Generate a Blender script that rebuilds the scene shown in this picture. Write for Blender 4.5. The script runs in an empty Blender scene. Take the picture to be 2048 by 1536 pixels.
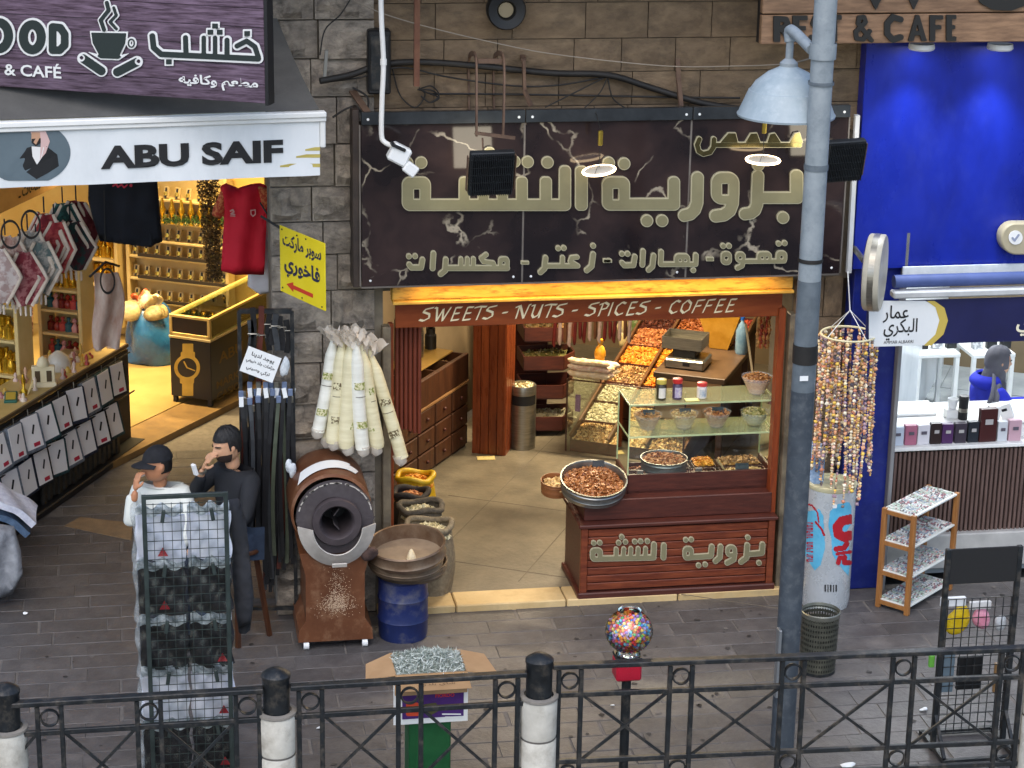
import bpy, bmesh, math, random
import numpy as np
from mathutils import Vector, Matrix
random.seed(7); np.random.seed(7)
SC = bpy.context.scene
COL = SC.collection
R_ = math.radians

# ------------------------------------------------------------------ camera
FPX = 4400.0                                   # focal length in pixels of the 2048 px wide photograph
PITCH, YAW, ROLL = R_(17.6), R_(10.0), 0.017
CAM = Vector((-2.557, -14.349, 6.28))
FW = Vector((math.sin(YAW)*math.cos(PITCH), math.cos(YAW)*math.cos(PITCH), -math.sin(PITCH)))
_r0 = Vector((math.cos(YAW), -math.sin(YAW), 0)); _u0 = _r0.cross(FW)
RT = _r0*math.cos(ROLL) + _u0*math.sin(ROLL)
UP = _u0*math.cos(ROLL) - _r0*math.sin(ROLL)
cam = bpy.data.objects.new('camera', bpy.data.cameras.new('camera'))
COL.objects.link(cam); SC.camera = cam
cam.matrix_world = Matrix(((RT.x, UP.x, -FW.x, CAM.x), (RT.y, UP.y, -FW.y, CAM.y), (RT.z, UP.z, -FW.z, CAM.z), (0, 0, 0, 1)))
cam.data.sensor_width = 36.0
cam.data.lens = 36.0*FPX/2048.0
cam.data.clip_start = 0.1; cam.data.clip_end = 500

# ------------------------------------------------------------------ sky, sun, exposure
SUN_EL, SUN_AZ = R_(52), R_(200)               # a veiled sun high over the street, behind the camera
W_ = bpy.data.worlds.new('World'); SC.world = W_; W_.use_nodes = True
nt = W_.node_tree
sky = nt.nodes.new('ShaderNodeTexSky'); sky.sky_type = 'NISHITA'; sky.sun_disc = False
sky.sun_elevation = SUN_EL; sky.sun_rotation = SUN_AZ; sky.dust_density = 1.5; sky.air_density = 1.0; sky.ozone_density = 1.0
nt.links.new(sky.outputs[0], nt.nodes['Background'].inputs[0])
nt.nodes['Background'].inputs[1].default_value = 0.15
sl = bpy.data.lights.new('sun', 'SUN'); sl.energy = 0.8; sl.angle = R_(60); sl.color = (1.0, 0.95, 0.88)
so = bpy.data.objects.new('sun', sl); COL.objects.link(so)
_d = Vector((math.sin(SUN_AZ)*math.cos(SUN_EL), math.cos(SUN_AZ)*math.cos(SUN_EL), math.sin(SUN_EL)))
so.rotation_euler = _d.to_track_quat('Z', 'Y').to_euler()
so.location = (0, -8, 14)
SC.view_settings.view_transform = 'Standard'; SC.view_settings.look = 'None'
SC.view_settings.exposure = 0.92; SC.view_settings.gamma = 1.0
SC.cycles.max_bounces = 8; SC.cycles.transparent_max_bounces = 16
SC.cycles.use_denoising = True
SC.cycles.sample_clamp_indirect = 4.0

# ------------------------------------------------------------------ measuring: a photo pixel on a real plane
def ray(px, py): return FW*FPX + RT*(px-1024) + UP*(768-py)
def G(px, py, z=0.0):
    d = ray(px, py); return CAM + d*((z-CAM.z)/d.z)
def W(px, py, y=0.0):
    d = ray(px, py); return CAM + d*((y-CAM.y)/d.y)
def HP(px, py, p, n):
    d = ray(px, py); return CAM + d*((Vector(p)-CAM).dot(n)/d.dot(n))
SK = R_(28.5)                                  # the shops behind run back at this angle to the street front
SY = Vector((math.sin(SK), math.cos(SK), 0)); SX = Vector((math.cos(SK), -math.sin(SK), 0))

# ------------------------------------------------------------------ materials
def lin(c):
    if isinstance(c, str):
        c = c.lstrip('#'); c = tuple(int(c[i:i+2], 16)/255 for i in (0, 2, 4))
    return tuple(x/12.92 if x <= .04045 else ((x+.055)/1.055)**2.4 for x in c[:3]) + (1.0,)
MATS = {}
def mat(name, c1, c2=None, scale=6.0, rough=.6, metal=0.0, bump=0.0, bscale=None, stretch=(1, 1, 1), rand=0.0,
        dirt=None, dscale=3.0, damt=.5, emit=None, estr=0.0, trans=0.0, ior=1.45, alpha=1.0, spec=.5, island=None, coat=0.0, sheen=0.0, sss=0.0, detail=5.0, lo=.35, hi=.68):
    if name in MATS: return MATS[name]
    m = bpy.data.materials.new(name); m.use_nodes = True; MATS[name] = m
    n = m.node_tree.nodes; l = m.node_tree.links; b = n['Principled BSDF']
    b.inputs['Roughness'].default_value = rough; b.inputs['Metallic'].default_value = metal
    b.inputs['IOR'].default_value = ior; b.inputs['Alpha'].default_value = alpha
    b.inputs['Transmission Weight'].default_value = trans
    b.inputs['Specular IOR Level'].default_value = spec
    b.inputs['Coat Weight'].default_value = coat
    b.inputs['Sheen Weight'].default_value = sheen
    if sss: b.inputs['Subsurface Weight'].default_value = sss; b.inputs['Subsurface Radius'].default_value = (.02, .008, .004)
    if emit is not None:
        b.inputs['Emission Color'].default_value = lin(emit); b.inputs['Emission Strength'].default_value = estr
    tc = n.new('ShaderNodeTexCoord'); mp = n.new('ShaderNodeMapping'); mp.inputs['Scale'].default_value = stretch
    l.new(tc.outputs['Object'], mp.inputs[0])
    vec = mp.outputs[0]
    oi = None
    if rand or island:
        oi = n.new('ShaderNodeObjectInfo')
        ad = n.new('ShaderNodeVectorMath'); ad.operation = 'ADD'
        ml = n.new('ShaderNodeVectorMath'); ml.operation = 'SCALE'; ml.inputs['Scale'].default_value = 37.0
        cb = n.new('ShaderNodeCombineXYZ')
        for i in range(3): l.new(oi.outputs['Random'], cb.inputs[i])
        l.new(cb.outputs[0], ml.inputs[0]); l.new(ml.outputs[0], ad.inputs[0]); l.new(vec, ad.inputs[1]); vec = ad.outputs[0]
    col = None
    if c2 is not None:
        nz = n.new('ShaderNodeTexNoise'); nz.inputs['Scale'].default_value = scale; nz.inputs['Detail'].default_value = detail
        nz.inputs['Roughness'].default_value = .62
        l.new(vec, nz.inputs['Vector'])
        rp = n.new('ShaderNodeValToRGB'); rp.color_ramp.elements[0].position = lo; rp.color_ramp.elements[1].position = hi
        rp.color_ramp.elements[0].color = lin(c1); rp.color_ramp.elements[1].color = lin(c2)
        l.new(nz.outputs['Fac'], rp.inputs[0]); col = rp.outputs[0]
    if island:                                   # a list of colours, one drawn for each loose piece
        ge = n.new('ShaderNodeNewGeometry'); rp = n.new('ShaderNodeValToRGB'); rp.color_ramp.interpolation = 'CONSTANT'
        e = rp.color_ramp.elements
        while len(e) < len(island): e.new(.5)
        for i, c in enumerate(island): e[i].position = i/len(island); e[i].color = lin(c)
        a1 = n.new('ShaderNodeMath'); a1.operation = 'ADD'; a2 = n.new('ShaderNodeMath'); a2.operation = 'FRACT'
        l.new(ge.outputs['Random Per Island'], a1.inputs[0]); l.new(oi.outputs['Random'], a1.inputs[1]); l.new(a1.outputs[0], a2.inputs[0]); l.new(a2.outputs[0], rp.inputs[0]); col = rp.outputs[0]
    if col is None:
        rg = n.new('ShaderNodeRGB'); rg.outputs[0].default_value = lin(c1); col = rg.outputs[0]
    if dirt is not None:
        nd = n.new('ShaderNodeTexNoise'); nd.inputs['Scale'].default_value = dscale; nd.inputs['Detail'].default_value = 8; nd.inputs['Roughness'].default_value = .7
        l.new(vec, nd.inputs['Vector'])
        rr = n.new('ShaderNodeValToRGB'); rr.color_ramp.elements[0].position = .5; rr.color_ramp.elements[1].position = .72
        rr.color_ramp.elements[1].color = (damt, damt, damt, 1)
        l.new(nd.outputs['Fac'], rr.inputs[0])
        mx = n.new('ShaderNodeMix'); mx.data_type = 'RGBA'
        l.new(rr.outputs[0], mx.inputs['Factor']); l.new(col, mx.inputs['A']); mx.inputs['B'].default_value = lin(dirt); col = mx.outputs['Result']
    if rand:
        hs = n.new('ShaderNodeHueSaturation'); mr = n.new('ShaderNodeMapRange')
        mr.inputs['To Min'].default_value = 1-rand; mr.inputs['To Max'].default_value = 1+rand
        l.new(oi.outputs['Random'], mr.inputs[0]); l.new(mr.outputs[0], hs.inputs['Value']); l.new(col, hs.inputs['Color']); col = hs.outputs[0]
    l.new(col, b.inputs['Base Color'])
    if bump:
        nb = n.new('ShaderNodeTexNoise'); nb.inputs['Scale'].default_value = bscale or scale*2; nb.inputs['Detail'].default_value = 7
        nb.inputs['Roughness'].default_value = .65
        l.new(vec, nb.inputs['Vector'])
        bp = n.new('ShaderNodeBump'); bp.inputs['Strength'].default_value = min(1, bump); bp.inputs['Distance'].default_value = .02
        l.new(nb.outputs['Fac'], bp.inputs['Height']); l.new(bp.outputs[0], b.inputs['Normal'])
        if rough > .2:
            mr2 = n.new('ShaderNodeMapRange'); mr2.inputs['To Min'].default_value = max(.05, rough-.15); mr2.inputs['To Max'].default_value = min(1, rough+.15)
            l.new(nb.outputs['Fac'], mr2.inputs[0]); l.new(mr2.outputs[0], b.inputs['Roughness'])
    return m

def glass(name, tint='#f4fbf6', rough=.03, mixf=.12):
    """thin clear glass: mostly see-through with a fresnel reflection"""
    if name in MATS: return MATS[name]
    m = bpy.data.materials.new(name); m.use_nodes = True; MATS[name] = m
    n = m.node_tree.nodes; l = m.node_tree.links
    for x in list(n): n.remove(x)
    o = n.new('ShaderNodeOutputMaterial'); t = n.new('ShaderNodeBsdfTransparent'); g = n.new('ShaderNodeBsdfGlossy'); mx = n.new('ShaderNodeMixShader')
    f = n.new('ShaderNodeFresnel'); f.inputs[0].default_value = 1.5
    a = n.new('ShaderNodeMath'); a.operation = 'ADD'; a.inputs[1].default_value = mixf-.04; a.use_clamp = True
    t.inputs[0].default_value = lin(tint); g.inputs['Roughness'].default_value = rough; g.inputs['Color'].default_value = (.9, .95, .9, 1)
    l.new(f.outputs[0], a.inputs[0]); l.new(a.outputs[0], mx.inputs[0]); l.new(t.outputs[0], mx.inputs[1]); l.new(g.outputs[0], mx.inputs[2]); l.new(mx.outputs[0], o.inputs[0])
    return m

def film(name, alpha=.2, c='#f4f6f7', rough=.15):
    return mat(name, c, rough=rough, alpha=alpha, spec=.6)
# ------------------------------------------------------------------ mesh builder
class MB:
    def __init__(s): s.v = []; s.f = []; s.m = []; s.mi = 0
    def add(s, vs, fs):
        k = len(s.v); s.v += [tuple(v) for v in vs]; s.f += [tuple(i+k for i in f) for f in fs]; s.m += [s.mi]*len(fs); return s
    def quad(s, a, b, c, d): return s.add([a, b, c, d], [(0, 1, 2, 3)])
    def box(s, c, d, M=None, ch=0.0):
        """box by centre and full size, optional 3x3/4x4 orientation, chamfered edges"""
        x, y, z = d[0]/2, d[1]/2, d[2]/2; c = Vector(c)
        if ch <= 0:
            vs = [Vector((i*x, j*y, k*z)) for i in (-1, 1) for j in (-1, 1) for k in (-1, 1)]
            fs = [(0, 1, 3, 2), (4, 6, 7, 5), (0, 4, 5, 1), (2, 3, 7, 6), (0, 2, 6, 4), (1, 5, 7, 3)]
        else:
            ch = min(ch, x*.9, y*.9, z*.9)
            vs = []; idx = {}
            for i in (-1, 1):
                for j in (-1, 1):
                    for k in (-1, 1):
                        for a in range(3):
                            p = [i*x, j*y, k*z]
                            for q in range(3):
                                if q != a: p[q] -= (i, j, k)[q]*ch
                            idx[(i, j, k, a)] = len(vs); vs.append(Vector(p))
            fs = []
            for a in range(3):
                b, e = (a+1) % 3, (a+2) % 3
                for sg in (-1, 1):
                    q = []
                    for (u, w) in ((-1, -1), (1, -1), (1, 1), (-1, 1)):
                        t = [0, 0, 0]; t[a] = sg; t[b] = u; t[e] = w; q.append(idx[(*t, a)])
                    fs.append(tuple(q if sg > 0 else q[::-1]))
                for u in (-1, 1):
                    for w in (-1, 1):
                        t0 = [0, 0, 0]; t0[b] = u; t0[e] = w
                        t1 = list(t0); t0[a] = -1; t1[a] = 1
                        q = [idx[(*t0, b)], idx[(*t1, b)], idx[(*t1, e)], idx[(*t0, e)]]
                        fs.append(tuple(q if u*w < 0 else q[::-1]))
            for i in (-1, 1):
                for j in (-1, 1):
                    for k in (-1, 1):
                        q = [idx[(i, j, k, a)] for a in range(3)]
                        fs.append(tuple(q if i*j*k > 0 else q[::-1]))
        if M is not None: vs = [M @ v for v in vs]
        return s.add([c+v for v in vs], fs)
    def bar(s, a, b, w, h=None, up=(0, 0, 1), ch=0.0):
        a, b = Vector(a), Vector(b); d = b-a; L = d.length
        if L < 1e-6: return s
        y = d/L; up = Vector(up)
        if abs(y.dot(up)) > .99: up = Vector((1, 0, 0))
        x = y.cross(up).normalized(); z = x.cross(y)
        M = Matrix((x, y, z)).transposed()
        return s.box((a+b)/2, (w, L, h or w), M, ch)
    def tube(s, pts, r, n=8, caps=True):
        pts = [Vector(p) for p in pts]; rs = r if isinstance(r, (list, tuple)) else [r]*len(pts)
        t = (pts[1]-pts[0]).normalized(); u = t.orthogonal().normalized(); rings = []
        vs = []; fs = []
        for i, p in enumerate(pts):
            if i == 0: d = pts[1]-pts[0]
            elif i == len(pts)-1: d = pts[-1]-pts[-2]
            else: d = (pts[i+1]-p).normalized()+(p-pts[i-1]).normalized()
            if d.length < 1e-9: d = t
            d = d.normalized(); u = (u-d*u.dot(d))
            u = u.normalized() if u.length > 1e-6 else d.orthogonal().normalized()
            w = d.cross(u)
            for k in range(n):
                a = 2*math.pi*k/n; vs.append(p+(u*math.cos(a)+w*math.sin(a))*rs[i])
        for i in range(len(pts)-1):
            for k in range(n):
                fs.append((i*n+k, i*n+(k+1) % n, (i+1)*n+(k+1) % n, (i+1)*n+k))
        if caps: fs.append(tuple(range(n))[::-1]); fs.append(tuple(range((len(pts)-1)*n, len(pts)*n)))
        return s.add(vs, fs)
    def lathe(s, prof, c=(0, 0, 0), n=24, M=None, capa=False, capb=False):
        c = Vector(c); vs = []; fs = []
        for (r, z) in prof:
            for k in range(n):
                a = 2*math.pi*k/n; v = Vector((r*math.cos(a), r*math.sin(a), z)); vs.append(c+(M @ v if M is not None else v))
        for i in range(len(prof)-1):
            for k in range(n): fs.append((i*n+k, i*n+(k+1) % n, (i+1)*n+(k+1) % n, (i+1)*n+k))
        if capa: fs.append(tuple(range(n))[::-1])
        if capb: fs.append(tuple(range((len(prof)-1)*n, len(prof)*n)))
        return s.add(vs, fs)
    def prism(s, poly, o, ux, uy, depth):
        """polygon in the (ux, uy) plane at o, pushed by vector depth"""
        o, ux, uy, dv = Vector(o), Vector(ux), Vector(uy), Vector(depth); n = len(poly)
        a = [o+ux*p[0]+uy*p[1] for p in poly]; b = [p+dv for p in a]
        return s.add(a+b, [tuple(range(n))[::-1], tuple(range(n, 2*n))]+[(i, (i+1) % n, n+(i+1) % n, n+i) for i in range(n)])
    def grid(s, fn, nu, nv, closed_u=False):
        vs = [fn(i/(nu if closed_u else nu-1), j/(nv-1)) for j in range(nv) for i in range(nu)]
        fs = []
        for j in range(nv-1):
            for i in range(nu if closed_u else nu-1):
                i2 = (i+1) % nu; fs.append((j*nu+i, j*nu+i2, (j+1)*nu+i2, (j+1)*nu+i))
        return s.add(vs, fs)
    def sheet(s, fn, nu, nv, t):
        """closed thin solid around a grid, t thick"""
        P = [[Vector(fn(i/(nu-1), j/(nv-1))) for i in range(nu)] for j in range(nv)]
        N = []
        for j in range(nv):
            row = []
            for i in range(nu):
                du = P[j][min(i+1, nu-1)]-P[j][max(i-1, 0)]; dv = P[min(j+1, nv-1)][i]-P[max(j-1, 0)][i]
                nn = du.cross(dv); row.append(nn.normalized() if nn.length > 1e-12 else Vector((0, 0, 1)))
            N.append(row)
        vs = [P[j][i]+N[j][i]*t/2 for j in range(nv) for i in range(nu)]+[P[j][i]-N[j][i]*t/2 for j in range(nv) for i in range(nu)]
        K = nu*nv; fs = []
        for j in range(nv-1):
            for i in range(nu-1):
                a = j*nu+i; fs.append((a, a+1, a+nu+1, a+nu)); fs.append((K+a+nu, K+a+nu+1, K+a+1, K+a))
        for i in range(nu-1):
            fs.append((i+1, i, K+i, K+i+1)); a = (nv-1)*nu+i; fs.append((a, a+1, K+a+1, K+a))
        for j in range(nv-1):
            a = j*nu; fs.append((a, a+nu, K+a+nu, K+a)); a = j*nu+nu-1; fs.append((a+nu, a, K+a, K+a+nu))
        return s.add(vs, fs)
    def ball(s, c, r, n=8, m=5, M=None):
        prof = [(math.sin(math.pi*i/m), -math.cos(math.pi*i/m)) for i in range(m+1)]
        rr = Vector((r, r, r)) if not isinstance(r, (tuple, list, Vector)) else Vector(r)
        vs = []; fs = []; c = Vector(c)
        vs.append(Vector((0, 0, -1)))
        for i in range(1, m):
            for k in range(n): a = 2*math.pi*k/n; vs.append(Vector((prof[i][0]*math.cos(a), prof[i][0]*math.sin(a), prof[i][1])))
        vs.append(Vector((0, 0, 1)))
        for k in range(n): fs.append((0, 1+(k+1) % n, 1+k))
        for i in range(m-2):
            for k in range(n): a = 1+i*n; fs.append((a+k, a+(k+1) % n, a+n+(k+1) % n, a+n+k))
        a = 1+(m-2)*n; L = len(vs)-1
        for k in range(n): fs.append((a+k, a+(k+1) % n, L))
        vs = [Vector((v.x*rr.x, v.y*rr.y, v.z*rr.z)) for v in vs]
        if M is not None: vs = [M @ v for v in vs]
        return s.add([c+v for v in vs], fs)
    def octa(s, c, r, M=None):
        vs = [Vector((r[0], 0, 0)), Vector((-r[0], 0, 0)), Vector((0, r[1], 0)), Vector((0, -r[1], 0)), Vector((0, 0, r[2])), Vector((0, 0, -r[2]))]
        if M is not None: vs = [M @ v for v in vs]
        c = Vector(c)
        return s.add([c+v for v in vs], [(0, 2, 4), (2, 1, 4), (1, 3, 4), (3, 0, 4), (2, 0, 5), (1, 2, 5), (3, 1, 5), (0, 3, 5)])
    def mesh(s, name, smooth=None):
        me = bpy.data.meshes.new(name); me.from_pydata(s.v, [], s.f)
        if s.m and max(s.m) > 0: me.polygons.foreach_set('material_index', s.m)
        bm = bmesh.new(); bm.from_mesh(me); bmesh.ops.recalc_face_normals(bm, faces=bm.faces); bm.to_mesh(me); bm.free()
        if smooth is not None:
            me.polygons.foreach_set('use_smooth', [True]*len(me.polygons)); me.set_sharp_from_angle(angle=R_(smooth))
        me.update(); return me
    def build(s, name, material, parent=None, smooth=None, kind=None):
        me = s.mesh(name, smooth)
        for m in (material if isinstance(material, (list, tuple)) else [material]): me.materials.append(m)
        return link(name, me, parent, kind)
def link(name, me, parent=None, kind=None):
    o = bpy.data.objects.new(name, me); COL.objects.link(o)
    if parent is not None:
        o.parent = parent
        if parent.name in WORLDLY: o.matrix_parent_inverse = WORLDLY[parent.name]
    if kind: o['kind'] = kind
    return o
WORLDLY = {}                                     # things whose parts are written in world coordinates
def top(o):
    while o.parent is not None: o = o.parent
    return o
def tag(o, label, cat, group=None):
    o['label'] = label; o['category'] = cat
    if group: o['group'] = group
    return o
def thing(name, label, cat, loc=(0, 0, 0), rz=0.0, group=None, world=False):
    o = bpy.data.objects.new(name, None); COL.objects.link(o); o.empty_display_size = .05
    o.location = loc; o.rotation_euler = (0, 0, rz)
    if world: WORLDLY[o.name] = (Matrix.Translation(loc) @ Matrix.Rotation(rz, 4, 'Z')).inverted()
    return tag(o, label, cat, group)
def copy_tree(o, parent=None):
    c = o.copy(); COL.objects.link(c); c.parent = parent
    for ch in [x for x in KIDS(o)]: copy_tree(ch, c)
    return c
def KIDS(o): return [x for x in COL.objects if x.parent == o]
def RZ(a): return Matrix.Rotation(a, 3, 'Z')
def rrot(): return Matrix.Rotation(random.random()*6.28, 3, 'Z') @ Matrix.Rotation(random.random()*3.14, 3, 'X') @ Matrix.Rotation(random.random()*6.28, 3, 'Z')

# ------------------------------------------------------------------ lettering
FORMS = {}
for _c, _b, _n in zip('ابةتثجحخدذرزسشصضطظعغفقكلمنهوىي', (0xFE8D, 0xFE8F, 0xFE93, 0xFE95, 0xFE99, 0xFE9D, 0xFEA1, 0xFEA5, 0xFEA9, 0xFEAB, 0xFEAD, 0xFEAF, 0xFEB1, 0xFEB5, 0xFEB9, 0xFEBD, 0xFEC1, 0xFEC5, 0xFEC9, 0xFECD, 0xFED1, 0xFED5, 0xFED9, 0xFEDD, 0xFEE1, 0xFEE5, 0xFEE9, 0xFEED, 0xFEEF, 0xFEF1), (2, 4, 2, 4, 4, 4, 4, 4, 2, 2, 2, 2, 4, 4, 4, 4, 4, 4, 4, 4, 4, 4, 4, 4, 4, 4, 4, 2, 2, 4)):
    FORMS[_c] = (_b, _n)
def arab(s):
    out = []
    for i, c in enumerate(s):
        if c not in FORMS: out.append(c); continue
        b, n = FORMS[c]
        pj = i > 0 and s[i-1] in FORMS and FORMS[s[i-1]][1] == 4
        nj = n == 4 and i+1 < len(s) and s[i+1] in FORMS
        out.append(chr(b+(3 if pj and nj else 2 if nj else 1 if pj else 0)))
    return ''.join(reversed(out))
_DG = None
def lettering(name, text, o, ux, uy, height, width, material, parent, bold=.0, depth=.002, arabic=False, shear=0.0):
    """flat raised writing laid on a plane: centre o, axes ux/uy, fitted to height x width"""
    s = arab(text) if arabic else text
    cu = bpy.data.curves.new('t', 'FONT'); cu.body = s; cu.size = 1; cu.offset = bold; cu.shear = shear; cu.resolution_u = 3
    cu.materials.append(material); cu.materials.append(material)
    for i in range(len(s)): cu.body_format[i].material_index = i % 2
    t = bpy.data.objects.new('t', cu); COL.objects.link(t); bpy.context.view_layer.update()
    me0 = bpy.data.meshes.new_from_object(t.evaluated_get(bpy.context.evaluated_depsgraph_get()))
    bpy.data.objects.remove(t); bpy.data.curves.remove(cu)
    n = len(me0.vertices); co = np.zeros(n*3); me0.vertices.foreach_get('co', co); co = co.reshape(-1, 3)
    lo, hi = co.min(0), co.max(0)
    sx = width/(hi[0]-lo[0]); sy = height/(hi[1]-lo[1])
    o, ux, uy = Vector(o), Vector(ux).normalized(), Vector(uy).normalized(); nz = ux.cross(uy)
    off = np.zeros(n)
    for p in me0.polygons:
        if p.material_index == 1:
            for vi in p.vertices: off[vi] = .0004
    mb = MB()
    V = [o+ux*float((c[0]-(lo[0]+hi[0])/2)*sx)+uy*float((c[1]-(lo[1]+hi[1])/2)*sy)+nz*float(depth+off[i]) for i, c in enumerate(co)]
    mb.add(V, [tuple(p.vertices) for p in me0.polygons])
    bpy.data.meshes.remove(me0)
    me = bpy.data.meshes.new(name); me.from_pydata(mb.v, [], mb.f); me.materials.append(material)
    return link(name, me, parent)

# shapes drawn as unions of strokes, turned to outlines
class SDF:
    def __init__(s): s.p = []; s.h = []
    def rbox(s, x0, y0, x1, y1, r): s.p.append(('b', (x0+x1)/2, (y0+y1)/2, abs(x1-x0)/2, abs(y1-y0)/2, r)); return s
    def hole(s, x0, y0, x1, y1, r=3): s.h.append(('b', (x0+x1)/2, (y0+y1)/2, abs(x1-x0)/2, abs(y1-y0)/2, r)); return s
    def stroke(s, pts, r):
        for a, b in zip(pts[:-1], pts[1:]): s.p.append(('c', *a, *b, r))
        return s
    def cut(s, pts, r):
        for a, b in zip(pts[:-1], pts[1:]): s.h.append(('c', *a, *b, r))
        return s
    def dot(s, x, y, r): s.p.append(('c', x, y, x, y, r)); return s
    def hdot(s, x, y, r): s.h.append(('c', x, y, x, y, r)); return s
    def poly(s, pts): s.p.append(('p', pts)); return s
    def hpoly(s, pts): s.h.append(('p', pts)); return s
    @staticmethod
    def _d(q, X, Y):
        if q[0] == 'b':
            _, cx, cy, hx, hy, r = q; r = min(r, hx, hy)
            dx = np.abs(X-cx)-hx+r; dy = np.abs(Y-cy)-hy+r
            return np.hypot(np.maximum(dx, 0), np.maximum(dy, 0))+np.minimum(np.maximum(dx, dy), 0)-r
        if q[0] == 'c':
            _, ax, ay, bx, by, r = q; vx, vy = bx-ax, by-ay; L = vx*vx+vy*vy
            t = np.clip(((X-ax)*vx+(Y-ay)*vy)/L, 0, 1) if L > 0 else 0
            return np.hypot(X-ax-t*vx, Y-ay-t*vy)-r
        pts = q[1]; d = np.full(X.shape, 1e9); sgn = np.ones(X.shape)
        for (ax, ay), (bx, by) in zip(pts, pts[1:]+pts[:1]):
            vx, vy = bx-ax, by-ay; L = vx*vx+vy*vy or 1e-9
            t = np.clip(((X-ax)*vx+(Y-ay)*vy)/L, 0, 1)
            d = np.minimum(d, np.hypot(X-ax-t*vx, Y-ay-t*vy))
            c = ((ay > Y) != (by > Y)) & (X < (bx-ax)*(Y-ay)/((by-ay) or 1e-9)+ax)
            sgn = np.where(c, -sgn, sgn)
        return d*sgn
    def loops(s, level=0.0, res=4.0):
        xs, ys = [], []
        for q in s.p:
            if q[0] == 'b': xs += [q[1]-q[3], q[1]+q[3]]; ys += [q[2]-q[4], q[2]+q[4]]
            elif q[0] == 'c': xs += [q[1]-q[5], q[1]+q[5], q[3]-q[5], q[3]+q[5]]; ys += [q[2]-q[5], q[2]+q[5], q[4]-q[5], q[4]+q[5]]
            else: xs += [p[0] for p in q[1]]; ys += [p[1] for p in q[1]]
        gx = np.arange(min(xs)-3*res-max(level, 0), max(xs)+3*res+max(level, 0), res)+.0137; gy = np.arange(min(ys)-3*res-max(level, 0), max(ys)+3*res+max(level, 0), res)+.0091
        X, Y = np.meshgrid(gx, gy); D = np.full(X.shape, 1e9)
        for q in s.p: D = np.minimum(D, s._d(q, X, Y))
        for q in s.h: D = np.maximum(D, -s._d(q, X, Y))
        D = D-level; D[D == 0] = 1e-6
        seg = {}
        ny, nx = D.shape; I = D < 0
        act = np.argwhere(~((I[:-1, :-1] == I[1:, :-1]) & (I[:-1, :-1] == I[:-1, 1:]) & (I[:-1, :-1] == I[1:, 1:])))
        def ep(j, i, e):
            if e == 0: a, b = (j, i), (j, i+1)
            elif e == 1: a, b = (j, i+1), (j+1, i+1)
            elif e == 2: a, b = (j+1, i), (j+1, i+1)
            else: a, b = (j, i), (j+1, i)
            t = D[a]/(D[a]-D[b])
            return (a, b), (gx[a[1]]+t*(gx[b[1]]-gx[a[1]]), gy[a[0]]+t*(gy[b[0]]-gy[a[0]]))
        pos = {}; adj = {}
        for j, i in act:
            j, i = int(j), int(i); c = [I[j, i], I[j, i+1], I[j+1, i+1], I[j+1, i]]
            es = [e for e in range(4) if c[e] != c[(e+1) % 4]]
            prs = [(es[0], es[1])] if len(es) == 2 else ([(0, 1), (2, 3)] if not c[0] else [(0, 3), (1, 2)])
            for a, b in prs:
                ka, pa = ep(j, i, a); kb, pb = ep(j, i, b); pos[ka] = pa; pos[kb] = pb
                adj.setdefault(ka, []).append(kb); adj.setdefault(kb, []).append(ka)
        out = []; seen = set()
        for k in adj:
            if k in seen: continue
            lp = [k]; seen.add(k); cur = k; prev = None
            while True:
                nx_ = [q for q in adj[cur] if q not in seen]
                if not nx_: break
                cur = nx_[0]; seen.add(cur); lp.append(cur)
            P = [pos[q] for q in lp]
            if len(P) > 5: out.append(simplify(P, res*.12))
        return out
def simplify(P, eps):
    P = np.array(P); n = len(P)
    a = 0; b = int(np.argmax(((P-P[0])**2).sum(1)))
    def rdp(i, j):
        if j <= i+1: return [i]
        idx = np.arange(i+1, j) % n; A, B = P[i % n], P[j % n]; v = B-A; L = np.hypot(*v)
        d = np.abs(v[0]*(P[idx, 1]-A[1])-v[1]*(P[idx, 0]-A[0]))/L if L > 1e-9 else np.hypot(*(P[idx]-A).T)
        k = int(np.argmax(d))
        if d[k] < eps: return [i]
        return rdp(i, i+1+k)+rdp(i+1+k, j)
    r = rdp(0, b)+rdp(b, n)
    return [tuple(P[i % n]) for i in r]
def plate(name, loops, fn, nrm, thick, material, parent, bevel=0.0, lift=0.0, smooth=None):
    """outlines (with holes) filled and pushed out: fn maps a drawing point to the plane, nrm is the outward normal"""
    cu = bpy.data.curves.new('o', 'CURVE'); cu.dimensions = '2D'; cu.fill_mode = 'BOTH'
    pts = [[fn(*p) for p in lp] for lp in loops]
    nrm = Vector(nrm).normalized(); o = pts[0][0].copy()
    ux = nrm.orthogonal().normalized(); uy = nrm.cross(ux)
    for lp in pts:
        sp = cu.splines.new('POLY'); sp.points.add(len(lp)-1); sp.use_cyclic_u = True
        for i, p in enumerate(lp): d = p-o; sp.points[i].co = (d.dot(ux), d.dot(uy), 0, 1)
    cu.extrude = max(1e-5, thick/2-bevel); cu.bevel_depth = bevel; cu.bevel_resolution = 1; cu.offset = -bevel
    t = bpy.data.objects.new('o', cu); COL.objects.link(t); bpy.context.view_layer.update()
    me = bpy.data.meshes.new_from_object(t.evaluated_get(bpy.context.evaluated_depsgraph_get()))
    bpy.data.objects.remove(t); bpy.data.curves.remove(cu)
    M = Matrix(((ux.x, uy.x, nrm.x, 0), (ux.y, uy.y, nrm.y, 0), (ux.z, uy.z, nrm.z, 0), (0, 0, 0, 1)))
    me.transform(Matrix.Translation(o+nrm*(thick/2+lift)) @ M)
    me.name = name; me.materials.clear(); me.materials.append(material)
    return link(name, me, parent)

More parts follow.
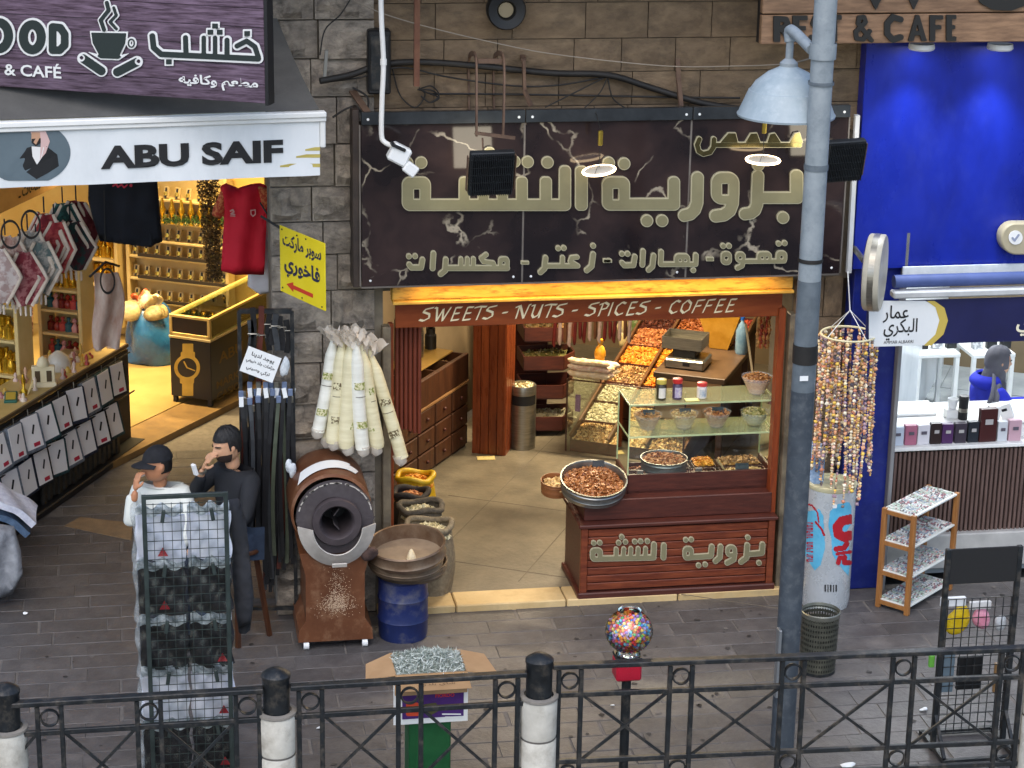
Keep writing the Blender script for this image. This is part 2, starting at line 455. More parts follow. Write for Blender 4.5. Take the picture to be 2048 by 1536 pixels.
# garments: outline swelled to a soft body
def garment(name, label, cat, outline, pxmap, depth, material, parent=None, seed=0, folds=.012):
    loops = SDF().poly(outline).loops(0, 4)
    lp = max(loops, key=len); n = len(lp)
    bm = bmesh.new(); pts = [Vector(pxmap(x, y)) for (x, y) in lp]
    vs = [bm.verts.new(p) for p in pts]; f = bm.faces.new(vs)
    bmesh.ops.triangulate(bm, faces=[f])
    for _ in range(3): bmesh.ops.subdivide_edges(bm, edges=[e for e in bm.edges if e.calc_length() > .05], cuts=1, use_grid_fill=False); bmesh.ops.triangulate(bm, faces=bm.faces)
    bmesh.ops.beautify_fill(bm, faces=bm.faces, edges=bm.edges)
    bnd = [v.co.copy() for v in bm.verts if v.is_boundary]
    B = np.array([[b.x, b.y, b.z] for b in bnd])
    front = {}; rnd = random.Random(seed); ph = rnd.random()*6
    ext = bmesh.ops.duplicate(bm, geom=bm.verts[:]+bm.edges[:]+bm.faces[:])
    half = [g for g in ext['geom'] if isinstance(g, bmesh.types.BMVert)]; hs = set(half)
    for v in bm.verts:
        d = float(np.sqrt(((B-np.array(v.co))**2).sum(1)).min()); s = min(1, d/.07); s = math.sqrt(max(0, 1-(1-s)**2))
        fold = folds*math.sin(v.co.x*34+ph+math.sin(v.co.z*6)*1.2)*s
        v.co.y += (depth*.5*s+fold*.3) if v in hs else (-depth*.5*s+fold)
    bmesh.ops.remove_doubles(bm, verts=bm.verts, dist=.0008)
    bmesh.ops.recalc_face_normals(bm, faces=bm.faces)
    me = bpy.data.meshes.new(name); bm.to_mesh(me); bm.free(); me.polygons.foreach_set('use_smooth', [True]*len(me.polygons)); me.materials.append(material)
    o = link(name, me, parent)
    if parent is None: tag(o, label, cat)
    return o

def lump(c, r, seed, amp=.12, n=22, m=14, flat=.5):
    rs = random.Random(seed); fr = [(rs.uniform(-3, 3), rs.uniform(-3, 3), rs.uniform(-3, 3), rs.uniform(0, 6)) for _ in range(7)]
    mb = MB(); mb.ball((0, 0, 0), 1, n, m); vs = []
    for v in mb.v:
        v = Vector(v); d = 1+amp*sum(math.sin(a*v.x+b*v.y+c_*v.z+p) for a, b, c_, p in fr)/2.2
        v = Vector((v.x*r[0]*d, v.y*r[1]*d, max(v.z, -flat)*r[2]*d)); vs.append(tuple(Vector(c)+v))
    mb.v = vs; return mb

# ------------------------------------------------------------------ shared materials
M_paver = mat('paver_stone', '#4b4847', '#595655', scale=9, rough=.45, bump=.3, bscale=30, rand=.12, dirt='#736d68', dscale=3, damt=.55)
M_joint = mat('joint_mortar', '#5f5a55', '#6f6a65', scale=20, rough=.9)
M_road = mat('road_asphalt', '#3c3b3b', '#4a4948', scale=40, rough=.9, bump=.3)
M_conc = mat('worn_concrete', '#625b4d', '#7d7462', scale=3, rough=.42, bump=.2, bscale=25, dirt='#4f483c', dscale=1.6, damt=.7)
M_ashlar = mat('ashlar_limestone', '#685744', '#836f57', scale=3, rough=.85, bump=.6, bscale=14, rand=.1, dirt='#4f4437', dscale=2.0, damt=.8)
M_rough = mat('rough_limestone', '#7a7167', '#a89c8c', scale=3, rough=.9, bump=1.0, bscale=7, rand=.14, dirt='#4a443d', dscale=2.5, damt=.8)
M_mortar = mat('dark_mortar', '#5f584d', '#746b5b', scale=8, rough=.95)
M_thresh = mat('threshold_stone', '#b59a6a', '#d0b787', scale=6, rough=.6, bump=.25, rand=.08, dirt='#7c6a4a', dscale=3, damt=.7)
M_cream = mat('cream_plaster', '#c9b98f', '#d9cba6', scale=3, rough=.8)
M_black = mat('black_metal', '#1d2023', '#2a2e31', scale=14, rough=.45, metal=.3, bump=.1, dirt='#6a6258', dscale=12, damt=.6)
M_blackmatt = mat('black_plastic', '#17181a', rough=.5)
M_steel = mat('brushed_steel', '#8d8a80', '#a6a297', scale=8, rough=.34, metal=.9, stretch=(1, 1, 12))
M_white = mat('white_paint', '#dcdcd8', '#e6e6e2', scale=6, rough=.5)
M_whiteplastic = mat('white_plastic', '#e2e4e3', rough=.4)
M_gold = mat('gold_acrylic', '#857f62', '#96906f', scale=3, rough=.4, metal=.35)
M_goldedge = mat('gold_edge', '#b9b294', rough=.4, metal=.2)
M_cherry = mat('cherry_wood', '#5c2818', '#7f3f24', scale=5, rough=.38, stretch=(1, 8, 8), bump=.08, dirt='#3a160f', dscale=6, damt=.5)
M_cherrydk = mat('dark_cherry_wood', '#40201a', '#552a20', scale=5, rough=.4, stretch=(1, 8, 8), bump=.08)
M_dkwood = mat('dark_brown_wood', '#3b2317', '#52321f', scale=4, rough=.42, stretch=(6, 6, 1), bump=.1)
M_rust = mat('rusty_steel', '#5a463a', '#715a49', scale=18, rough=.75, metal=.2, bump=.3)
M_cable = mat('cable_rubber', '#191817', '#2a2724', scale=6, rough=.6)
M_paper = mat('white_paper', '#dedfde', rough=.7)
M_ink = mat('black_ink', '#1b1b1c', rough=.6)
M_clear = glass('clear_glass')
M_film = glass('clear_plastic_film', '#f2f5f6', rough=.12, mixf=.14)

# ------------------------------------------------------------------ the ground
def struct(o): o['kind'] = 'structure'; return o
def slab(name, poly, z, th, m):
    mb = MB(); mb.prism(poly, (0, 0, z-th), (1, 0, 0), (0, 1, 0), (0, 0, th)); return struct(mb.build(name, m))
slab('ground', [(-40, -40), (40, -40), (40, 40), (-40, 40)], -.16, .1, M_road)
pave = slab('pavement', [(-7, -3.75), (7, -3.75), (7, 0.0), (-1.6, 0), (2.2, 7.0), (-7, 7)], -.004, .13, M_joint)
mb = MB(); mb.box((0, -3.87, -.06), (14, .22, .13), ch=.015); kerb = struct(mb.build('kerb', M_thresh))
e0, e1 = G(235, 905, .05), G(500, 775, .05); ed = (e1-e0).normalized(); en = Vector((-ed.y, ed.x, 0))
# pavers in running bond, rows parallel to the street front
PL, PW = .46, .205
variants = []
for k in range(5):
    mb = MB(); mb.box((0, 0, -.02), (PL-.007, PW-.006, .04), ch=.003)
    me = mb.mesh('paver'); me.materials.append(M_paver)
    for v in me.vertices:
        if v.co.z > -.01: v.co.z += random.uniform(-.0012, .0012)
    variants.append(me)
spots = []
for j in range(-18, 18):
    y = j*PW+.03
    for i in range(-16, 12):
        x = i*PL+(.5*PL if j % 2 else 0)+random.uniform(-.01, .01)+(.12 if j % 3 == 0 else 0)
        if y > -.06 and (x > -1.7+.3*max(0, y) or (Vector((x, y, 0))-e0).dot(en) > -.2): continue
        if y < -3.66: continue
        d = Vector((x, y, 0))-CAM; zc = d.dot(FW); px = 1024+FPX*d.dot(RT)/zc; py = 768-FPX*d.dot(UP)/zc
        if px < -90 or px > 2140 or py < 0 or py > 1590: continue
        spots.append((py, x, y))
spots.sort(reverse=True)
rest = MB()
for n, (py, x, y) in enumerate(spots):
    z = random.uniform(-.0015, .0015); rz = random.uniform(-.006, .006)
    if n < 300:
        o = link('paver', random.choice(variants), pave); o.location = (x, y, z); o.rotation_euler = (random.uniform(-.003, .003), random.uniform(-.003, .003), rz)
    else: rest.box((x, y, z-.02), (PL-.007, PW-.006, .04), RZ(rz), .003)
if rest.v: rest.build('paver_field', M_paver, pave, kind='stuff')
# the pale stone row let into the paving of the passage
a, b, c, d = G(128, 1052, .003), G(262, 1080, .003), G(266, 1046, .003), G(160, 1034, .003)
slab('path', [(a.x, a.y), (b.x, b.y), (c.x, c.y), (d.x, d.y)], .004, .02, mat('pale_paving', '#75614a', '#8d7759', scale=9, rough=.75, bump=.3))
mb = MB(); rs_g = random.Random(11)               # trodden gum and dark spots on the paving
for k in range(170):
    x, y = rs_g.uniform(-3.8, 3.6), rs_g.uniform(-3.6, -.15); r = rs_g.uniform(.006, .022); n_ = 7; ph = rs_g.random()
    mb.add([(x+r*(1+.3*math.sin(3*i+ph*9))*math.cos(6.283*i/n_), y+r*(1+.3*math.cos(2*i+ph*5))*math.sin(6.283*i/n_), .0042) for i in range(n_)], [tuple(range(n_))])
mb.build('gum_spots', mat('gum', '#3a3633', island=['#322f2d', '#2a2725', '#3a3735', '#3d3936', '#6b6661'], rough=.7), pave, kind='stuff')
# threshold stones and the shop floors
sill = slab('threshold', [(-.98, -.06), (2.12, -.06), (2.12, .16), (-.98, .16)], .02, .08, M_mortar)
xs = [-.98, -.42, .38, 1.2, 2.12]
for x0, x1 in zip(xs[:-1], xs[1:]):
    mb = MB(); mb.box(((x0+x1)/2, .03, .012), (x1-x0-.008, .25, .08), ch=.008); mb.build('stone', M_thresh, sill)
flr = slab('floor', [(-1.35, .16), (2.5, .16), (6.5, 8), (2.0, 8)], .045, .05, M_conc)
for k in range(4):                               # slab joints in the concrete
    a = Vector((-.75+k*.85, .3, .0462)); MB().bar(a, a+SY*6.2, .007, .002).build('joint', M_mortar, flr)
    a = Vector((-.6, .9, .0464))+SY*(k*1.3); MB().bar(a-SX*.2, a+SX*3.2, .007, .002).build('joint', M_mortar, flr)
# floor of the left shop: a strip of brown tile, then yellow vinyl
def onl(t, s): p = e0+ed*t+en*s; return (p.x, p.y)
slab('floor_left_shop', [onl(-3, 0.28), onl(5, .28), onl(5, 5), onl(-3, 5)], .06, .06, mat('yellow_vinyl', '#8b7444', '#9c8552', scale=2, rough=.5, dirt='#7d632e', dscale=3, damt=.5))
slab('floor_strip', [onl(-3, -.12), onl(5, -.12), onl(5, .275), onl(-3, .275)], .055, .06, mat('brown_floor_tile', '#6d5637', '#84693f', scale=7, rough=.5, bump=.15))

# ------------------------------------------------------------------ the stone building
bld = thing('stone_building', 'old limestone building front around the spice shop doorway', 'building', (0, .2, 0), world=True)
mb = MB()
mb.box((.9, .30, 3.9), (5.0, .5, 3.12)); mb.box((-1.34, .26, 2.2), (.66, .44, 4.4)); mb.box((2.17, .36, 1.15), (.34, .5, 2.4)); mb.box((-.955, .2, 1.2), (.06, .36, 2.4))
mb.box((-4.6, .55, 5.35), (6.0, .5, 1.5)); mb.box((5.3, .4, 4.6), (4.0, .5, 1.8))
mb.build('wall', M_mortar, bld)
mb = MB(); mb.box((.2, -.35, 4.98), (5.2, 1.1, .16), ch=.02); mb.box((-4.7, -.3, 5.2), (4.4, 1.6, .16), ch=.02)  # slabs added above the view to shade the upper wall
mb.build('added_shade_slab', mat('shade_slab_concrete', '#8b8172', '#9f9482', scale=4, rough=.85), bld)
def stone_mesh(rough):
    mb = MB(); n = 4
    def f(u, v):
        x, z = u-.5, v-.5; e = max(abs(x), abs(z))
        return Vector((x, -.5+(.16 if e > .46 else 0)+(random.uniform(-.30, .26) if rough and e < .46 else 0), z))
    us = [0, .035, .25, .5, .75, .965, 1]
    vs = [f(u, v) for v in us for u in us]; k = len(us)
    fs = [(j*k+i, j*k+i+1, (j+1)*k+i+1, (j+1)*k+i) for j in range(k-1) for i in range(k-1)]
    mb.add(vs, fs); m0 = len(mb.v)
    mb.add([(-.5, -.34, -.5), (.5, -.34, -.5), (.5, -.34, .5), (-.5, -.34, .5), (-.5, .5, -.5), (.5, .5, -.5), (.5, .5, .5), (-.5, .5, .5)], [(0, 1, 5, 4), (1, 2, 6, 5), (2, 3, 7, 6), (3, 0, 4, 7)])
    return mb.mesh('stone', 40)
AS = []
for k in range(4): me = stone_mesh(False); me.materials.append(M_ashlar); AS.append(me)
RS = []
for k in range(6): me = stone_mesh(True); me.materials.append(M_rough); RS.append(me)
def course(x0, x1, z0, h, y, wlo, whi, ms, dep=.12, jit=0.0, gap=.006):
    x = x0
    while x < x1-.05:
        w = min(random.uniform(wlo, whi), x1-x)
        if x1-(x+w) < wlo*.5: w = x1-x
        o = link('stone', random.choice(ms), bld)
        o.location = Vector((x+w/2, y+random.uniform(-jit, jit), z0+h/2)); o.scale = (w-gap, dep, h-gap)
        o.matrix_parent_inverse = WORLDLY[bld.name]
        x += w
z = 3.40
for h in (.2, .225, .225, .24, .24, .24):
    course(-1.02, 3.3, z, h, .07, .32, .52, AS, .14, .002); z += h
z = 0.0
while z < 4.6:
    h = random.uniform(.21, .34); course(-1.68, -.98, z, h, .06+random.uniform(-.01, .01), .26, .45, RS, .18, .02, .010); z += h
z = 0.0
while z < 2.35:
    h = random.uniform(.2, .3); course(2.0, 2.345, z, h, .10, .2, .35, AS, .14, .008, .008); z += h
# party walls running back between the shops, backs and ceilings of the shops
mb = MB()
_c = Vector((.545, .838, 0)); pw0 = Vector((-1.52, .45, 1.5)); pw1 = Vector((-1.52, 1.62, 1.5))
mb.bar(pw0, pw1, .2, 3.0); mb.bar(pw1-_c*.05, pw1+_c*7, .12, 3.0)
mb.build('party_wall', mat('shop_wall_paint', '#6b5c45', '#7d6c52', scale=2, rough=.8), bld)
mb = MB(); rw = Vector((2.42, .35, 0)); mb.bar(rw+Vector((0, 0, 1.5)), rw+SY*8.5+Vector((0, 0, 1.5)), .12, 3.0)
bk = Vector((1.2, 6.6, 0)); mb.bar(bk-SX*2.2+Vector((0, 0, 1.5)), bk+SX*5+Vector((0, 0, 1.5)), .12, 3.0)
mb.build('shop_wall', MATS['shop_wall_paint'], bld)
mb = MB(); mb.prism([(-1.5, .3), (2.4, .3), (6.9, 8), (2.2, 8)], (0, 0, 2.75), (1, 0, 0), (0, 1, 0), (0, 0, .1)); mb.build('shop_ceiling', M_cream, bld)

# ------------------------------------------------------------------ marble sign of the spice shop
def marble():
    m = bpy.data.materials.new('dark_marble'); m.use_nodes = True; n = m.node_tree.nodes; l = m.node_tree.links; b = n['Principled BSDF']
    tc = n.new('ShaderNodeTexCoord')
    nz = n.new('ShaderNodeTexNoise'); nz.inputs['Scale'].default_value = 2.2; nz.inputs['Detail'].default_value = 6; l.new(tc.outputs['Object'], nz.inputs['Vector'])
    ad = n.new('ShaderNodeVectorMath'); ad.operation = 'MULTIPLY_ADD'; ad.inputs[1].default_value = (.55, .55, .55); l.new(nz.outputs['Color'], ad.inputs[0]); l.new(tc.outputs['Object'], ad.inputs[2])
    vo = n.new('ShaderNodeTexVoronoi'); vo.feature = 'DISTANCE_TO_EDGE'; vo.inputs['Scale'].default_value = 2.1; l.new(ad.outputs[0], vo.inputs['Vector'])
    r1 = n.new('ShaderNodeValToRGB'); r1.color_ramp.elements[0].color = (1, 1, 1, 1); r1.color_ramp.elements[1].color = (0, 0, 0, 1); r1.color_ramp.elements[0].position = .006; r1.color_ramp.elements[1].position = .022
    l.new(vo.outputs['Distance'], r1.inputs[0])
    n2 = n.new('ShaderNodeTexNoise'); n2.inputs['Scale'].default_value = 3.4; n2.inputs['Detail'].default_value = 3; l.new(tc.outputs['Object'], n2.inputs['Vector'])
    r2 = n.new('ShaderNodeValToRGB'); r2.color_ramp.elements[0].position = .5; r2.color_ramp.elements[1].position = .62; l.new(n2.outputs['Fac'], r2.inputs[0])
    mu = n.new('ShaderNodeMath'); mu.operation = 'MULTIPLY'; l.new(r1.outputs[0], mu.inputs[0]); l.new(r2.outputs[0], mu.inputs[1])
    n3 = n.new('ShaderNodeTexNoise'); n3.inputs['Scale'].default_value = 1.6; n3.inputs['Detail'].default_value = 8; l.new(ad.outputs[0], n3.inputs['Vector'])
    r3 = n.new('ShaderNodeValToRGB'); r3.color_ramp.elements[0].position = .38; r3.color_ramp.elements[1].position = .66
    r3.color_ramp.elements[0].color = lin('#1e191b'); r3.color_ramp.elements[1].color = lin('#3b2e2c'); l.new(n3.outputs['Fac'], r3.inputs[0])
    mx = n.new('ShaderNodeMix'); mx.data_type = 'RGBA'; l.new(mu.outputs[0], mx.inputs['Factor']); l.new(r3.outputs[0], mx.inputs['A']); mx.inputs['B'].default_value = lin('#9c9280')
    l.new(mx.outputs['Result'], b.inputs['Base Color']); b.inputs['Roughness'].default_value = .09
    return m
M_marble = marble()
SYF = -.22                                       # plane of the sign face
sg = thing('shop_sign', 'wide dark marble sign with gold lettering over the spice shop door', 'sign', W(1200, 560, -.1), world=True)
ztop, zbot = W(1200, 243, SYF).z, W(1200, 560, SYF).z
sx = [W(722, 400, SYF).x, W(1047, 400, SYF).x, W(1377, 400, SYF).x, W(1688, 400, SYF).x]
for i in range(3):
    mb = MB(); mb.box(((sx[i]+sx[i+1])/2, SYF+.012, (ztop+zbot)/2), (sx[i+1]-sx[i]-.008, .024, ztop-zbot), ch=.002)
    mb.build('panel', M_marble, sg)
mb = MB()
for i in (1, 2): mb.box((sx[i], SYF+.010, (ztop+zbot)/2), (.012, .02, ztop-zbot-.004))
mb.box(((sx[0]+sx[3])/2, SYF+.02, zbot-.008), (sx[3]-sx[0], .03, .012)); mb.box((sx[0]-.006, SYF+.03, (ztop+zbot)/2), (.010, .05, ztop-zbot)); mb.box((sx[3]+.006, SYF+.03, (ztop+zbot)/2), (.010, .05, ztop-zbot))
mb.build('joint_strip', mat('sign_joint', '#6f6862', '#87807a', rough=.4, metal=.5), sg)
mb = MB(); mb.box(((sx[0]+sx[3])/2, (SYF+.04)/2+.03, (ztop+zbot)/2), (sx[3]-sx[0]-.02, -SYF-.04, ztop-zbot-.02)); mb.build('carcass', M_dkwood, sg)
zt2 = W(1200, 217, SYF).z
for i in range(3):
    mb = MB(); mb.box(((sx[i]+sx[i+1])/2+.0, SYF-.004, (ztop+zt2)/2+.004), (sx[i+1]-sx[i]-.006, .05, zt2-ztop-.004), ch=.003)
    o = mb.build('top_strip', mat('slate_strip', '#2b2f33', '#3c4145', scale=5, rough=.22, metal=.2), sg)
    for sxx in (sx[i]+.045, sx[i+1]-.045):
        mb = MB(); mb.lathe([(.0, -.004), (.009, -.003), (.009, 0)], (sxx, SYF-.030, (ztop+zt2)/2), 10, Matrix.Rotation(R_(90), 3, 'X'), capb=True); mb.build('screw', M_whiteplastic, o)
mb = MB()
for i in range(3):
    for sxx in (sx[i]+.06, sx[i+1]-.06): mb.ball((sxx, SYF-.003, zbot+.04), (.009, .004, .009), 8, 4)
mb.build('screw_cap', M_whiteplastic, sg)
mb = MB(); mb.box((sx[0]-.03, -.05, (zt2+zbot)/2), (.045, .3, zt2-zbot+.02), ch=.004); mb.build('side_post', mat('brown_side', '#2f2723', '#463a32', rough=.6), sg)
mb = MB(); mb.bar((sx[0]-.03, .0, zt2+.10), (sx[0]+.05, SYF, zt2-.01), .05, .012); mb.build('bracket', M_rust, sg)

def crop_fn(x0, y0, sc, yp): return lambda x, y: W(x0+x*sc, y0+y*sc, yp)
NF = (0, -1, 0)
def gold(name, sdf, fn, parent, res=5, rim=9, nrm=NF, th=.022, m0=None, m1=None):
    o = plate(name, sdf.loops(0, res), fn, nrm, th, m0 or M_goldedge, parent, lift=.004)
    plate('letter_face', sdf.loops(-rim, res), fn, nrm, .003, m1 or M_gold, o, lift=th+.0045)
    return o
f1 = crop_fn(780, 290, 420/2048, SYF); f2 = crop_fn(1180, 240, 460/2048, SYF)
gold('gold_letter', SDF().rbox(110, 300, 395, 635, 85).rbox(130, 518, 1760, 635, 58).hole(230, 425, 283, 518).rbox(665, 300, 775, 630, 45).rbox(850, 300, 960, 630, 45)
     .rbox(1035, 300, 1145, 630, 45).rbox(1222, 300, 1338, 630, 45).rbox(1455, 300, 1573, 630, 45).rbox(1640, 192, 1760, 632, 50), f1, sg)
gold('gold_letter', SDF().rbox(1797, 195, 1922, 633, 48), f1, sg)
for (x, y) in ((300, 165), (165, 168), (850, 190), (965, 70), (1075, 190), (1208, 155), (1337, 158), (1530, 163)): gold('gold_dot', SDF().dot(x, y, 60), f1, sg)
gold('gold_letter', SDF().rbox(98, 495, 350, 800, 75).rbox(120, 688, 795, 800, 56).hole(200, 605, 246, 700).rbox(685, 495, 795, 798, 48), f2, sg)
gold('gold_letter', SDF().stroke([(950, 508), (945, 730), (925, 790), (885, 830), (832, 843)], 57), f2, sg)
gold('gold_letter', SDF().rbox(1068, 455, 1322, 745, 100).hole(1168, 562, 1222, 658).stroke([(1263, 640), (1260, 735), (1235, 800), (1185, 838), (1112, 848)], 58), f2, sg)
gold('gold_letter', SDF().stroke([(1488, 492), (1478, 745), (1460, 795), (1425, 822), (1372, 830)], 56).rbox(1440, 632, 1890, 740, 50).rbox(1772, 435, 1890, 738, 50), f2, sg)
for (x, y) in ((500, 890), (635, 890), (160, 375), (297, 383), (1490, 395), (1710, 862)): gold('gold_dot', SDF().dot(x, y, 56), f2, sg)
M_mirror = mat('mirror_gold', '#6d6442', '#8b8156', scale=20, rough=.16, metal=.9)
gold('small_script', SDF().stroke([(965, 165), (945, 215), (960, 270), (1000, 295), (1060, 280), (1090, 235), (1095, 165)], 26).rbox(1095, 190, 1880, 240, 20)
     .poly([(1140, 200), (1220, 105), (1290, 105), (1315, 200)]).poly([(1365, 200), (1420, 110), (1480, 105), (1515, 200)]).poly([(1560, 200), (1590, 115), (1640, 105), (1700, 200)]).poly([(1760, 200), (1810, 110), (1860, 100), (1890, 200)]), f2, sg, rim=6, m1=M_mirror)
f3 = crop_fn(780, 460, 440/2048, SYF); f4 = crop_fn(1180, 460, 460/2048, SYF); q = 27
L3 = [SDF().stroke([(175, 315), (195, 342), (285, 342), (298, 270)], q), SDF().stroke([(400, 212), (392, 348)], q),
      SDF().stroke([(515, 268), (508, 370), (468, 402)], q).stroke([(515, 346), (1085, 346)], q).stroke([(655, 262), (655, 340)], 24).stroke([(715, 262), (712, 340)], 24).stroke([(772, 262), (768, 340)], 24)
      .stroke([(965, 335), (955, 300), (865, 285), (845, 255), (890, 222)], 24).rbox(1000, 238, 1108, 372, 40).hdot(1052, 300, 12),
      SDF().rbox(1212, 280, 1290, 314, 6), SDF().stroke([(1442, 252), (1432, 350), (1395, 385)], q).stroke([(1440, 326), (1742, 326)], 24).stroke([(1600, 248), (1598, 320)], 24).stroke([(1735, 245), (1685, 250), (1672, 285), (1735, 322)], 24),
      SDF().stroke([(1885, 218), (1870, 330), (1825, 368)], q), SDF().rbox(1978, 262, 2060, 296, 6)]
for s_ in L3: gold('small_letter', s_, f3, sg, rim=7)
for (x, y) in ((172, 238), (230, 236), (1560, 163), (1612, 160), (1885, 140)): gold('small_dot', SDF().dot(x, y, 27), f3, sg, rim=7)
L4 = [SDF().rbox(108, 246, 180, 284, 6), SDF().stroke([(280, 285), (300, 308), (380, 306), (392, 230)], q-2), SDF().stroke([(466, 182), (459, 303)], q-2), SDF().stroke([(560, 222), (548, 318), (515, 348)], q-2),
      SDF().stroke([(627, 188), (622, 294)], q-2).stroke([(622, 298), (930, 298)], 23).rbox(740, 200, 885, 315, 48).hdot(795, 262, 10).hdot(842, 262, 10).stroke([(935, 218), (932, 296)], q-2),
      SDF().rbox(1025, 232, 1095, 270, 6), SDF().rbox(1155, 180, 1255, 305, 44).hdot(1205, 242, 14),
      SDF().rbox(1285, 185, 1378, 285, 40).hdot(1330, 240, 12).stroke([(1352, 265), (1345, 310), (1305, 330)], q-3).stroke([(1370, 272), (1720, 268)], 22).rbox(1475, 182, 1612, 288, 44).hdot(1525, 240, 10).hdot(1568, 240, 10).rbox(1645, 175, 1748, 288, 42).hdot(1697, 235, 12)]
for s_ in L4: gold('small_letter', s_, f4, sg, rim=7)
for (x, y) in ((278, 205), (328, 205), (912, 350), (1178, 135), (1230, 135), (1672, 115), (1725, 110)): gold('small_dot', SDF().dot(x, y, 26), f4, sg, rim=7)

# ------------------------------------------------------------------ door head: yellow lintel, brown board, guides, folded shutter
dh = thing('door_frame', 'shop door frame with yellowed metal lintel and brown wooden posts', 'door frame', (.5, 0, .04), world=True)
xl, xr = W(782, 700, 0).x, W(1572, 700, 0).x
M_yell = mat('yellowed_paint', '#b8862b', '#d8aa4c', scale=3, rough=.5, stretch=(1, 1, 5), dirt='#4a2c10', dscale=7, damt=.95)
mb = MB(); zl0, zl1 = W(1150, 588, -.05).z, W(1150, 560, -.05).z
mb.box(((xl+xr)/2, -.02, (zl0+zl1)/2), (xr-xl, .12, zl1-zl0), ch=.006); mb.box(((xl+xr)/2, -.045, zl0-.012), (xr-xl, .15, .022), ch=.004); mb.build('lintel', M_yell, dh)
mb = MB(); mb.box((xl-.035, .0, 1.06), (.06, .10, 2.1), ch=.006); mb.box((xr+.03, .0, 1.06), (.05, .10, 2.1), ch=.006); mb.build('shutter_guide', mat('guide_steel', '#6a6052', '#8a7e68', scale=8, rough=.5, metal=.4, dirt='#3a2f22', damt=.8), dh)
mb = MB(); mb.box((xl+.005, .06, 1.06), (.035, .06, 2.1), ch=.004); mb.box((xr-.035, .05, 1.08), (.05, .09, 2.12), ch=.004); mb.build('door_post', mat('orange_brown_wood', '#6b2c12', '#8a3f1a', scale=6, rough=.4, stretch=(8, 8, 1)), dh)
fb = thing('fascia_board', 'reddish brown board lettered SWEETS NUTS SPICES COFFEE above the doorway', 'sign', (.5, .02, 2.07), world=True)
zf1, zf0 = W(1170, 590, .03).z, W(1170, 645, .03).z
M_fascia = mat('fascia_wood', '#74341a', '#8f4824', scale=2, rough=.25, stretch=(1, 6, 6))
mb = MB(); mb.box(((xl+xr)/2, .055, (zf0+zf1)/2), (xr-xl-.07, .04, zf1-zf0), ch=.004); mb.build('board', M_fascia, fb)
NIB = {'S': [[(8, 8), (3, 7.2), (1.5, 5.6), (6, 4.2), (6.5, 2), (3, .3), (0, 1)]], 'W': [[(0, 8), (1.5, 7.6), (3, 0), (6, 7), (7, 0), (11, 8)]],
       'E': [[(7, 7.6), (3, 7.6), (1.6, 0), (6.5, .4)], [(2.4, 4), (6, 4.2)]], 'T': [[(0, 7.2), (3, 7.8), (8, 7.6)], [(4.6, 7.6), (3, 0)]], 'N': [[(-1, 6.6), (1.5, 7.6), (.8, 0)], [(1.8, 7.8), (6, 0), (8, 8), (9, 8)]],
       'U': [[(0, 7.4), (2, 7.6), (1.4, 2), (3, .2), (5.5, 1.5), (7.4, 7.8)], [(7.2, 7.8), (6.6, 0)]], 'P': [[(2, 7.4), (.8, 0)], [(0, 6.8), (3.5, 8), (6.2, 6.6), (5, 4.4), (1.6, 3.8)]], 'I': [[(1.2, 7.8), (.2, 0)]],
       'C': [[(7.2, 7), (4.6, 7.9), (1.4, 5.4), (1, 2), (3.4, .1), (6.4, 1.2)]], 'O': [[(4.4, 7.9), (1.4, 5.4), (1, 2), (3.4, .1), (6.8, 2.2), (7.2, 5.8), (4.4, 7.9)]], 'F': [[(7.4, 7.8), (2.6, 7.5), (.6, 0)], [(2, 4), (5.6, 4.3)]], '-': [[(0, 3.6), (3.4, 3.9)]]}
ADV = {'S': 9, 'W': 11.5, 'E': 8, 'T': 7, 'N': 10, 'U': 9.2, 'P': 7.6, 'I': 3.4, 'C': 8, 'O': 9, 'F': 7.6, '-': 5.5, ' ': 4}
TXT = 'SWEETS - NUTS - SPICES - COFFEE'
tot = sum(ADV[c] for c in TXT); x0 = W(838, 640, .03).x; x1 = W(1470, 622, .03).x; u = (x1-x0)/tot
x = 0; k = 0; zc = (zf0+zf1)/2-.055
for c in TXT:
    mb = MB()
    for st in NIB.get(c, []):
        for (ax, ay), (bx, by) in zip(st[:-1], st[1:]):
            sl = .22; hh = u*1.18
            P = lambda X, Y: (x0+u*(x+X)+sl*Y*hh, zc+Y*hh)
            (pax, paz), (pbx, pbz) = P(ax, ay), P(bx, by); nx, nzb = .0072, .0062
            mb.add([(pax-nx, 0, paz-nzb), (pax+nx, 0, paz+nzb), (pbx+nx, 0, pbz+nzb), (pbx-nx, 0, pbz-nzb)], [(0, 1, 2, 3)])
            mb.add([(pax-nx*.5, 0, paz+.0028), (pax+nx*.5, 0, paz-.0028), (pbx+nx*.5, 0, pbz-.0028), (pbx-nx*.5, 0, pbz+.0028)], [(0, 1, 2, 3)])
            for i in range(len(mb.v)-8, len(mb.v)): k += 1; mb.v[i] = (mb.v[i][0], .0335-.0001*((k//4) % 20), mb.v[i][2])
    x += ADV[c]
    if mb.v: mb.build('letter', mat('cream_letter', '#ecdcb2', rough=.5), fb)
sh = thing('folding_shutter', 'brown folded accordion shutter hanging inside the spice shop door', 'shutter', (W(815, 700, .22).x, .22, 1.3), world=True)
xa, xb = W(789, 760, .2).x, W(843, 760, .2).x; zb, zt = W(815, 862, .2).z, 2.1
for i in range(6):
    w = (xb-xa)/6; mb = MB(); xx = xa+w*(i+.5)
    mb.lathe([(w*.46, zb+.02*math.sin(i)), (w*.46, zt)], (xx, .2, 0), 10, capa=True, capb=True); mb.build('slat', mat('shutter_brown', '#6a3120', '#7e3d29', rough=.45, scale=3), sh, 50)
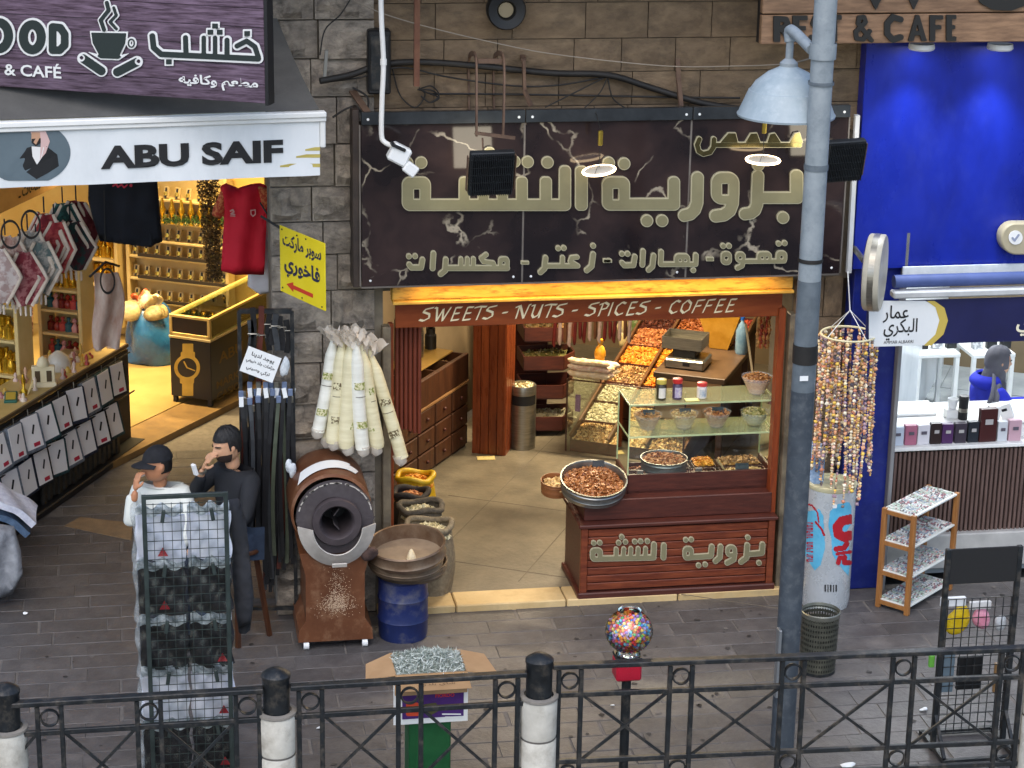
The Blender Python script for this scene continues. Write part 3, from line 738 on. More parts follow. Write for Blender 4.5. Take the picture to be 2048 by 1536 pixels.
mb = MB(); mb.box(((xa+xb)/2, .215, (zb+zt)/2), (xb-xa, .012, zt-zb-.02)); mb.build('web', M_dkwood, sh)

# ------------------------------------------------------------------ pipes, cables and lamps on the wall
def px_path(pts): return [W(x, y, d) for (x, y, d) in pts]
def smooth_path(P, n=6):
    out = []
    P = [P[0]]+list(P)+[P[-1]]
    for i in range(1, len(P)-2):
        for k in range(n):
            t = k/n; a, b, c, d = P[i-1], P[i], P[i+1], P[i+2]
            out.append(.5*((2*b)+(c-a)*t+(2*a-5*b+4*c-d)*t*t+(3*b-a-3*c+d)*t*t*t))
    out.append(P[-2]); return out
cp = thing('conduit_pipe', 'white conduit pipe hanging down in front of the marble sign', 'pipe', W(768, 280, -.45), world=True)
mb = MB(); mb.tube(smooth_path(px_path([(761, -60, -.45), (763, 40, -.45), (767, 125, -.45), (764, 200, -.45), (763, 268, -.45), (769, 284, -.46), (785, 292, -.48)]), 5), .017, 10); mb.build('pipe', M_white, cp, 50)
mb = MB(); a, b = W(767, 118, -.45), W(767, 130, -.45); mb.tube([a, b], .022, 10); mb.build('coupling', M_white, cp, 50)
fl = thing('floodlight', 'small white twin-box floodlight at the end of the white conduit', 'lamp', W(800, 310, -.5), world=True)
def tilted(cx, cy, w, h, ang, d, dep):
    c = W(cx, cy, d); M = Matrix.Rotation(ang, 3, 'Y'); return c, (w, dep, h), M
mb = MB(); c, s_, M = tilted(798, 308, .13, .12, R_(28), -.5, .10); mb.box(c, s_, M, .012); o = mb.build('lamp_box', M_whiteplastic, fl)
mb = MB(); c, s_, M = tilted(821, 338, .09, .075, R_(38), -.53, .06); mb.box(c, s_, M, .008); mb.build('lamp_head', M_whiteplastic, fl)
mb = MB(); mb.tube([W(785, 290, -.48), W(795, 298, -.5)], .02, 8); mb.tube([W(806, 322, -.5), W(814, 330, -.52)], .012, 8); mb.build('joint', M_white, fl, 50)
mb = MB(); c, s_, M = tilted(796, 293, .10, .02, R_(25), -.52, .09); mb.box(c, s_, M, .004); mb.build('cover', M_blackmatt, fl)

rp = thing('hanging_pole', 'reddish rusty square pole hanging above the marble sign', 'pole', W(833, 172, -.2), world=True)
mb = MB(); mb.bar(W(834, -60, -.2), W(833, 172, -.2), .036, .036); mb.build('pole', mat('red_rust', '#5d3a2c', '#74503c', scale=12, rough=.8, bump=.2), rp)
fb2 = thing('junction_box', 'tall black junction box on the stone wall beside the conduit', 'box', W(760, 185, -.05), world=True)
mb = MB(); c = W(757, 122, -.06); mb.box(c, (.15, .12, .42), None, .01); mb.build('case', M_blackmatt, fb2)
mb = MB(); mb.box(c+Vector((0, -.065, .0)), (.12, .01, .36), None, .004); mb.build('lid', M_black, fb2)
rl = thing('ring_speaker', 'round black ring-shaped horn on the upper stone wall', 'speaker', W(1010, 18, -.1), world=True)
c = W(1012, 20, -.12); MX = Matrix.Rotation(R_(90), 3, 'X')
mb = MB(); mb.lathe([(.055, 0), (.065, .03), (.12, .04), (.13, .02), (.125, -.06), (.05, -.08)], c, 28, MX); mb.build('ring', M_blackmatt, rl, 40)
mb = MB(); mb.lathe([(0.0, 0), (.05, 0), (.05, -.05)], c, 20, MX); mb.build('dish', mat('beige_plastic', '#8d7f63', rough=.5), rl, 40)
mb = MB(); mb.tube([c+Vector((-.03, .02, .05)), c+Vector((-.04, .02, .4))], .012, 8); mb.build('bracket', M_black, rl)

def floodlamp(cx, cy, name, label, ang, wpx=90):
    t = thing(name, label, 'floodlight', W(cx, cy+45, -.62), world=True, group='finned black floodlights in front of the sign')
    c = W(cx, cy, -.62); w = wpx/ (FPX/ (c-CAM).dot(FW)); h = w*1.06
    Mx = Matrix.Rotation(R_(16), 3, 'X') @ Matrix.Rotation(ang, 3, 'Z')
    mb = MB(); mb.box(c, (w, .05, h), Mx, .006); body = mb.build('housing', mat('flood_black', '#16191c', '#22272b', rough=.55, scale=10), t)
    for i in range(22):
        mb = MB(); mb.box(c+Mx @ Vector((w*(i-10.5)/23, -.036, 0)), (.004, .03, h*.94), Mx); mb.build('fin', MATS['flood_black'], t)
    for i in range(5):
        mb = MB(); mb.box(c+Mx @ Vector((0, -.034, h*(i-2)/5.6)), (w*.96, .018, .006), Mx); mb.build('rib', MATS['flood_black'], t)
    mb = MB(); mb.box(c+Mx @ Vector((0, .03, 0)), (w*.9, .008, h*.9), Mx); mb.build('lens', mat('lamp_lens', '#c9c4a8', rough=.2, emit='#fff2d8', estr=4), t)
    mb = MB()
    for s in (-1, 1): mb.box(c+Mx @ Vector((s*(w/2+.012), -.0, .0)), (.008, .035, h*.8), Mx, .002)
    mb.build('yoke', M_rust, t)
    return t, c
t1, c1 = floodlamp(982, 345, 'floodlight', 'finned black floodlight hung from the hoop bracket before the sign', R_(2))
t2, c2 = floodlamp(1686, 320, 'floodlight', 'finned black floodlight behind the lamp post at the sign corner', R_(6), 84)
hb = thing('hoop_bracket', 'rusty double hoop bracket reaching over the sign to a floodlight', 'bracket', W(975, 200, -.1), world=True)
for dx in (0, 1):
    P = [W(938+dx*50, 225, -.0), W(937+dx*50, 130, -.02), W(942+dx*52, 108, -.2), W(952+dx*55, 118, -.45), W(953+dx*55, 200, -.6), W(953+dx*53, 272, -.62)]
    mb = MB(); P = smooth_path(P, 6)
    for a, b in zip(P[:-1], P[1:]): mb.bar(a, b+(b-a)*.08, .03, .012, (1, 0, 0))
    mb.build('hoop', M_rust, hb)
MB().bar(W(955, 122, -.45), W(1005, 122, -.45), .016, .03).build('crossbar', M_rust, hb); mb = MB(); mb.bar(W(950, 266, -.63), W(1030, 276, -.63), .02, .02); mb.tube([W(965, 276, -.63), W(966, 298, -.63)], .006, 6); mb.build('crossbar', M_rust, hb)
wb = thing('wall_bracket', 'bent rusty steel bracket on the wall above the sign', 'bracket', W(1050, 170, -.05), world=True)
mb = MB(); P = [W(1045, 112, .0), W(1047, 120, -.1), W(1049, 180, -.12), W(1062, 212, -.15)]
for a, b in zip(P[:-1], P[1:]): mb.bar(a, b, .035, .02)
mb.build('arm', M_rust, wb)
wb2 = thing('wall_bracket', 'dark steel stub bracket on the wall close to the grey lamp', 'bracket', W(1355, 150, -.05), world=True)
mb = MB(); mb.bar(W(1355, 118, 0), W(1357, 160, -.05), .03, .02); mb.bar(W(1357, 160, -.05), W(1362, 212, -.1), .03, .02); mb.build('arm', M_rust, wb2)
def cable(pts, r, name, label, n=6, m=None, grp=None):
    mb = MB(); mb.tube(smooth_path(px_path(pts), n), r, 7); o = mb.build(name, m or M_cable, None, 60); return tag(o, label, 'cable', grp)
cable([(640, 162, -.15), (700, 150, -.1), (760, 130, -.06), (840, 124, -.05), (960, 132, -.05), (1100, 146, -.05), (1215, 150, -.05), (1300, 175, -.05), (1400, 205, -.05), (1480, 218, -.05)], .022, 'cable_bundle', 'thick black cable bundle sagging along the stone wall')
cable([(640, 165, -.12), (720, 155, -.08), (800, 135, -.07), (900, 155, -.05), (1030, 172, -.04), (1120, 170, -.04), (1205, 155, -.04)], .006, 'wire', 'thin wire sagging just under the thick cable bundle')
cable([(860, 188, -.03), (960, 188, -.03), (1100, 190, -.03), (1320, 194, -.03), (1480, 196, -.03)], .007, 'wire', 'straight dark wire running level above the sign')
cable([(1215, 152, -.05), (1160, 180, -.05), (1090, 215, -.05)], .005, 'wire', 'thin wire slanting down from the bundle toward the sign middle')
cable([(1215, 152, -.05), (1225, 195, -.05), (1250, 216, -.05)], .005, 'wire', 'short wire dropping off the bundle bend to the sign')
cable([(1216, 152, -.05), (1200, 185, -.05), (1168, 217, -.05)], .004, 'wire', 'short thin wire dropping left of the bundle bend')
cable([(785, 138, -.05), (800, 190, -.05), (830, 215, -.05), (850, 190, -.05), (838, 175, -.05)], .005, 'wire', 'looped wire hanging below the rusty pole')
for k in range(3):
    cable([(835+k*3, 180, -.05), (862, 172+k*8, -.06), (878, 190+k*3, -.05), (860, 205, -.06), (842, 192, -.05)], .005, 'wire', 'coil of black wire beneath the rusty hanging pole', grp='coiled wire under the pole')
cable([(690, -8, -.3), (760, 25, -.25), (860, 55, -.2), (1000, 88, -.2), (1120, 110, -.25), (1330, 132, -.4), (1480, 132, -.9), (1570, 128, -1.6), (1618, 118, -2.4)], .004, 'wire', 'pale thin wire strung across the wall to the lamp post', m=mat('pale_wire', '#8a8072', rough=.7))
cable([(700, 0, -.2), (680, 30, -.2), (650, 60, -.2), (640, 110, -.2)], .005, 'wire', 'thin black wire at the corner above the grey awning')
cable([(705, 175, -.1), (735, 195, -.1), (730, 225, -.1), (700, 215, -.1), (665, 235, -.1)], .007, 'wire', 'drooping wire at the upper corner of the marble sign')

def pendant(cx, cy, rx, ty, tilt, label):
    t = thing('pendant_lamp', label, 'lamp', W(cx, cy, -.42), world=True, group='glowing ring lamps in front of the sign')
    c = W(cx, cy, -.42); sc = FPX/(c-CAM).dot(FW); r = rx/sc
    Mt = Matrix.Rotation(tilt, 3, 'Y') @ Matrix.Rotation(R_(4), 3, 'X')
    mb = MB(); n = 36
    def f(u, v): a = 2*math.pi*u; b = 2*math.pi*v; return c+Mt @ Vector(((r+.009*math.cos(b))*math.cos(a), (r+.009*math.cos(b))*math.sin(a), .008*math.sin(b)))
    MB().lathe([(0, .006), (r*.9, .006), (r*.97, .0), (r*.9, -.006), (0, -.006)], c, 32, Mt).build('disc', mat('lamp_disc', '#c9c2b4', rough=.4), t, 40); mb.grid(f, n, 9, True); mb.build('ring', mat('lamp_glow', '#fff0d8', emit='#ffdfb0', estr=5), t, 60)
    p = W(cx+3, ty, -.42); mb = MB(); mb.lathe([(.012, -.05), (.017, -.045), (.017, .045), (.012, .05)], p, 12, capa=True, capb=True); mb.build('holder', mat('brass', '#a5903f', rough=.3, metal=.8), t, 40)
    mb = MB(); mb.tube([p+Vector((0, 0, -.05)), c+Vector((0, 0, .02))], .0025, 6); mb.tube([p+Vector((0, 0, .05)), Vector((p.x, SYF+.03, zt2+.01))], .003, 6)
    for a in (0, 2.1, 4.2): mb.tube([c+Vector((0, 0, .06)), c+Mt @ Vector((r*math.cos(a), r*math.sin(a), 0))], .0015, 5)
    mb.build('cord', M_cable, t)
pendant(1198, 341, 32, 276, R_(-9), 'glowing ring lamp hanging before the middle of the marble sign')
pendant(1526, 320, 33, 252, R_(0), 'glowing ring lamp hanging beside the grey lamp post')

# warm light strip tucked under the sign, above the lintel
ls = thing('light_strip', 'warm light strip tucked under the marble sign above the lintel', 'lamp', (.5, -.12, zbot-.02), world=True)
MB().box(((xl+xr)/2, -.16, zbot-.004), (xr-xl-.3, .03, .012)).build('strip', mat('strip_glow', '#ffcf80', emit='#ffb850', estr=3), ls)
L = bpy.data.lights.new('strip_light', 'AREA'); L.shape = 'RECTANGLE'; L.size = xr-xl-.3; L.size_y = .03; L.energy = 6; L.color = (1, .68, .28)
lo = bpy.data.objects.new('strip_light', L); COL.objects.link(lo); lo.location = ((xl+xr)/2, -.16, zbot-.016); lo.rotation_euler = (R_(-20), 0, 0)

# ------------------------------------------------------------------ food heaps
def nutmat(name, cols, rough=.55): return mat('food_'+name, cols[0], island=cols, rough=rough)
NUT = {
 'peanut': nutmat('peanut', ['#a9743f', '#c08a4d', '#8e5a2d', '#b57c45']), 'cashew': nutmat('cashew', ['#c9a66c', '#d8b97f', '#b8925a', '#e0c590']),
 'apricot': nutmat('apricot', ['#d98a1e', '#e39a2d', '#c87412', '#e8a83c']), 'mango': nutmat('mango', ['#e0a820', '#d99512', '#e8b93a', '#cf8a10']),
 'mixed': nutmat('mixed', ['#c2a06a', '#96703f', '#d6ba86', '#7a5530', '#b98d52']), 'pistachio': nutmat('pistachio', ['#b3a468', '#9c9658', '#c9b987', '#8f8a4c']),
 'almond': nutmat('almond', ['#8a4a22', '#9c5a2c', '#7a3d1a', '#a8663a']), 'date': nutmat('date', ['#4a2318', '#5e2f20', '#6b3726', '#3d1c12']),
 'fig': nutmat('fig', ['#a8683a', '#bf7c48', '#94562e', '#c78c58']), 'seed': nutmat('seed', ['#cfc7a4', '#bdb48e', '#ddd6b6', '#a39a74']),
 'walnut': nutmat('walnut', ['#b58a52', '#a1763f', '#c89d62', '#8d6534']), 'red': nutmat('red', ['#8a2a1c', '#a13a22', '#74201a', '#b5502e']),
 'herb': nutmat('herb', ['#a3aaa0', '#bcc2b8', '#8a928a', '#ccd0c8', '#7d877c']), 'orange': nutmat('orange', ['#d98420', '#e39630', '#cc7414', '#e8a444']),
 'coated': nutmat('coated', ['#a06a3c', '#8e5630', '#b47e50', '#7e4a26'], .4)}
def heap(name, fn, n, size, material, parent, bulge=.02, elong=1.5, kind='stuff', under=True):
    """a fill of small pieces lying on the surface fn(u,v) -> point"""
    mb = MB()
    if under: mb.grid(lambda u, v: Vector(fn(u, v))+Vector((0, 0, bulge*(1-(2*u-1)**2)*(1-(2*v-1)**2)-size*.5)), 6, 6)
    for _ in range(n):
        u, v = random.random(), random.random()
        p = Vector(fn(u, v)); p.z += bulge*(1-(2*u-1)**2)*(1-(2*v-1)**2)+random.uniform(-.3, .5)*size
        s = size*random.uniform(.7, 1.25); mb.octa(p, (s*elong, s, s*.8), rrot())
    return mb.build(name, material, parent, 80, kind)
def disc(c, r, M=None):
    c = Vector(c)
    def f(u, v):
        x, y = 2*u-1, 2*v-1; a = x*math.sqrt(max(0, 1-y*y/2)); b = y*math.sqrt(max(0, 1-x*x/2)); q = Vector((a*r, b*r, 0))
        return c+(M @ q if M is not None else q)
    return f
def quadf(a, b, c, d):
    a, b, c, d = map(Vector, (a, b, c, d))
    return lambda u, v: (a*(1-u)+b*u)*(1-v)+(d*(1-u)+c*u)*v
FZ = .045

# ------------------------------------------------------------------ drawer cabinet along the left wall
c1_, c2_ = G(850, 948, FZ), G(934, 889, FZ); cd_ = (c2_-c1_).normalized(); cn_ = Vector((cd_.y, -cd_.x, 0))   # outward normal, into the shop
cab = thing('drawer_cabinet', 'dark brown drawer cabinet with open spice trays on top along the wall', 'cabinet', c1_, world=True)
LA, LB = -1.15, .80
def cp_(t, s, z): return c1_+cd_*t+cn_*s+Vector((0, 0, z-FZ))
MC = Matrix((cd_, cn_, Vector((0, 0, 1)))).transposed()
def cbx(t0, t1, s0, s1, z0, z1, ch=.004): return MB().box(cp_((t0+t1)/2, (s0+s1)/2, (z0+z1)/2), (t1-t0, s1-s0, z1-z0), MC, ch)
cbx(LA, LB, -.5, 0, FZ, .62).build('carcass', M_dkwood, cab)
nd = 6; dw = (LB-LA)/nd
for i in range(nd):
    for j in range(3):
        z0 = FZ+.03+j*.185
        d = cbx(LA+i*dw+.012, LA+(i+1)*dw-.012, .0, .022, z0, z0+.168, .006).build('drawer', M_dkwood, cab)
        mb = MB(); mb.ball(cp_(LA+(i+.5)*dw, .032, z0+.084), .016, 8, 5); mb.build('knob', M_cherrydk, d, 60)
cbx(LA, LB, -.5, .03, .622, .645).build('counter_rail', mat('pale_edge_wood', '#7b5836', '#8f6a42', rough=.45, scale=6), cab)
MBx = cbx(LA, LB, -.02, .02, .648, .88); MBx.build('front_board', M_dkwood, cab)
cbx(LA, LB, -.54, -.5, .648, .88).build('rear_board', M_dkwood, cab)
for k, t in enumerate(np.linspace(LA, LB, 8)): cbx(t-.008, t+.008, -.498, -.022, .65, .87).build('divider', M_dkwood, cab)
kinds = ['pistachio', 'seed', 'cashew', 'almond', 'mixed', 'seed', 'walnut']
for k in range(7):
    t0, t1 = LA+(LB-LA)/7*k+.012, LA+(LB-LA)/7*(k+1)-.012
    heap('spice_fill', quadf(cp_(t0, -.48, .78), cp_(t1, -.48, .78), cp_(t1, -.03, .78), cp_(t0, -.03, .78)), 70, .012, NUT[kinds[k]], cab, .02)
cbx(LA+1.2, LA+1.9, -.42, -.10, .885, .90).build('tray_lid', mat('amber_lid', '#8a6a35', '#a3823f', rough=.3, scale=4), cab)
# grinders and tins standing on the cabinet
for (px, py, z, r, h, m, lb) in ((862, 672, .80, .06, .34, M_steel, 'steel grinder standing on the drawer cabinet behind the shutter'), (905, 668, .80, .05, .2, mat('dark_tin', '#27241f', rough=.4), 'dark tin standing on the drawer cabinet near the wooden pillar')):
    p = cp_(.45 if px < 880 else .72, -.3, .88)
    t = thing('grinder' if px < 880 else 'tin', lb, 'grinder' if px < 880 else 'tin', p, world=True)
    MB().lathe([(r, 0), (r, h*.7), (r*.8, h*.75), (r*.8, h)], p, 18, capa=True, capb=True).build('body', m, t, 40)
    MB().lathe([(r*.3, h), (r*.9, h+.02), (r*.9, h+.05), (0, h+.06)], p, 18, capa=True).build('lid', M_blackmatt, t, 40)

# ------------------------------------------------------------------ wooden pillar, ash bin, corner trays
p = G(985, 898, FZ)
pl = thing('wooden_pillar', 'varnished reddish wooden pillar inside the spice shop', 'pillar', p, R_(-28), world=True)
MR = RZ(R_(-24))
M_plank = mat('varnished_plank', '#5a2613', '#7d3d1d', scale=3, rough=.3, stretch=(7, 7, .8), bump=.1, rand=.12)
MB().box(p+Vector((0, 0, 1.27)), (.27, .27, 2.54), MR).build('core', M_cherrydk, pl)
for k in range(4):
    MB().box(p+MR @ Vector((-.108+k*.072, -.143, 1.27)), (.068, .016, 2.54), MR, .003).build('plank', M_plank, pl)
    MB().box(p+MR @ Vector((.143, -.108+k*.072, 1.27)), (.016, .068, 2.54), MR, .003).build('plank', M_plank, pl)
p = G(1044, 893, FZ); ab = thing('ash_bin', 'brushed steel ash bin beside the wooden pillar', 'bin', p, world=True)
r = .114
MB().lathe([(r, 0), (r, .40)], p, 32, capa=True).build('body', M_steel, ab, 40)
MB().lathe([(r, .485), (r, .555), (r*.97, .563), (r*.86, .563), (r*.86, .545), (0, .545)], p, 32).build('rim', M_steel, ab, 40)
MB().lathe([(r*.97, .40), (r*.97, .485)], p, 32).build('slot', M_blackmatt, ab, 40)
mb = MB()
for a0 in range(32):
    a = 2*math.pi*a0/32; d = (CAM-p).to_2d().angle_signed(Vector((math.cos(a), math.sin(a))))
    if abs(d) > 1.05:
        b = 2*math.pi*(a0+1)/32
        mb.quad(p+Vector((r*math.cos(a), r*math.sin(a), .40)), p+Vector((r*math.cos(b), r*math.sin(b), .40)), p+Vector((r*math.cos(b), r*math.sin(b), .485)), p+Vector((r*math.cos(a), r*math.sin(a), .485)))
mb.build('shell', M_steel, ab, 40)
heap('ash_gravel', disc(p+Vector((0, 0, .552)), r*.8), 60, .010, mat('food_ash', '#c9bb94', island=['#d9cda8', '#a3946a', '#efe6c8', '#857850'], rough=.7), ab, .008)
ct = thing('tray_shelf', 'dark brown corner shelf with stacked hexagonal food trays', 'shelf', G(1092, 886, FZ), world=True)
fills = ['seed', None, 'pistachio', 'cashew', 'mixed']
cpos = G(1090, 870, FZ); cpos = cpos+Vector((.04, .12, 0))
MB().box(cpos+Vector((-.12, .28, 1.2)), (.34, .03, 2.4), RZ(R_(-28)), .004).build('back_board', M_cherrydk, ct)
for k, z in enumerate((.05, .34, .60, .86, 1.12)):
    poly = [(-.24, .2), (-.24, -.14), (.10, -.17), (.22, -.02), (.22, .2)]
    mb = MB(); mb.prism(poly, cpos+Vector((0, 0, z)), (1, 0, 0), (0, 1, 0), (0, 0, .015))
    n_ = len(poly)
    for i in range(n_):
        a = Vector((*poly[i], 0)); b = Vector((*poly[(i+1) % n_], 0)); mb.bar(cpos+a+Vector((0, 0, z+.07)), cpos+b+Vector((0, 0, z+.07)), .014, .115)
    tr = mb.build('tray', M_cherrydk, ct)
    if fills[k]: heap('tray_fill', quadf(cpos+Vector((-.22, .18, z+.085)), cpos+Vector((.2, .18, z+.085)), cpos+Vector((.12, -.12, z+.085)), cpos+Vector((-.22, -.12, z+.085))), 110, .012 if k != 3 else .02, NUT[fills[k]], tr, .03)
MB().box(G(972, 917, FZ)+Vector((0, 0, .004)), (.15, .09, .004), RZ(R_(-4))).build('floor_notice', mat('yellow_notice', '#b9a668', '#cdbd86', scale=30, rough=.6), None)
tag(bpy.data.objects['floor_notice'], 'small yellow printed card lying on the shop floor', 'card')

# ------------------------------------------------------------------ sloping bank of nuts and dried fruit
bk0 = G(1140, 885, .12); ax = SX.copy(); av = Vector((.70, 1.02, 0)); av.normalize()
bank = thing('nut_display', 'glass fronted sloping bank of nuts and dried fruit compartments', 'display case', G(1140, 893, FZ), world=True)
BL, BW = 1.80, 1.0
def bp_(c, t, dz=0): return bk0+ax*(c*BW)+av*(t*BL)+Vector((0, 0, .02+t*.72+dz))
rows = [['mixed', 'seed', 'seed', 'mixed', 'orange', 'fig', 'date'], ['cashew', 'cashew', 'mixed', 'orange', 'apricot', 'fig', 'almond'], ['mixed', 'walnut', 'fig', 'mango', 'orange', 'date', 'red']]
for ci in range(3):
    for ri in range(7):
        c0, c1x, t0, t1x = ci/3+.012, (ci+1)/3-.012, ri/7+.006, (ri+1)/7-.006
        kf = rows[ci][ri]
        heap('food_fill', quadf(bp_(c0, t0, -.01), bp_(c1x, t0, -.01), bp_(c1x, t1x, -.01), bp_(c0, t1x, -.01)), 420, .010 if kf in ('cashew', 'mixed', 'seed', 'walnut') else .014, NUT[kf], bank, .045)
for ci in range(4):
    mb = MB(); P = [bp_(ci/3, t/6, .045) for t in range(7)]; mb.tube(P, .013, 6); mb.add([bp_(ci/3, 0, .04), bp_(ci/3, 1, .04), bp_(ci/3, 1, -.12), bp_(ci/3, 0, -.12)], [(0, 1, 2, 3)])
    mb.build('divider', mat('divider_wood', '#5d4028', '#76563a', rough=.4, scale=5), bank)
for ri in range(8):
    mb = MB(); mb.bar(bp_(0, ri/7, -.02), bp_(1, ri/7, -.02), .008, .06); mb.build('cross_divider', M_cherrydk, bank)
mb = MB(); q0, q1, q2, q3 = bp_(0, 0, -.03), bp_(1, 0, -.03), bp_(1, 1, -.03), bp_(0, 1, -.03)
lo_ = lambda v: Vector((v.x, v.y, FZ))
mb.add([q0, q1, q2, q3, lo_(q0), lo_(q1), lo_(q2), lo_(q3)], [(0, 1, 2, 3), (0, 4, 5, 1), (1, 5, 6, 2), (2, 6, 7, 3), (3, 7, 4, 0)]); mb.build('body', M_cherrydk, bank)
# glass sides that stand up around the bank's low front
gl = bk0-ax*.012-av*.06; g0 = Vector((gl.x, gl.y, FZ+.02))
mb = MB(); e1 = g0+av*.75; mb.add([g0, e1, e1+Vector((0, 0, .62)), g0+Vector((0, 0, .62))], [(0, 1, 2, 3)]); e2 = g0+ax*(BW+.03); mb.add([g0, e2, e2+Vector((0, 0, .62)), g0+Vector((0, 0, .62))], [(0, 1, 2, 3)])
mb.build('glass_pane', M_clear, bank, kind='stuff')
mb = MB()
for b_ in (g0, e1, e2): mb.tube([b_, b_+Vector((0, 0, .64))], .008, 6)
mb.tube([g0+Vector((0, 0, .64)), e2+Vector((0, 0, .64))], .007, 6); mb.tube([g0+Vector((0, 0, .64)), e1+Vector((0, 0, .64))], .007, 6); mb.build('corner_bar', M_dkwood, bank)
MB().box(g0+ax*.10-av*.008+Vector((0, 0, .44)), (.045, .004, .15), Matrix((ax, av, Vector((0, 0, 1)))).transposed()).build('price_card', mat('mauve_card', '#7d6478', '#9a8296', scale=60, rough=.5), bank)
# candy rolls piled on the corner of the glass
for k in range(9):
    lab = ['cream', 'pink', 'tan'][k % 3]; zc_ = g0.z+.66+.055*(k//4); q = g0+ax*(.16+.02*(k % 2))+av*(.02+.06*(k % 4))
    q.z = zc_+.028
    o = MB().tube(smooth_path([q-ax*.17+Vector((0, 0, .01)), q-ax*.05, q+ax*.08+Vector((0, 0, .006)), q+ax*.2], 3), [.008]+[.028]*8+[.008], 8).build('candy_roll', mat('roll_'+lab, {'cream': '#d9c39a', 'pink': '#c39a88', 'tan': '#c49a58'}[lab], '#e6dcc4', scale=26, rough=.4), None, 50)
    tag(o, 'cellophane wrapped candy roll in the pile atop the nut display', 'candy roll', 'candy rolls piled on the nut display')
o = MB(); q = g0+ax*.24+av*.1+Vector((0, 0, .86))
o.ball(q, (.05, .04, .085), 10, 7); o.tube([q+Vector((0, 0, .07)), q+Vector((0, 0, .13))], [.015, .03], 8); o = o.build('fruit_bag', mat('orange_bag', '#cf8a14', '#e2a63a', scale=30, rough=.3), None, 50); tag(o, 'small orange bag of dried fruit atop the candy rolls', 'bag')
# dried sausage strips hanging in a row
for k in range(16):
    px = 1110+k*10; y0 = 2.3; q = W(px, 640, y0); L_ = W(px, 686-(k % 3)*4+(8 if k < 5 else 0), y0).z
    m = [mat('sausage_red', '#5b1c1a', '#7b2a22', scale=20, rough=.45), mat('sausage_pale', '#b5968a', '#c9b0a2', scale=30, rough=.5), mat('sausage_brown', '#5e3a22', '#74492a', scale=20, rough=.45)][(0, 1, 2, 1, 0, 0)[k % 6]]
    o = MB().tube([(q.x, y0, q.z+.2), (q.x+.004, y0+.01*(k % 2), q.z), (q.x-.006+.006*(k % 3), y0, L_+.03), (q.x+.004*(k % 2), y0, L_)], [.012, .015, .016, .007], 8).build('fruit_leather_stick', m, None, 50)
    tag(o, 'walnut and grape stick hanging in the row over the nut display', 'sweet', 'hanging sweet sticks under the fascia board')

for k in range(12):                              # packs hanging on the back wall above the bank
    q = W(1245+(k % 6)*22, 652+(k//6)*26, 4.6+.05*(k % 3)); c = ['#c9b27a', '#b56a2c', '#d8c9a0', '#8a3a24', '#a88a3c', '#5a6a3a'][(k*5) % 6]
    o = lump(q, (.05, .025, .075), 80+k, .15, 10, 8, .95).build('snack_bag', mat('snack'+c, c, '#d9cfae', scale=14, rough=.3, lo=.5, hi=.7), None, 60); tag(o, 'snack bag hanging on the back wall above the nut display, %s row' % ('upper' if k < 6 else 'lower'), 'bag', 'snack bags on the back wall')
# ------------------------------------------------------------------ the front counter
fx0, fx1 = .475, 1.91
ctr = thing('shop_counter', 'cherry wood shop counter with gold lettering and glass case in the doorway', 'counter', (1.19, .2, .02), world=True)
yF = -.06
z1 = W(1350, 1046, yF).z; z2 = W(1350, 993, yF+.07).z
mb = MB(); mb.box(((fx0+fx1)/2, .24, (.075+z1)/2), (fx1-fx0-.02, .56, z1-.075)); mb.build('carcass', M_cherrydk, ctr)
npl = 8
for i in range(npl):
    za, zb_ = .10+(z1-.12)*i/npl, .10+(z1-.12)*(i+1)/npl
    MB().box(((fx0+fx1)/2, yF+.004, (za+zb_)/2), (fx1-fx0-.11, .022, zb_-za-.006), None, .004).build('plank', M_cherry, ctr)
for x in (fx0+.028, fx1-.028): MB().box((x, yF, (.06+z1)/2), (.05, .04, z1-.07), None, .004).build('stile', M_cherry, ctr)
MB().box(((fx0+fx1)/2, .22, .065), (fx1-fx0+.03, .62, .05), None, .008).build('plinth', M_cherrydk, ctr)
MB().box(((fx0+fx1)/2, .22, z1+.008), (fx1-fx0+.03, .62, .026), None, .006).build('ledge', M_cherrydk, ctr)
mb = MB(); mb.box(((fx0+fx1)/2+.01, .26, (z1+z2)/2+.012), (fx1-fx0-.05, .52, z2-z1-.02), None, .006); mb.build('upper_box', M_cherrydk, ctr)
for x in (fx0+.06, fx0+.5, fx0+.95, fx1-.06):
    mb = MB(); mb.lathe([(.0, -.012), (.024, -.012), (.024, .012), (0, .012)], (x, yF+.0, .026), 14, Matrix.Rotation(R_(90), 3, 'Y')); mb.build('caster', M_steel, ctr, 40)
fc = crop_fn(1000, 900, 600/2048, yF-.007); q = 20
mk = lambda s_: gold('counter_letter', s_, fc, ctr, res=3, rim=5, th=.014)
mk(SDF().rbox(610, 660, 700, 757, 34).hole(648, 700, 662, 722).stroke([(640, 737), (1045, 728)], q).stroke([(790, 672), (790, 730)], q-3).stroke([(842, 670), (838, 730)], q-3).stroke([(890, 668), (886, 730)], q-3).stroke([(940, 668), (936, 730)], q-3).stroke([(990, 668), (988, 726)], q-3).stroke([(1048, 640), (1044, 725)], q))
mk(SDF().stroke([(1115, 646), (1112, 728)], q))
mk(SDF().rbox(1242, 650, 1320, 748, 34).hole(1272, 690, 1286, 712).stroke([(1270, 728), (1432, 718)], q).stroke([(1442, 655), (1436, 715)], q))
mk(SDF().stroke([(1502, 655), (1496, 728), (1468, 752)], q)); mk(SDF().rbox(1534, 640, 1614, 728, 36).hole(1566, 672, 1582, 694).stroke([(1596, 700), (1590, 742), (1548, 764)], q))
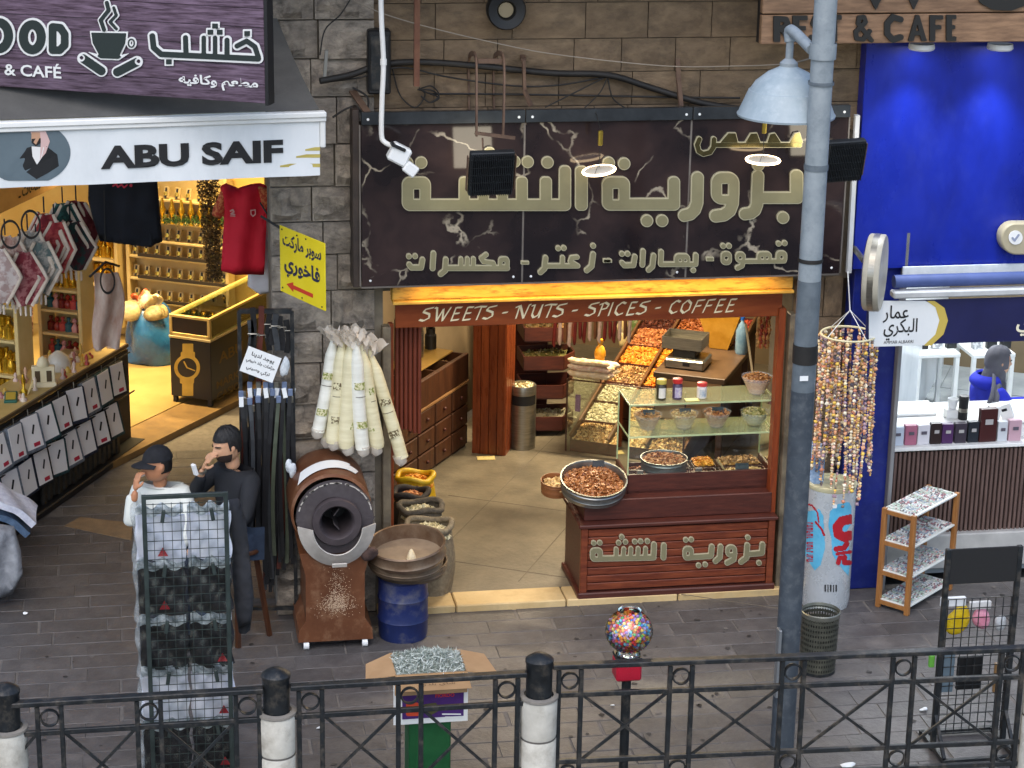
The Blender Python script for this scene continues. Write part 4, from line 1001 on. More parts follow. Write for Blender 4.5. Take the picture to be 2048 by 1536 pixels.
mk(SDF().stroke([(1684, 645), (1678, 730), (1642, 758)], q).stroke([(1684, 706), (1775, 698)], q).stroke([(1788, 640), (1784, 696)], q))
for (x, y) in ((637, 630), (678, 628), (807, 628), (853, 622), (828, 588), (917, 620), (957, 618), (1003, 617), (1265, 608), (1302, 606), (1352, 782), (1397, 776), (1688, 592), (1764, 765)): gold('letter_dot', SDF().dot(x, y, 19), fc, ctr, res=3, rim=5, th=.014)
# glass case
yc = .10
cx0, cx1 = W(1257, 900, yc).x, W(1547, 900, yc).x; zb0 = z2; zb1 = W(1400, 944, yc).z; zg = W(1400, 806, yc).z; dp = .36
MB().box(((cx0+cx1)/2, yc+.01, (zb0+zb1)/2), (cx1-cx0, .02, zb1-zb0), None, .003).build('case_front', M_cherrydk, ctr)
MB().box(((cx0+cx1)/2, yc+dp/2, zb0+.012), (cx1-cx0, dp, .02)).build('case_floor', M_cherrydk, ctr)
for x in (cx0, cx1): MB().box((x, yc+dp/2, (zb0+zb1)/2), (.018, dp, zb1-zb0)).build('case_side', M_cherrydk, ctr)
zm = W(1400, 868, yc+.02).z
M_edge = mat('green_glass_edge', '#9fae83', '#b5c196', rough=.15, spec=.7)
def pane(a, b, c, d, nm='glass_pane'): return MB().add([a, b, c, d], [(0, 1, 2, 3)]).build(nm, M_clear, ctr)
pane((cx0, yc, zb1), (cx1, yc, zb1), (cx1, yc, zg), (cx0, yc, zg)); pane((cx0, yc, zb1), (cx0, yc+dp, zb1), (cx0, yc+dp, zg), (cx0, yc, zg)); pane((cx1, yc, zb1), (cx1, yc+dp, zb1), (cx1, yc+dp, zg), (cx1, yc, zg))
M_shelf = film('shelf_glass', .3, '#d2d8a8', .08)
for z in (zg, zm):
    MB().box(((cx0+cx1)/2, yc+dp/2, z), (cx1-cx0, dp-.006, .008)).build('glass_shelf', M_shelf, ctr)
    mb = MB(); mb.box(((cx0+cx1)/2, yc+.0, z), (cx1-cx0, .006, .012)); mb.box((cx0, yc+dp/2, z), (.006, dp, .012)); mb.box((cx1, yc+dp/2, z), (.006, dp, .012)); mb.build('shelf_edge', M_edge, ctr)
mb = MB()
for x in (cx0, cx1):
    for y in (yc, yc+dp): mb.box((x, y, (zb1+zg)/2), (.009, .009, zg-zb1))
mb.build('glass_edge', M_edge, ctr)
for x in (cx0+.09, cx0+.52):
    MB().box((x, yc-.004, zb1+.02), (.05, .008, .03), None, .004).build('latch', M_steel, ctr)
# loose food in the case
mid = lambda f: cx0+(cx1-cx0)*f
for (f0, f1_, y0, y1, k, z) in ((.02, .36, .0, .17, 'date', .05), (.37, .64, .0, .16, 'date', .05), (.66, .98, .0, .16, 'cashew', .05), (.5, .66, .18, .34, 'apricot', .08), (.68, .98, .18, .34, 'walnut', .08), (.02, .48, .18, .34, 'almond', .03)):
    tr = thing('food_tray', {'date0.02': 'dark tray with few dates at the front corner of the glass case', 'date0.37': 'tray of brown dates at the front middle of the glass case', 'cashew0.66': 'front tray of pale cashews behind the price tags', 'apricot0.5': 'small tray of orange apricots in the glass case', 'walnut0.68': 'tray of pale walnuts at the back of the glass case', 'almond0.02': 'tray of almonds beneath the steel sieve in the case'}[k+str(f0)], 'tray', (mid((f0+f1_)/2), yc+(y0+y1)/2, zb0+.02), world=True, group='food trays in the glass case')
    mb = MB(); xa_, xb_ = mid(f0)+.006, mid(f1_)-.006; ya, yb = yc+y0+.012, yc+y1
    for (a, b) in (((xa_, ya), (xb_, ya)), ((xb_, ya), (xb_, yb)), ((xb_, yb), (xa_, yb)), ((xa_, yb), (xa_, ya))): mb.bar((*a, zb0+.07), (*b, zb0+.07), .008, .09)
    mb.box(((xa_+xb_)/2, (ya+yb)/2, zb0+.03), (xb_-xa_, yb-ya, .008)); mb.build('box', M_cherrydk, tr)
    heap('fill', quadf((xa_+.012, ya+.012, zb0+.04+z), (xb_-.012, ya+.012, zb0+.04+z), (xb_-.012, yb-.012, zb0+.05+z), (xa_+.012, yb-.012, zb0+.05+z)), 150, .012, NUT[k], tr, .02)
def sieve(c, r, h, tilt, label, fillk, m, n=260, ax_='X', lev=.6, sz=.012):
    t = thing('sieve', label, 'sieve', c, world=True)
    c = Vector(c); M = Matrix.Rotation(tilt, 3, ax_)
    MB().lathe([(r*.96, 0), (r*.985, h*.25), (r, h*.3), (r*.985, h*.35), (r, h*.7), (r*1.02, h*.75), (r, h*.8), (r*1.01, h*.96), (r*1.03, h), (r*.985, h), (r*.955, h*.9), (r*.94, .004)], c, 40, M).build('rim', m, t, 40)
    MB().lathe([(0, .004), (r*.95, .004)], c, 40, M).build('mesh', M_steel, t)
    if fillk: heap('fill', disc(c+M @ Vector((0, 0, h*lev)), r*.92, M), n, sz, NUT[fillk], t, .03)
    return t
M_zinc = mat('zinc', '#7d7f7e', '#9a9b97', scale=10, rough=.32, metal=.85)
cs = W(1186, 962, .12); sieve(Vector((cs.x, .12, z2+.03)), .235, .11, R_(14), 'large zinc sieve of coated peanuts on the counter end', 'coated', M_zinc, 700, lev=.55)
MB().box(W(1196, 925, .12)+Vector((0, -.02, .0)), (.085, .004, .045), Matrix.Rotation(R_(-30), 3, 'X')).build('price_tag', M_black, None); tag(bpy.data.objects['price_tag'], 'black price tag stuck in the coated peanuts sieve', 'price tag')
sieve(Vector((W(1112, 945, .42).x, .42, z2-.08)), .11, .10, R_(8), 'small brown wooden sieve beside the large zinc sieve', 'cashew', mat('sieve_wood', '#7a4a2a', '#8f5c36', rough=.45), 90)
sieve(Vector((mid(.29), yc+.19, zb0+.10)), .168, .10, 0, 'zinc sieve of roasted nuts inside the glass case', 'fig', M_zinc, 260, lev=.75)
def bowl(px, py, z, y, r, h, k, label, shape=0, tagged=True):
    x = W(px, py, y).x; p = Vector((x, y, z)); t = thing('glass_bowl', label, 'bowl', p, world=True, group='glass bowls of nuts on the case')
    prof = [(r*.45, 0), (r*.5, .006), (r*.7, h*.5), (r*.98, h), (r*1.0, h), (r*.74, h*.5), (r*.5, .0)] if not shape else [(r*.4, 0), (r*.72, h*.25), (r*.93, h*.6), (r, h), (r*.97, h), (r*.9, h*.6), (r*.5, .01)]
    mb = MB(); n = 24; vs = []; fs = []
    for (rr, zz) in prof:
        for a0 in range(n):
            a = 2*math.pi*a0/n; w = 1+(.035*math.cos(8*a) if (zz > h*.9 and not shape) else 0); vs.append(p+Vector((rr*w*math.cos(a), rr*w*math.sin(a), zz)))
    for i in range(len(prof)-1):
        for a0 in range(n): fs.append((i*n+a0, i*n+(a0+1) % n, (i+1)*n+(a0+1) % n, (i+1)*n+a0))
    mb.add(vs, fs); mb.build('bowl', film('bowl_glass', .16), t, 60)
    MB().lathe([(r*.48, .008), (r*.72, h*.5), (r*.88, h*.8), (0, h*.86)], p, 20, capa=True).build('filling', mat('bowl_'+k, {'peanut': '#b98a5c', 'cashew': '#c7a566', 'seed': '#a59a58', 'fig': '#a8754a'}[k], {'peanut': '#cba377', 'cashew': '#dcc08a', 'seed': '#c2b87c', 'fig': '#c39a6c'}[k], scale=60, rough=.6, bump=.6, bscale=90), t, 60)
    heap('fill', disc(p+Vector((0, 0, h*.86)), r*.86), 110, .010, NUT[k if k != 'seed' else 'pistachio'], t, .03)
    if tagged:
        MB().box(p+Vector((-.0, -r*.25, h*1.12)), (.085, .004, .05), Matrix.Rotation(R_(-22), 3, 'X'), .0).build('tag', mat('slate_tag', '#2a3238', '#3b444b', scale=50, rough=.5), t)
ym = yc+.16
bowl(1295, 860, zm+.006, ym, .105, .115, 'peanut', 'glass bowl of sesame peanuts at the near end of the middle shelf'); bowl(1367, 860, zm+.006, ym, .105, .115, 'cashew', 'glass bowl of pale nuts, second on the middle shelf'); bowl(1432, 860, zm+.006, ym, .105, .115, 'fig', 'glass bowl of red-brown nuts, third on the middle shelf')
bowl(1508, 860, zm+.006, ym, .105, .105, 'seed', 'round glass bowl of green seeds at the end of the middle shelf', 1, False); bowl(1512, 800, zg+.006, ym, .115, .13, 'peanut', 'footed glass bowl of nuts on top of the glass case', 0, False)
for (px, cap, body, lb) in ((1322, '#c8b455', '#3b3527', 'spice jar with yellow cap and white label on the case'), (1354, '#c2302f', '#4a3a52', 'spice jar with red cap and purple label on the case'), (1403, '#c93a3a', '#d9d2cf', 'short white jar with red cap on the glass case')):
    hj = .15 if px != 1403 else .115; p = Vector((W(px, 800, yc+.1).x, yc+.1, zg+.005)); t = thing('spice_jar', lb, 'jar', p, world=True, group='spice jars on the glass case')
    MB().lathe([(.03, 0), (.036, .006), (.036, hj*.7), (.028, hj*.78), (.03, hj*.8)], p, 18, capa=True).build('body', mat('jar'+str(px), body, rough=.3), t, 40)
    MB().lathe([(.035, hj*.8), (.037, hj*.82), (.037, hj), (.03, hj*1.02), (0, hj*1.02)], p, 18, capa=True).build('cap', mat('cap'+str(px), cap, rough=.35), t, 40)
    mb = MB(); mb.grid(lambda u, v: p+Vector((.0366*math.cos(-2.3+u*1.5), .0366*math.sin(-2.3+u*1.5), hj*(.12+.5*v))), 8, 2); lb_ = mb.build('label', mat('jarlabel'+str(px), {1322: '#cfcabd', 1354: '#8d7aa8', 1403: '#7f93a8'}[px], '#d5d0c8', scale=45, rough=.5), t)
o = MB().box((W(1386, 795, yc+.02).x, yc+.05, zg+.01), (.10, .06, .006)).build('price_card', mat('yellow_card', '#d8d27f', rough=.5), None); tag(o, 'yellow price card on top of the glass case', 'card')
for (f, y, z, lb) in ((.62, .03, .09, 'black price tag before the dates tray in the case'), (.80, .05, .13, 'black price tag on a stick at the cashews in the case')):
    o = MB().box((mid(f), yc+y, zb0+z+.02), (.10, .004, .06), Matrix.Rotation(R_(-15), 3, 'X')).build('price_tag', mat('slate_tag', '#2a3238'), None); tag(o, lb, 'price tag')
for (f, y, dx, lb) in ((.36, .05, -.07, 'wooden scoop in the dates tray of the glass case'), (.72, .1, -.08, 'long wooden scoop leaning in the cashew tray')):
    mb = MB(); a = Vector((mid(f), yc+y, zb0+.07)); mb.tube([a, a+Vector((dx, .03, .12))], .008, 6); mb.ball(a, (.025, .03, .012), 8, 5); o = mb.build('scoop', mat('scoop_wood', '#b59a6b', rough=.6), None, 60); tag(o, lb, 'scoop')
o = MB(); b = Vector((W(1505, 790, yc+.2).x, yc+.2, zg+.1)); o.tube([b, b+Vector((-.06, .06, .40))], .008, 6); o.ball(b, (.03, .03, .02), 8, 5); o = o.build('ladle', mat('scoop_wood', '#b59a6b'), None, 60); tag(o, 'long wooden ladle standing in the top glass bowl', 'ladle')

# ------------------------------------------------------------------ scale and bits on the inner table
tb = G(1400, 745, .8); st = thing('side_table', 'brown table inside the shop carrying the weighing scale', 'table', Vector((tb.x, tb.y, FZ)), world=True)
MT = Matrix((SX, SY, Vector((0, 0, 1)))).transposed(); tc_ = Vector((tb.x+.12, tb.y+.35, .78))
MB().box(tc_, (.62, 1.0, .05), MT, .006).build('table_top', mat('table_brown', '#4b3a2c', '#5f4b38', rough=.4, scale=5), st)
for sx_ in (-1, 1):
    for sy_ in (-1, 1): MB().box(tc_+MT @ Vector((sx_*.27, sy_*.45, -.38)), (.05, .05, .72), MT).build('leg', M_dkwood, st)
MB().box(tc_+MT @ Vector((0, -.49, -.2)), (.56, .02, .35), MT).build('apron', mat('apron_tan', '#8a6a4a', '#a07c58', rough=.5, scale=4), st)
scn = thing('weighing_scale', 'steel weighing scale with raised pan inside the spice shop', 'scale', tc_, world=True)
sb_ = tc_+MT @ Vector((-.08, -.22, .026))
MB().box(sb_+Vector((0, 0, .045)), (.34, .3, .085), MT, .012).build('base', M_steel, scn); MB().box(sb_+MT @ Vector((.02, -.152, .05)), (.06, .004, .03), MT).build('display', M_blackmatt, scn)
MB().box(sb_+MT @ Vector((-.02, .02, .12)), (.2, .2, .06), MT, .006).build('neck', M_blackmatt, scn)
mb = MB(); pc = sb_+MT @ Vector((-.04, .04, .16)); a = .17; b = .13
for (p0, p1) in (((-a, -b), (a, -b)), ((a, -b), (a, b)), ((a, b), (-a, b)), ((-a, b), (-a, -b))): mb.bar(pc+MT @ Vector((*p0, .05)), pc+MT @ Vector((*p1, .05)), .008, .10)
mb.box(pc, (2*a, 2*b, .008), MT); mb.build('pan', M_steel, scn)
yb_ = thing('plastic_scoop_bin', 'yellow plastic hopper behind the weighing scale', 'hopper', tc_+SY*.5, world=True); q = tc_+MT @ Vector((.05, .42, .03))
mb = MB(); mb.add([q+MT @ Vector(v) for v in ((-.2, -.14, .36), (.2, -.14, .36), (.2, .14, .36), (-.2, .14, .36), (-.08, -.08, .0), (.08, -.08, .0), (.08, .08, .0), (-.08, .08, .0))], [(0, 4, 5, 1), (1, 5, 6, 2), (2, 6, 7, 3), (3, 7, 4, 0), (4, 7, 6, 5)]); mb.build('hopper', mat('hopper_yellow', '#a8761c', '#c0903a', rough=.35, scale=8), yb_)
heap('fill', quadf(q+MT @ Vector((-.17, -.11, .3)), q+MT @ Vector((.17, -.11, .3)), q+MT @ Vector((.17, .11, .3)), q+MT @ Vector((-.17, .11, .3))), 90, .015, NUT['mango'], yb_, .03)
wbt = thing('water_bottle', 'blue water bottle behind the scale in the spice shop', 'bottle', tc_+MT @ Vector((.27, .34, .03)), world=True); q = tc_+MT @ Vector((.26, .30, .026))
MB().lathe([(.05, 0), (.055, .02), (.055, .2), (.03, .26), (.016, .28), (.016, .3)], q, 16, capa=True, capb=True).build('body', mat('bottle_blue', '#55728a', '#7693a8', rough=.15, scale=9), wbt, 50); MB().lathe([(.018, .3), (.018, .325), (0, .33)], q, 12).build('cap', mat('cap_blue', '#1f4f9a', rough=.4), wbt, 40)
# dark inner partition and candy strings at the right door post
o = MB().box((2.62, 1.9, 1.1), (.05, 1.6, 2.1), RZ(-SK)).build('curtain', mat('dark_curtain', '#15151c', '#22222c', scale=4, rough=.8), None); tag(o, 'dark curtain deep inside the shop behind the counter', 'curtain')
for k in range(5):
    mb = MB(); xk = W(1515+k*5, 700, .5).x; zt_ = 2.05
    for j in range(12): mb.octa((xk+random.uniform(-.008, .008), .5+random.uniform(-.01, .01), zt_-j*.03), (.016, .014, .026), rrot() if j < 0 else None)
    o = mb.build('candy_string', NUT['red'] if k % 2 else NUT['peanut'], None); tag(o, 'string of dried peppers hanging by the brown door post', 'pepper string', 'dried strings by the door post')
# warm ceiling lamps of the shop
def ceil_lamp(p, label, e, col, size=.5, rot=0, m='#ffdca0', spread=180):
    t = thing('ceiling_lamp', label, 'lamp', p, world=True)
    p = Vector(p); MB().box(p, (size*1.1, .16, .05), RZ(rot), .01).build('housing', M_white, t); MB().box(p+Vector((0, 0, -.03)), (size, .12, .008), RZ(rot)).build('diffuser', mat('diffuser'+m, m, emit=m, estr=4), t)
    L = bpy.data.lights.new('ceiling_light', 'AREA'); L.shape = 'RECTANGLE'; L.size = size; L.size_y = .15; L.energy = e; L.color = col; L.spread = R_(spread)
    lo = bpy.data.objects.new('ceiling_light', L); COL.objects.link(lo); lo.location = p+Vector((0, 0, -.045)); lo.rotation_euler = (0, 0, rot)
WARM = (1, .81, .54)
ceil_lamp((.35, 1.4, 2.68), 'warm strip lamp under the ceiling just inside the spice shop', 20, WARM, .9)
ceil_lamp((1.6, 2.9, 2.68), 'warm strip lamp above the nut display', 85, WARM, .9, -SK)
ceil_lamp((.4, 4.2, 2.68), 'warm strip lamp above the drawer cabinet', 26, WARM, .9, -SK)

# ------------------------------------------------------------------ awning of the left shop
vl, vr = W(0, 362, -1.10), W(640, 366, -.92); vd = (vr-vl); vd.z = 0; vd.normalize(); vn = Vector((vd.y, -vd.x, 0))
def VP(px, py): return HP(px, py, vr, vn)
aw = thing('awning', 'grey awning with white ABU SAIF valance over the left shop', 'awning', vr, world=True)
zT, zB = VP(300, 249).z, VP(300, 364).z; xL = -1.2
def vpt(t, z, off=0.0): p = vr+vd*t+vn*off; return Vector((p.x, p.y, z))
Lv = (vr-VP(0, 362)).length+.6
mb = MB(); mb.sheet(lambda u, v: vpt(-Lv*(1-u), zT+(zB-zT)*v, .004*math.sin(u*26+v*2)*v+.002*math.sin(u*61)), 90, 7, .004)
M_val = mat('white_banner', '#d3d7d8', '#e2e4e4', scale=2, rough=.45, bump=.25, bscale=4, stretch=(1, 1, .5), dirt='#b9bdbd', dscale=2.5, damt=.4)
val = mb.build('valance', M_val, aw, 50)
def bump_off(px, py):
    q = VP(px, py); t = (q-vr).dot(vd); u = 1+t/Lv; v = (q.z-zT)/(zB-zT); return .004*math.sin(u*26+v*2)*v+.002*math.sin(u*61)+.006
def VPo(px, py): return VP(px, py)+vn*bump_off(px, py)
def drape(name, loops, material, parent, lift, fn=None):
    o = plate(name, loops, lambda x, y: VP(x, y), vn, .001, material, parent, lift=lift)
    for v in o.data.vertices:
        t = (v.co-vr).dot(vd); u = 1+t/Lv; vv = (v.co.z-zT)/(zB-zT); v.co += vn*(.004*math.sin(u*26+vv*2)*vv+.002*math.sin(u*61)+.003)
    return o
# writing on the valance
o = lettering('lettering', 'ABU SAIF', VP(385, 308), vd, (0, 0, 1), (VP(300, 284)-VP(300, 331)).length, (VP(568, 300)-VP(202, 300)).length, M_ink, val, bold=.045)
for v in o.data.vertices:
    t = (v.co-vr).dot(vd); u = 1+t/Lv; vv = (v.co.z-zT)/(zB-zT); v.co += vn*(.004*math.sin(u*26+vv*2)*vv+.002*math.sin(u*61)+.008)
for k, (y0, x0) in enumerate(((294, 610), (308, 592), (327, 560))): drape('gold_stripe', [[(x0, y0+4), (x0+20, y0), (640, y0), (640, y0+7), (x0, y0+7)]], mat('gold_print', '#b9a85a', rough=.5), val, .001)
K = 680/2048
def sc(pts): return [(x*K, y*K) for (x, y) in pts]
emb = drape('emblem', [[(60+82*math.cos(a)*1.0-0, 305+57*math.sin(a)) for a in np.linspace(0, 6.28, 48)[:-1]]] if False else SDF().poly([(max(-60, 55+86*math.cos(a)), max(250, min(361, 305+64*math.sin(a)))) for a in np.linspace(0, 6.283, 60)[:-1]]).loops(0, 2), mat('emblem_slate', '#55636a', '#5f6d74', scale=5, rough=.5), val, .001)
for nm, pts, c in (('emblem_robe', [(80, 990), (130, 900), (190, 880), (280, 880), (345, 930), (355, 1000), (290, 1040), (220, 1078), (150, 1030), (130, 985)], '#17181a'),
                   ('emblem_shirt', [(190, 880), (265, 885), (250, 950), (222, 990), (195, 940)], '#d9d7d3'), ('emblem_scarf', [(180, 770), (265, 765), (300, 850), (275, 920), (240, 960), (245, 860), (185, 800)], '#c9a9a4'),
                   ('emblem_face', [(190, 795), (240, 795), (245, 850), (215, 868), (188, 845)], '#b98f72'), ('emblem_beard', [(190, 835), (245, 830), (245, 858), (215, 880), (190, 860)], '#201a18'), ('emblem_hand', [(85, 850), (130, 840), (128, 890), (110, 960), (80, 965), (92, 900)], '#8c7468'), ('emblem_band', [(178, 775), (265, 770), (265, 790), (182, 795)], '#1b1b1d')):
    drape(nm, [sc(pts)], mat(nm, c, rough=.6), emb, .002+.0006*len(nm)/6)
# front bar and fabric
mb = MB(); a, b = vpt(-Lv, zT+.03), vpt(.04, zT+.03); mb.bar(a, b, .07, .035, ch=.006); mb.bar(a+Vector((0, 0, -.03)), b+Vector((0, 0, -.03)), .045, .03, ch=.005); mb.build('front_bar', M_white, aw)
mb = MB(); q = vpt(.02, zT-.02); mb.box(q+Vector((0, .02, -.06)), (.035, .06, .2), None, .006); mb.build('end_cap', M_white, aw)
zb_ = 4.22
mb = MB(); mb.sheet(lambda u, v: Vector((vpt(-Lv*(1-u), 0).x*(1-v)+(-1.62-(1-u)*3.0)*v, (vpt(-Lv*(1-u), 0).y+.02)*(1-v)+.02*v, (zT+.055)*(1-v)+zb_*v-.03*math.sin(math.pi*v))), 24, 8, .006)
mb.build('fabric', mat('grey_canvas', '#4c4b49', '#5c5b58', scale=3, rough=.75, bump=.1, bscale=60), aw, 60)
wbk = thing('awning_bracket', 'narrow grey steel bracket on the dark wall above the awning end', 'bracket', W(652, 150, -.1), world=True)
MB().bar(W(653, 100, -.12), W(649, 155, -.12), .04, .02).build('arm', mat('bracket_grey', '#8a8a86', rough=.4, metal=.5), wbk)

# ------------------------------------------------------------------ purple plank cafe sign above the awning
wr, wl = W(530, 208, -1.45), W(0, 172, -.75); wd = (wr-wl); wd.z = 0; wd.normalize(); wn = Vector((wd.y, -wd.x, 0))
def WP(px, py): return HP(px, py, wr, wn)
wsn = thing('cafe_sign', 'purple plank cafe sign with coffee cup logo above the grey awning', 'sign', wr, world=True)
zW0 = wr.z; zW1 = WP(535, -20).z; Lw = 2.35; M_purp = mat('purple_plank', '#33222f', '#6d5a6c', scale=5, rough=.5, stretch=(1.2, 1.2, 14), bump=.12, rand=.18)
MW = Matrix((wd, -wn, Vector((0, 0, 1)))).transposed()
npk = 6
for i in range(npk):
    za, zb2 = zW0+(zW1-zW0)*i/npk, zW0+(zW1-zW0)*(i+1)/npk
    MB().box(Vector((wr.x, wr.y, 0))-wd*(Lw/2)-wn*.02+Vector((0, 0, (za+zb2)/2)), (Lw, .03, zb2-za-.003), MW, .002).build('plank', M_purp, wsn)
MB().box(Vector((wr.x, wr.y, (zW0+zW1)/2))+wd*.012-wn*.05, (.02, .1, zW1-zW0+.02), MW).build('edge_frame', M_blackmatt, wsn)
MB().bar(wr+Vector((0, 0, .5))-wn*.06, wr+Vector((.1, 1.2, .75)), .05, .03).build('bracket', M_black, wsn)
M_dark = mat('sign_dark', '#1f2a29', rough=.5); M_out = mat('sign_white', '#d5d6d4', rough=.5)
fw_ = lambda x, y: WP(x*K, y*K)
def wlet(s_, nm='letter', rim=13): gold(nm, s_, fw_, wsn, res=4, rim=rim, nrm=wn, th=.006, m0=M_out, m1=M_dark)
def ring(cx, cy, rx, ry): return [(cx+rx*math.cos(a), cy+ry*math.sin(a)) for a in np.linspace(0, 2*math.pi, 25)]
wlet(SDF().stroke(ring(-5, 213, 62, 80), 40)); wlet(SDF().stroke(ring(200, 222, 54, 76), 40)); wlet(SDF().stroke([(322, 160), (322, 300), (365, 300), (395, 270), (395, 205), (368, 165), (322, 160)], 36))
wlet(SDF().stroke([(922, 215), (930, 285), (975, 325), (1560, 352)], 30).stroke([(1122, 225), (1125, 325)], 28).stroke([(1232, 225), (1232, 325)], 26).stroke([(1300, 225), (1300, 330)], 26).stroke([(1372, 240), (1372, 335)], 28).stroke([(1432, 275), (1490, 245), (1540, 280), (1560, 340)], 28))
for (x, y) in ((1300, 155), (1272, 192), (1328, 192), (1493, 200), (1022, 370)): wlet(SDF().rbox(x-27, y-25, x+27, y+25, 2), 'letter_dot', 10)
wlet(SDF().poly([(545, 185), (775, 190), (768, 260), (735, 330), (785, 318), (720, 362), (610, 358), (530, 310), (590, 325), (555, 260)]).stroke(ring(796, 258, 18, 24), 13), 'cup', 9)
wlet(SDF().stroke([(648, 15), (660, 60), (612, 120), (632, 178)], 20), 'steam', 8); wlet(SDF().stroke([(690, 45), (706, 90), (668, 130), (706, 172)], 17), 'steam', 8)
wlet(SDF().stroke([(505, 350), (615, 425)], 36).hdot(495, 347, 12), 'log', 10); wlet(SDF().stroke([(828, 372), (712, 432)], 36).hdot(838, 368, 12), 'log', 10)
o = WP(50, 138); lettering('lettering', 'T & CAFÉ', o, wd, (0, 0, 1), (WP(50, 124)-WP(50, 153)).length, (WP(123, 140)-WP(-22, 132)).length, M_out, wsn, bold=.02, depth=.004)
lettering('lettering', 'مطعم وكافيه', WP(437, 166), wd, (0, 0, 1), (WP(437, 152)-WP(437, 181)).length, (WP(517, 170)-WP(358, 160)).length, M_out, wsn, bold=.03, depth=.004, arabic=True)

# ------------------------------------------------------------------ inside of the left shop
Pb = G(400, 690, .06); nb_ = SY
def BW(px, py, off=0.0): return HP(px, py, Pb-SY*off, nb_)
MS = Matrix((SX, SY, Vector((0, 0, 1)))).transposed()
lsb = thing('shop_interior', 'yellow lit back wall and side wall of the souvenir shop', 'wall', Pb, world=True)
MB().box(Vector((Pb.x, Pb.y, 1.5))+SX*-.6+SY*.12, (5.4, .1, 3.1), MS).build('back_wall', mat('yellow_wall', '#b9964a', '#cbaa5e', scale=2, rough=.8), lsb)
lw1 = BW(-95, 600); lw1.z = 1.55; MB().bar(lw1, lw1-SY*5, .1, 3.1).build('side_wall', MATS['yellow_wall'], lsb)
MB().prism([(-6, 1.4), (-1.7, .9), (1.2, 6.2), (-2.5, 9.2)], (0, 0, 3.3), (1, 0, 0), (0, 1, 0), (0, 0, .1)).build('ceiling', M_cream, lsb)
M_cshelf = mat('cream_shelf', '#c2a86c', '#d1ba82', scale=4, rough=.5); M_gbot = mat('gold_bottle', '#a87a10', '#e0b840', scale=9, rough=.2, metal=.75)
def shelf_unit(name, label, px0, px1, ptop, pbot, boards, off, dep=.22, back=None):
    t = thing(name, label, 'shelf', BW((px0+px1)/2, pbot), world=True)
    A, B = BW(px0, ptop, off), BW(px1, pbot, off); w = (B-A).dot(SX); zt, zb = A.z, BW(px0, pbot, off).z
    cx = A+SX*(w/2)
    MB().box(Vector((cx.x, cx.y, (zt+zb)/2))+SY*.02, (w, .02, zt-zb), MS).build('back', back or M_cshelf, t)
    for s in (0, 1):
        q = A+SX*(w*s); MB().box(Vector((q.x, q.y, (zt+zb)/2))-SY*dep/2, (.035, dep, zt-zb), MS, .004).build('side', M_cshelf, t)
    zs = []
    for py in boards:
        z = BW(px0, py, off+dep).z; zs.append(z)
        MB().box(Vector((cx.x, cx.y, z))-SY*dep/2, (w-.04, dep, .022), MS, .003).build('board', M_cshelf, t)
    return A, w, zs, dep
def bottle_mesh(h, r, style=0):
    prof = [[(r, 0), (r, h*.55), (r*.35, h*.68), (r*.3, h*.82), (r*.5, h*.84), (r*.5, h)], [(r*.8, 0), (r, h*.3), (r*.5, h*.55), (r*.25, h*.62), (r*.6, h*.7), (r*.7, h*.85), (r*.1, h)], [(r*.6, 0), (r*.2, h*.12), (r*.25, h*.5), (r, h*.6), (r*.9, h*.95), (r*.3, h)]][style]
    return MB().lathe(prof, (0, 0, 0), 10, capa=True, capb=True).mesh('bottle', 40)
BOT = [bottle_mesh(.19, .034, s) for s in (0, 1, 2)]
for m in BOT: m.materials.append(M_gbot)
t0 = G(-40, 866, .9); t1 = G(252, 690, .9); td = (t1-t0); td.z = 0; TL = td.length; td.normalize(); tn = Vector((td.y, -td.x, 0)); MTb = Matrix((td, -tn, Vector((0, 0, 1)))).transposed()
oA = (Pb-(t0+td*1.62-tn*.5)).dot(SY); oB = (Pb-(t0+td*2.32-tn*.3)).dot(SY)
A, w, zs, dp_ = shelf_unit('display_shelf', 'cream shelf on the back wall behind the draped scarf', 192, 258, 400, 640, (470, 520, 570, 618), 0)
for zi, z in enumerate(zs):
    for k in range(6):
        o = bpy.data.objects.new('golden_bottle', BOT[(k+zi) % 3]); COL.objects.link(o); o.location = A+SX*(.05+(w-.1)*k/5)-SY*.12; o.location.z = z+.011; tag(o, 'golden bottle on the shelf behind the draped scarf', 'bottle', 'golden bottles behind the draped scarf')
A, w, zs, dp_ = shelf_unit('display_shelf', 'cream shelf crowded with golden bottles at the left edge', -60, 68, 470, 800, (548, 608, 676, 745, 785), oA)
for zi, z in enumerate(zs):
    for k in range(9):
        o = bpy.data.objects.new('golden_bottle', BOT[(k+zi) % 3]); COL.objects.link(o); o.location = A+SX*(.06+(w-.12)*k/8)-SY*(.12+random.uniform(-.02, .03)); o.location.z = z+.011
        o.scale = (1.25, 1.25, .95+.2*random.random()); tag(o, 'golden perfume bottle among the rows on the leftmost cream shelf', 'bottle', 'golden bottles on the leftmost shelf')
A, w, zs, dp_ = shelf_unit('display_shelf', 'narrow cream cabinet with gold and red bottles beside the hanging scarf', 100, 192, 500, 775, (580, 622, 668, 714), oB)
cols = ['#8f2f22', '#b3453f', '#2d5a62', '#c98d86', '#6b1e1a']
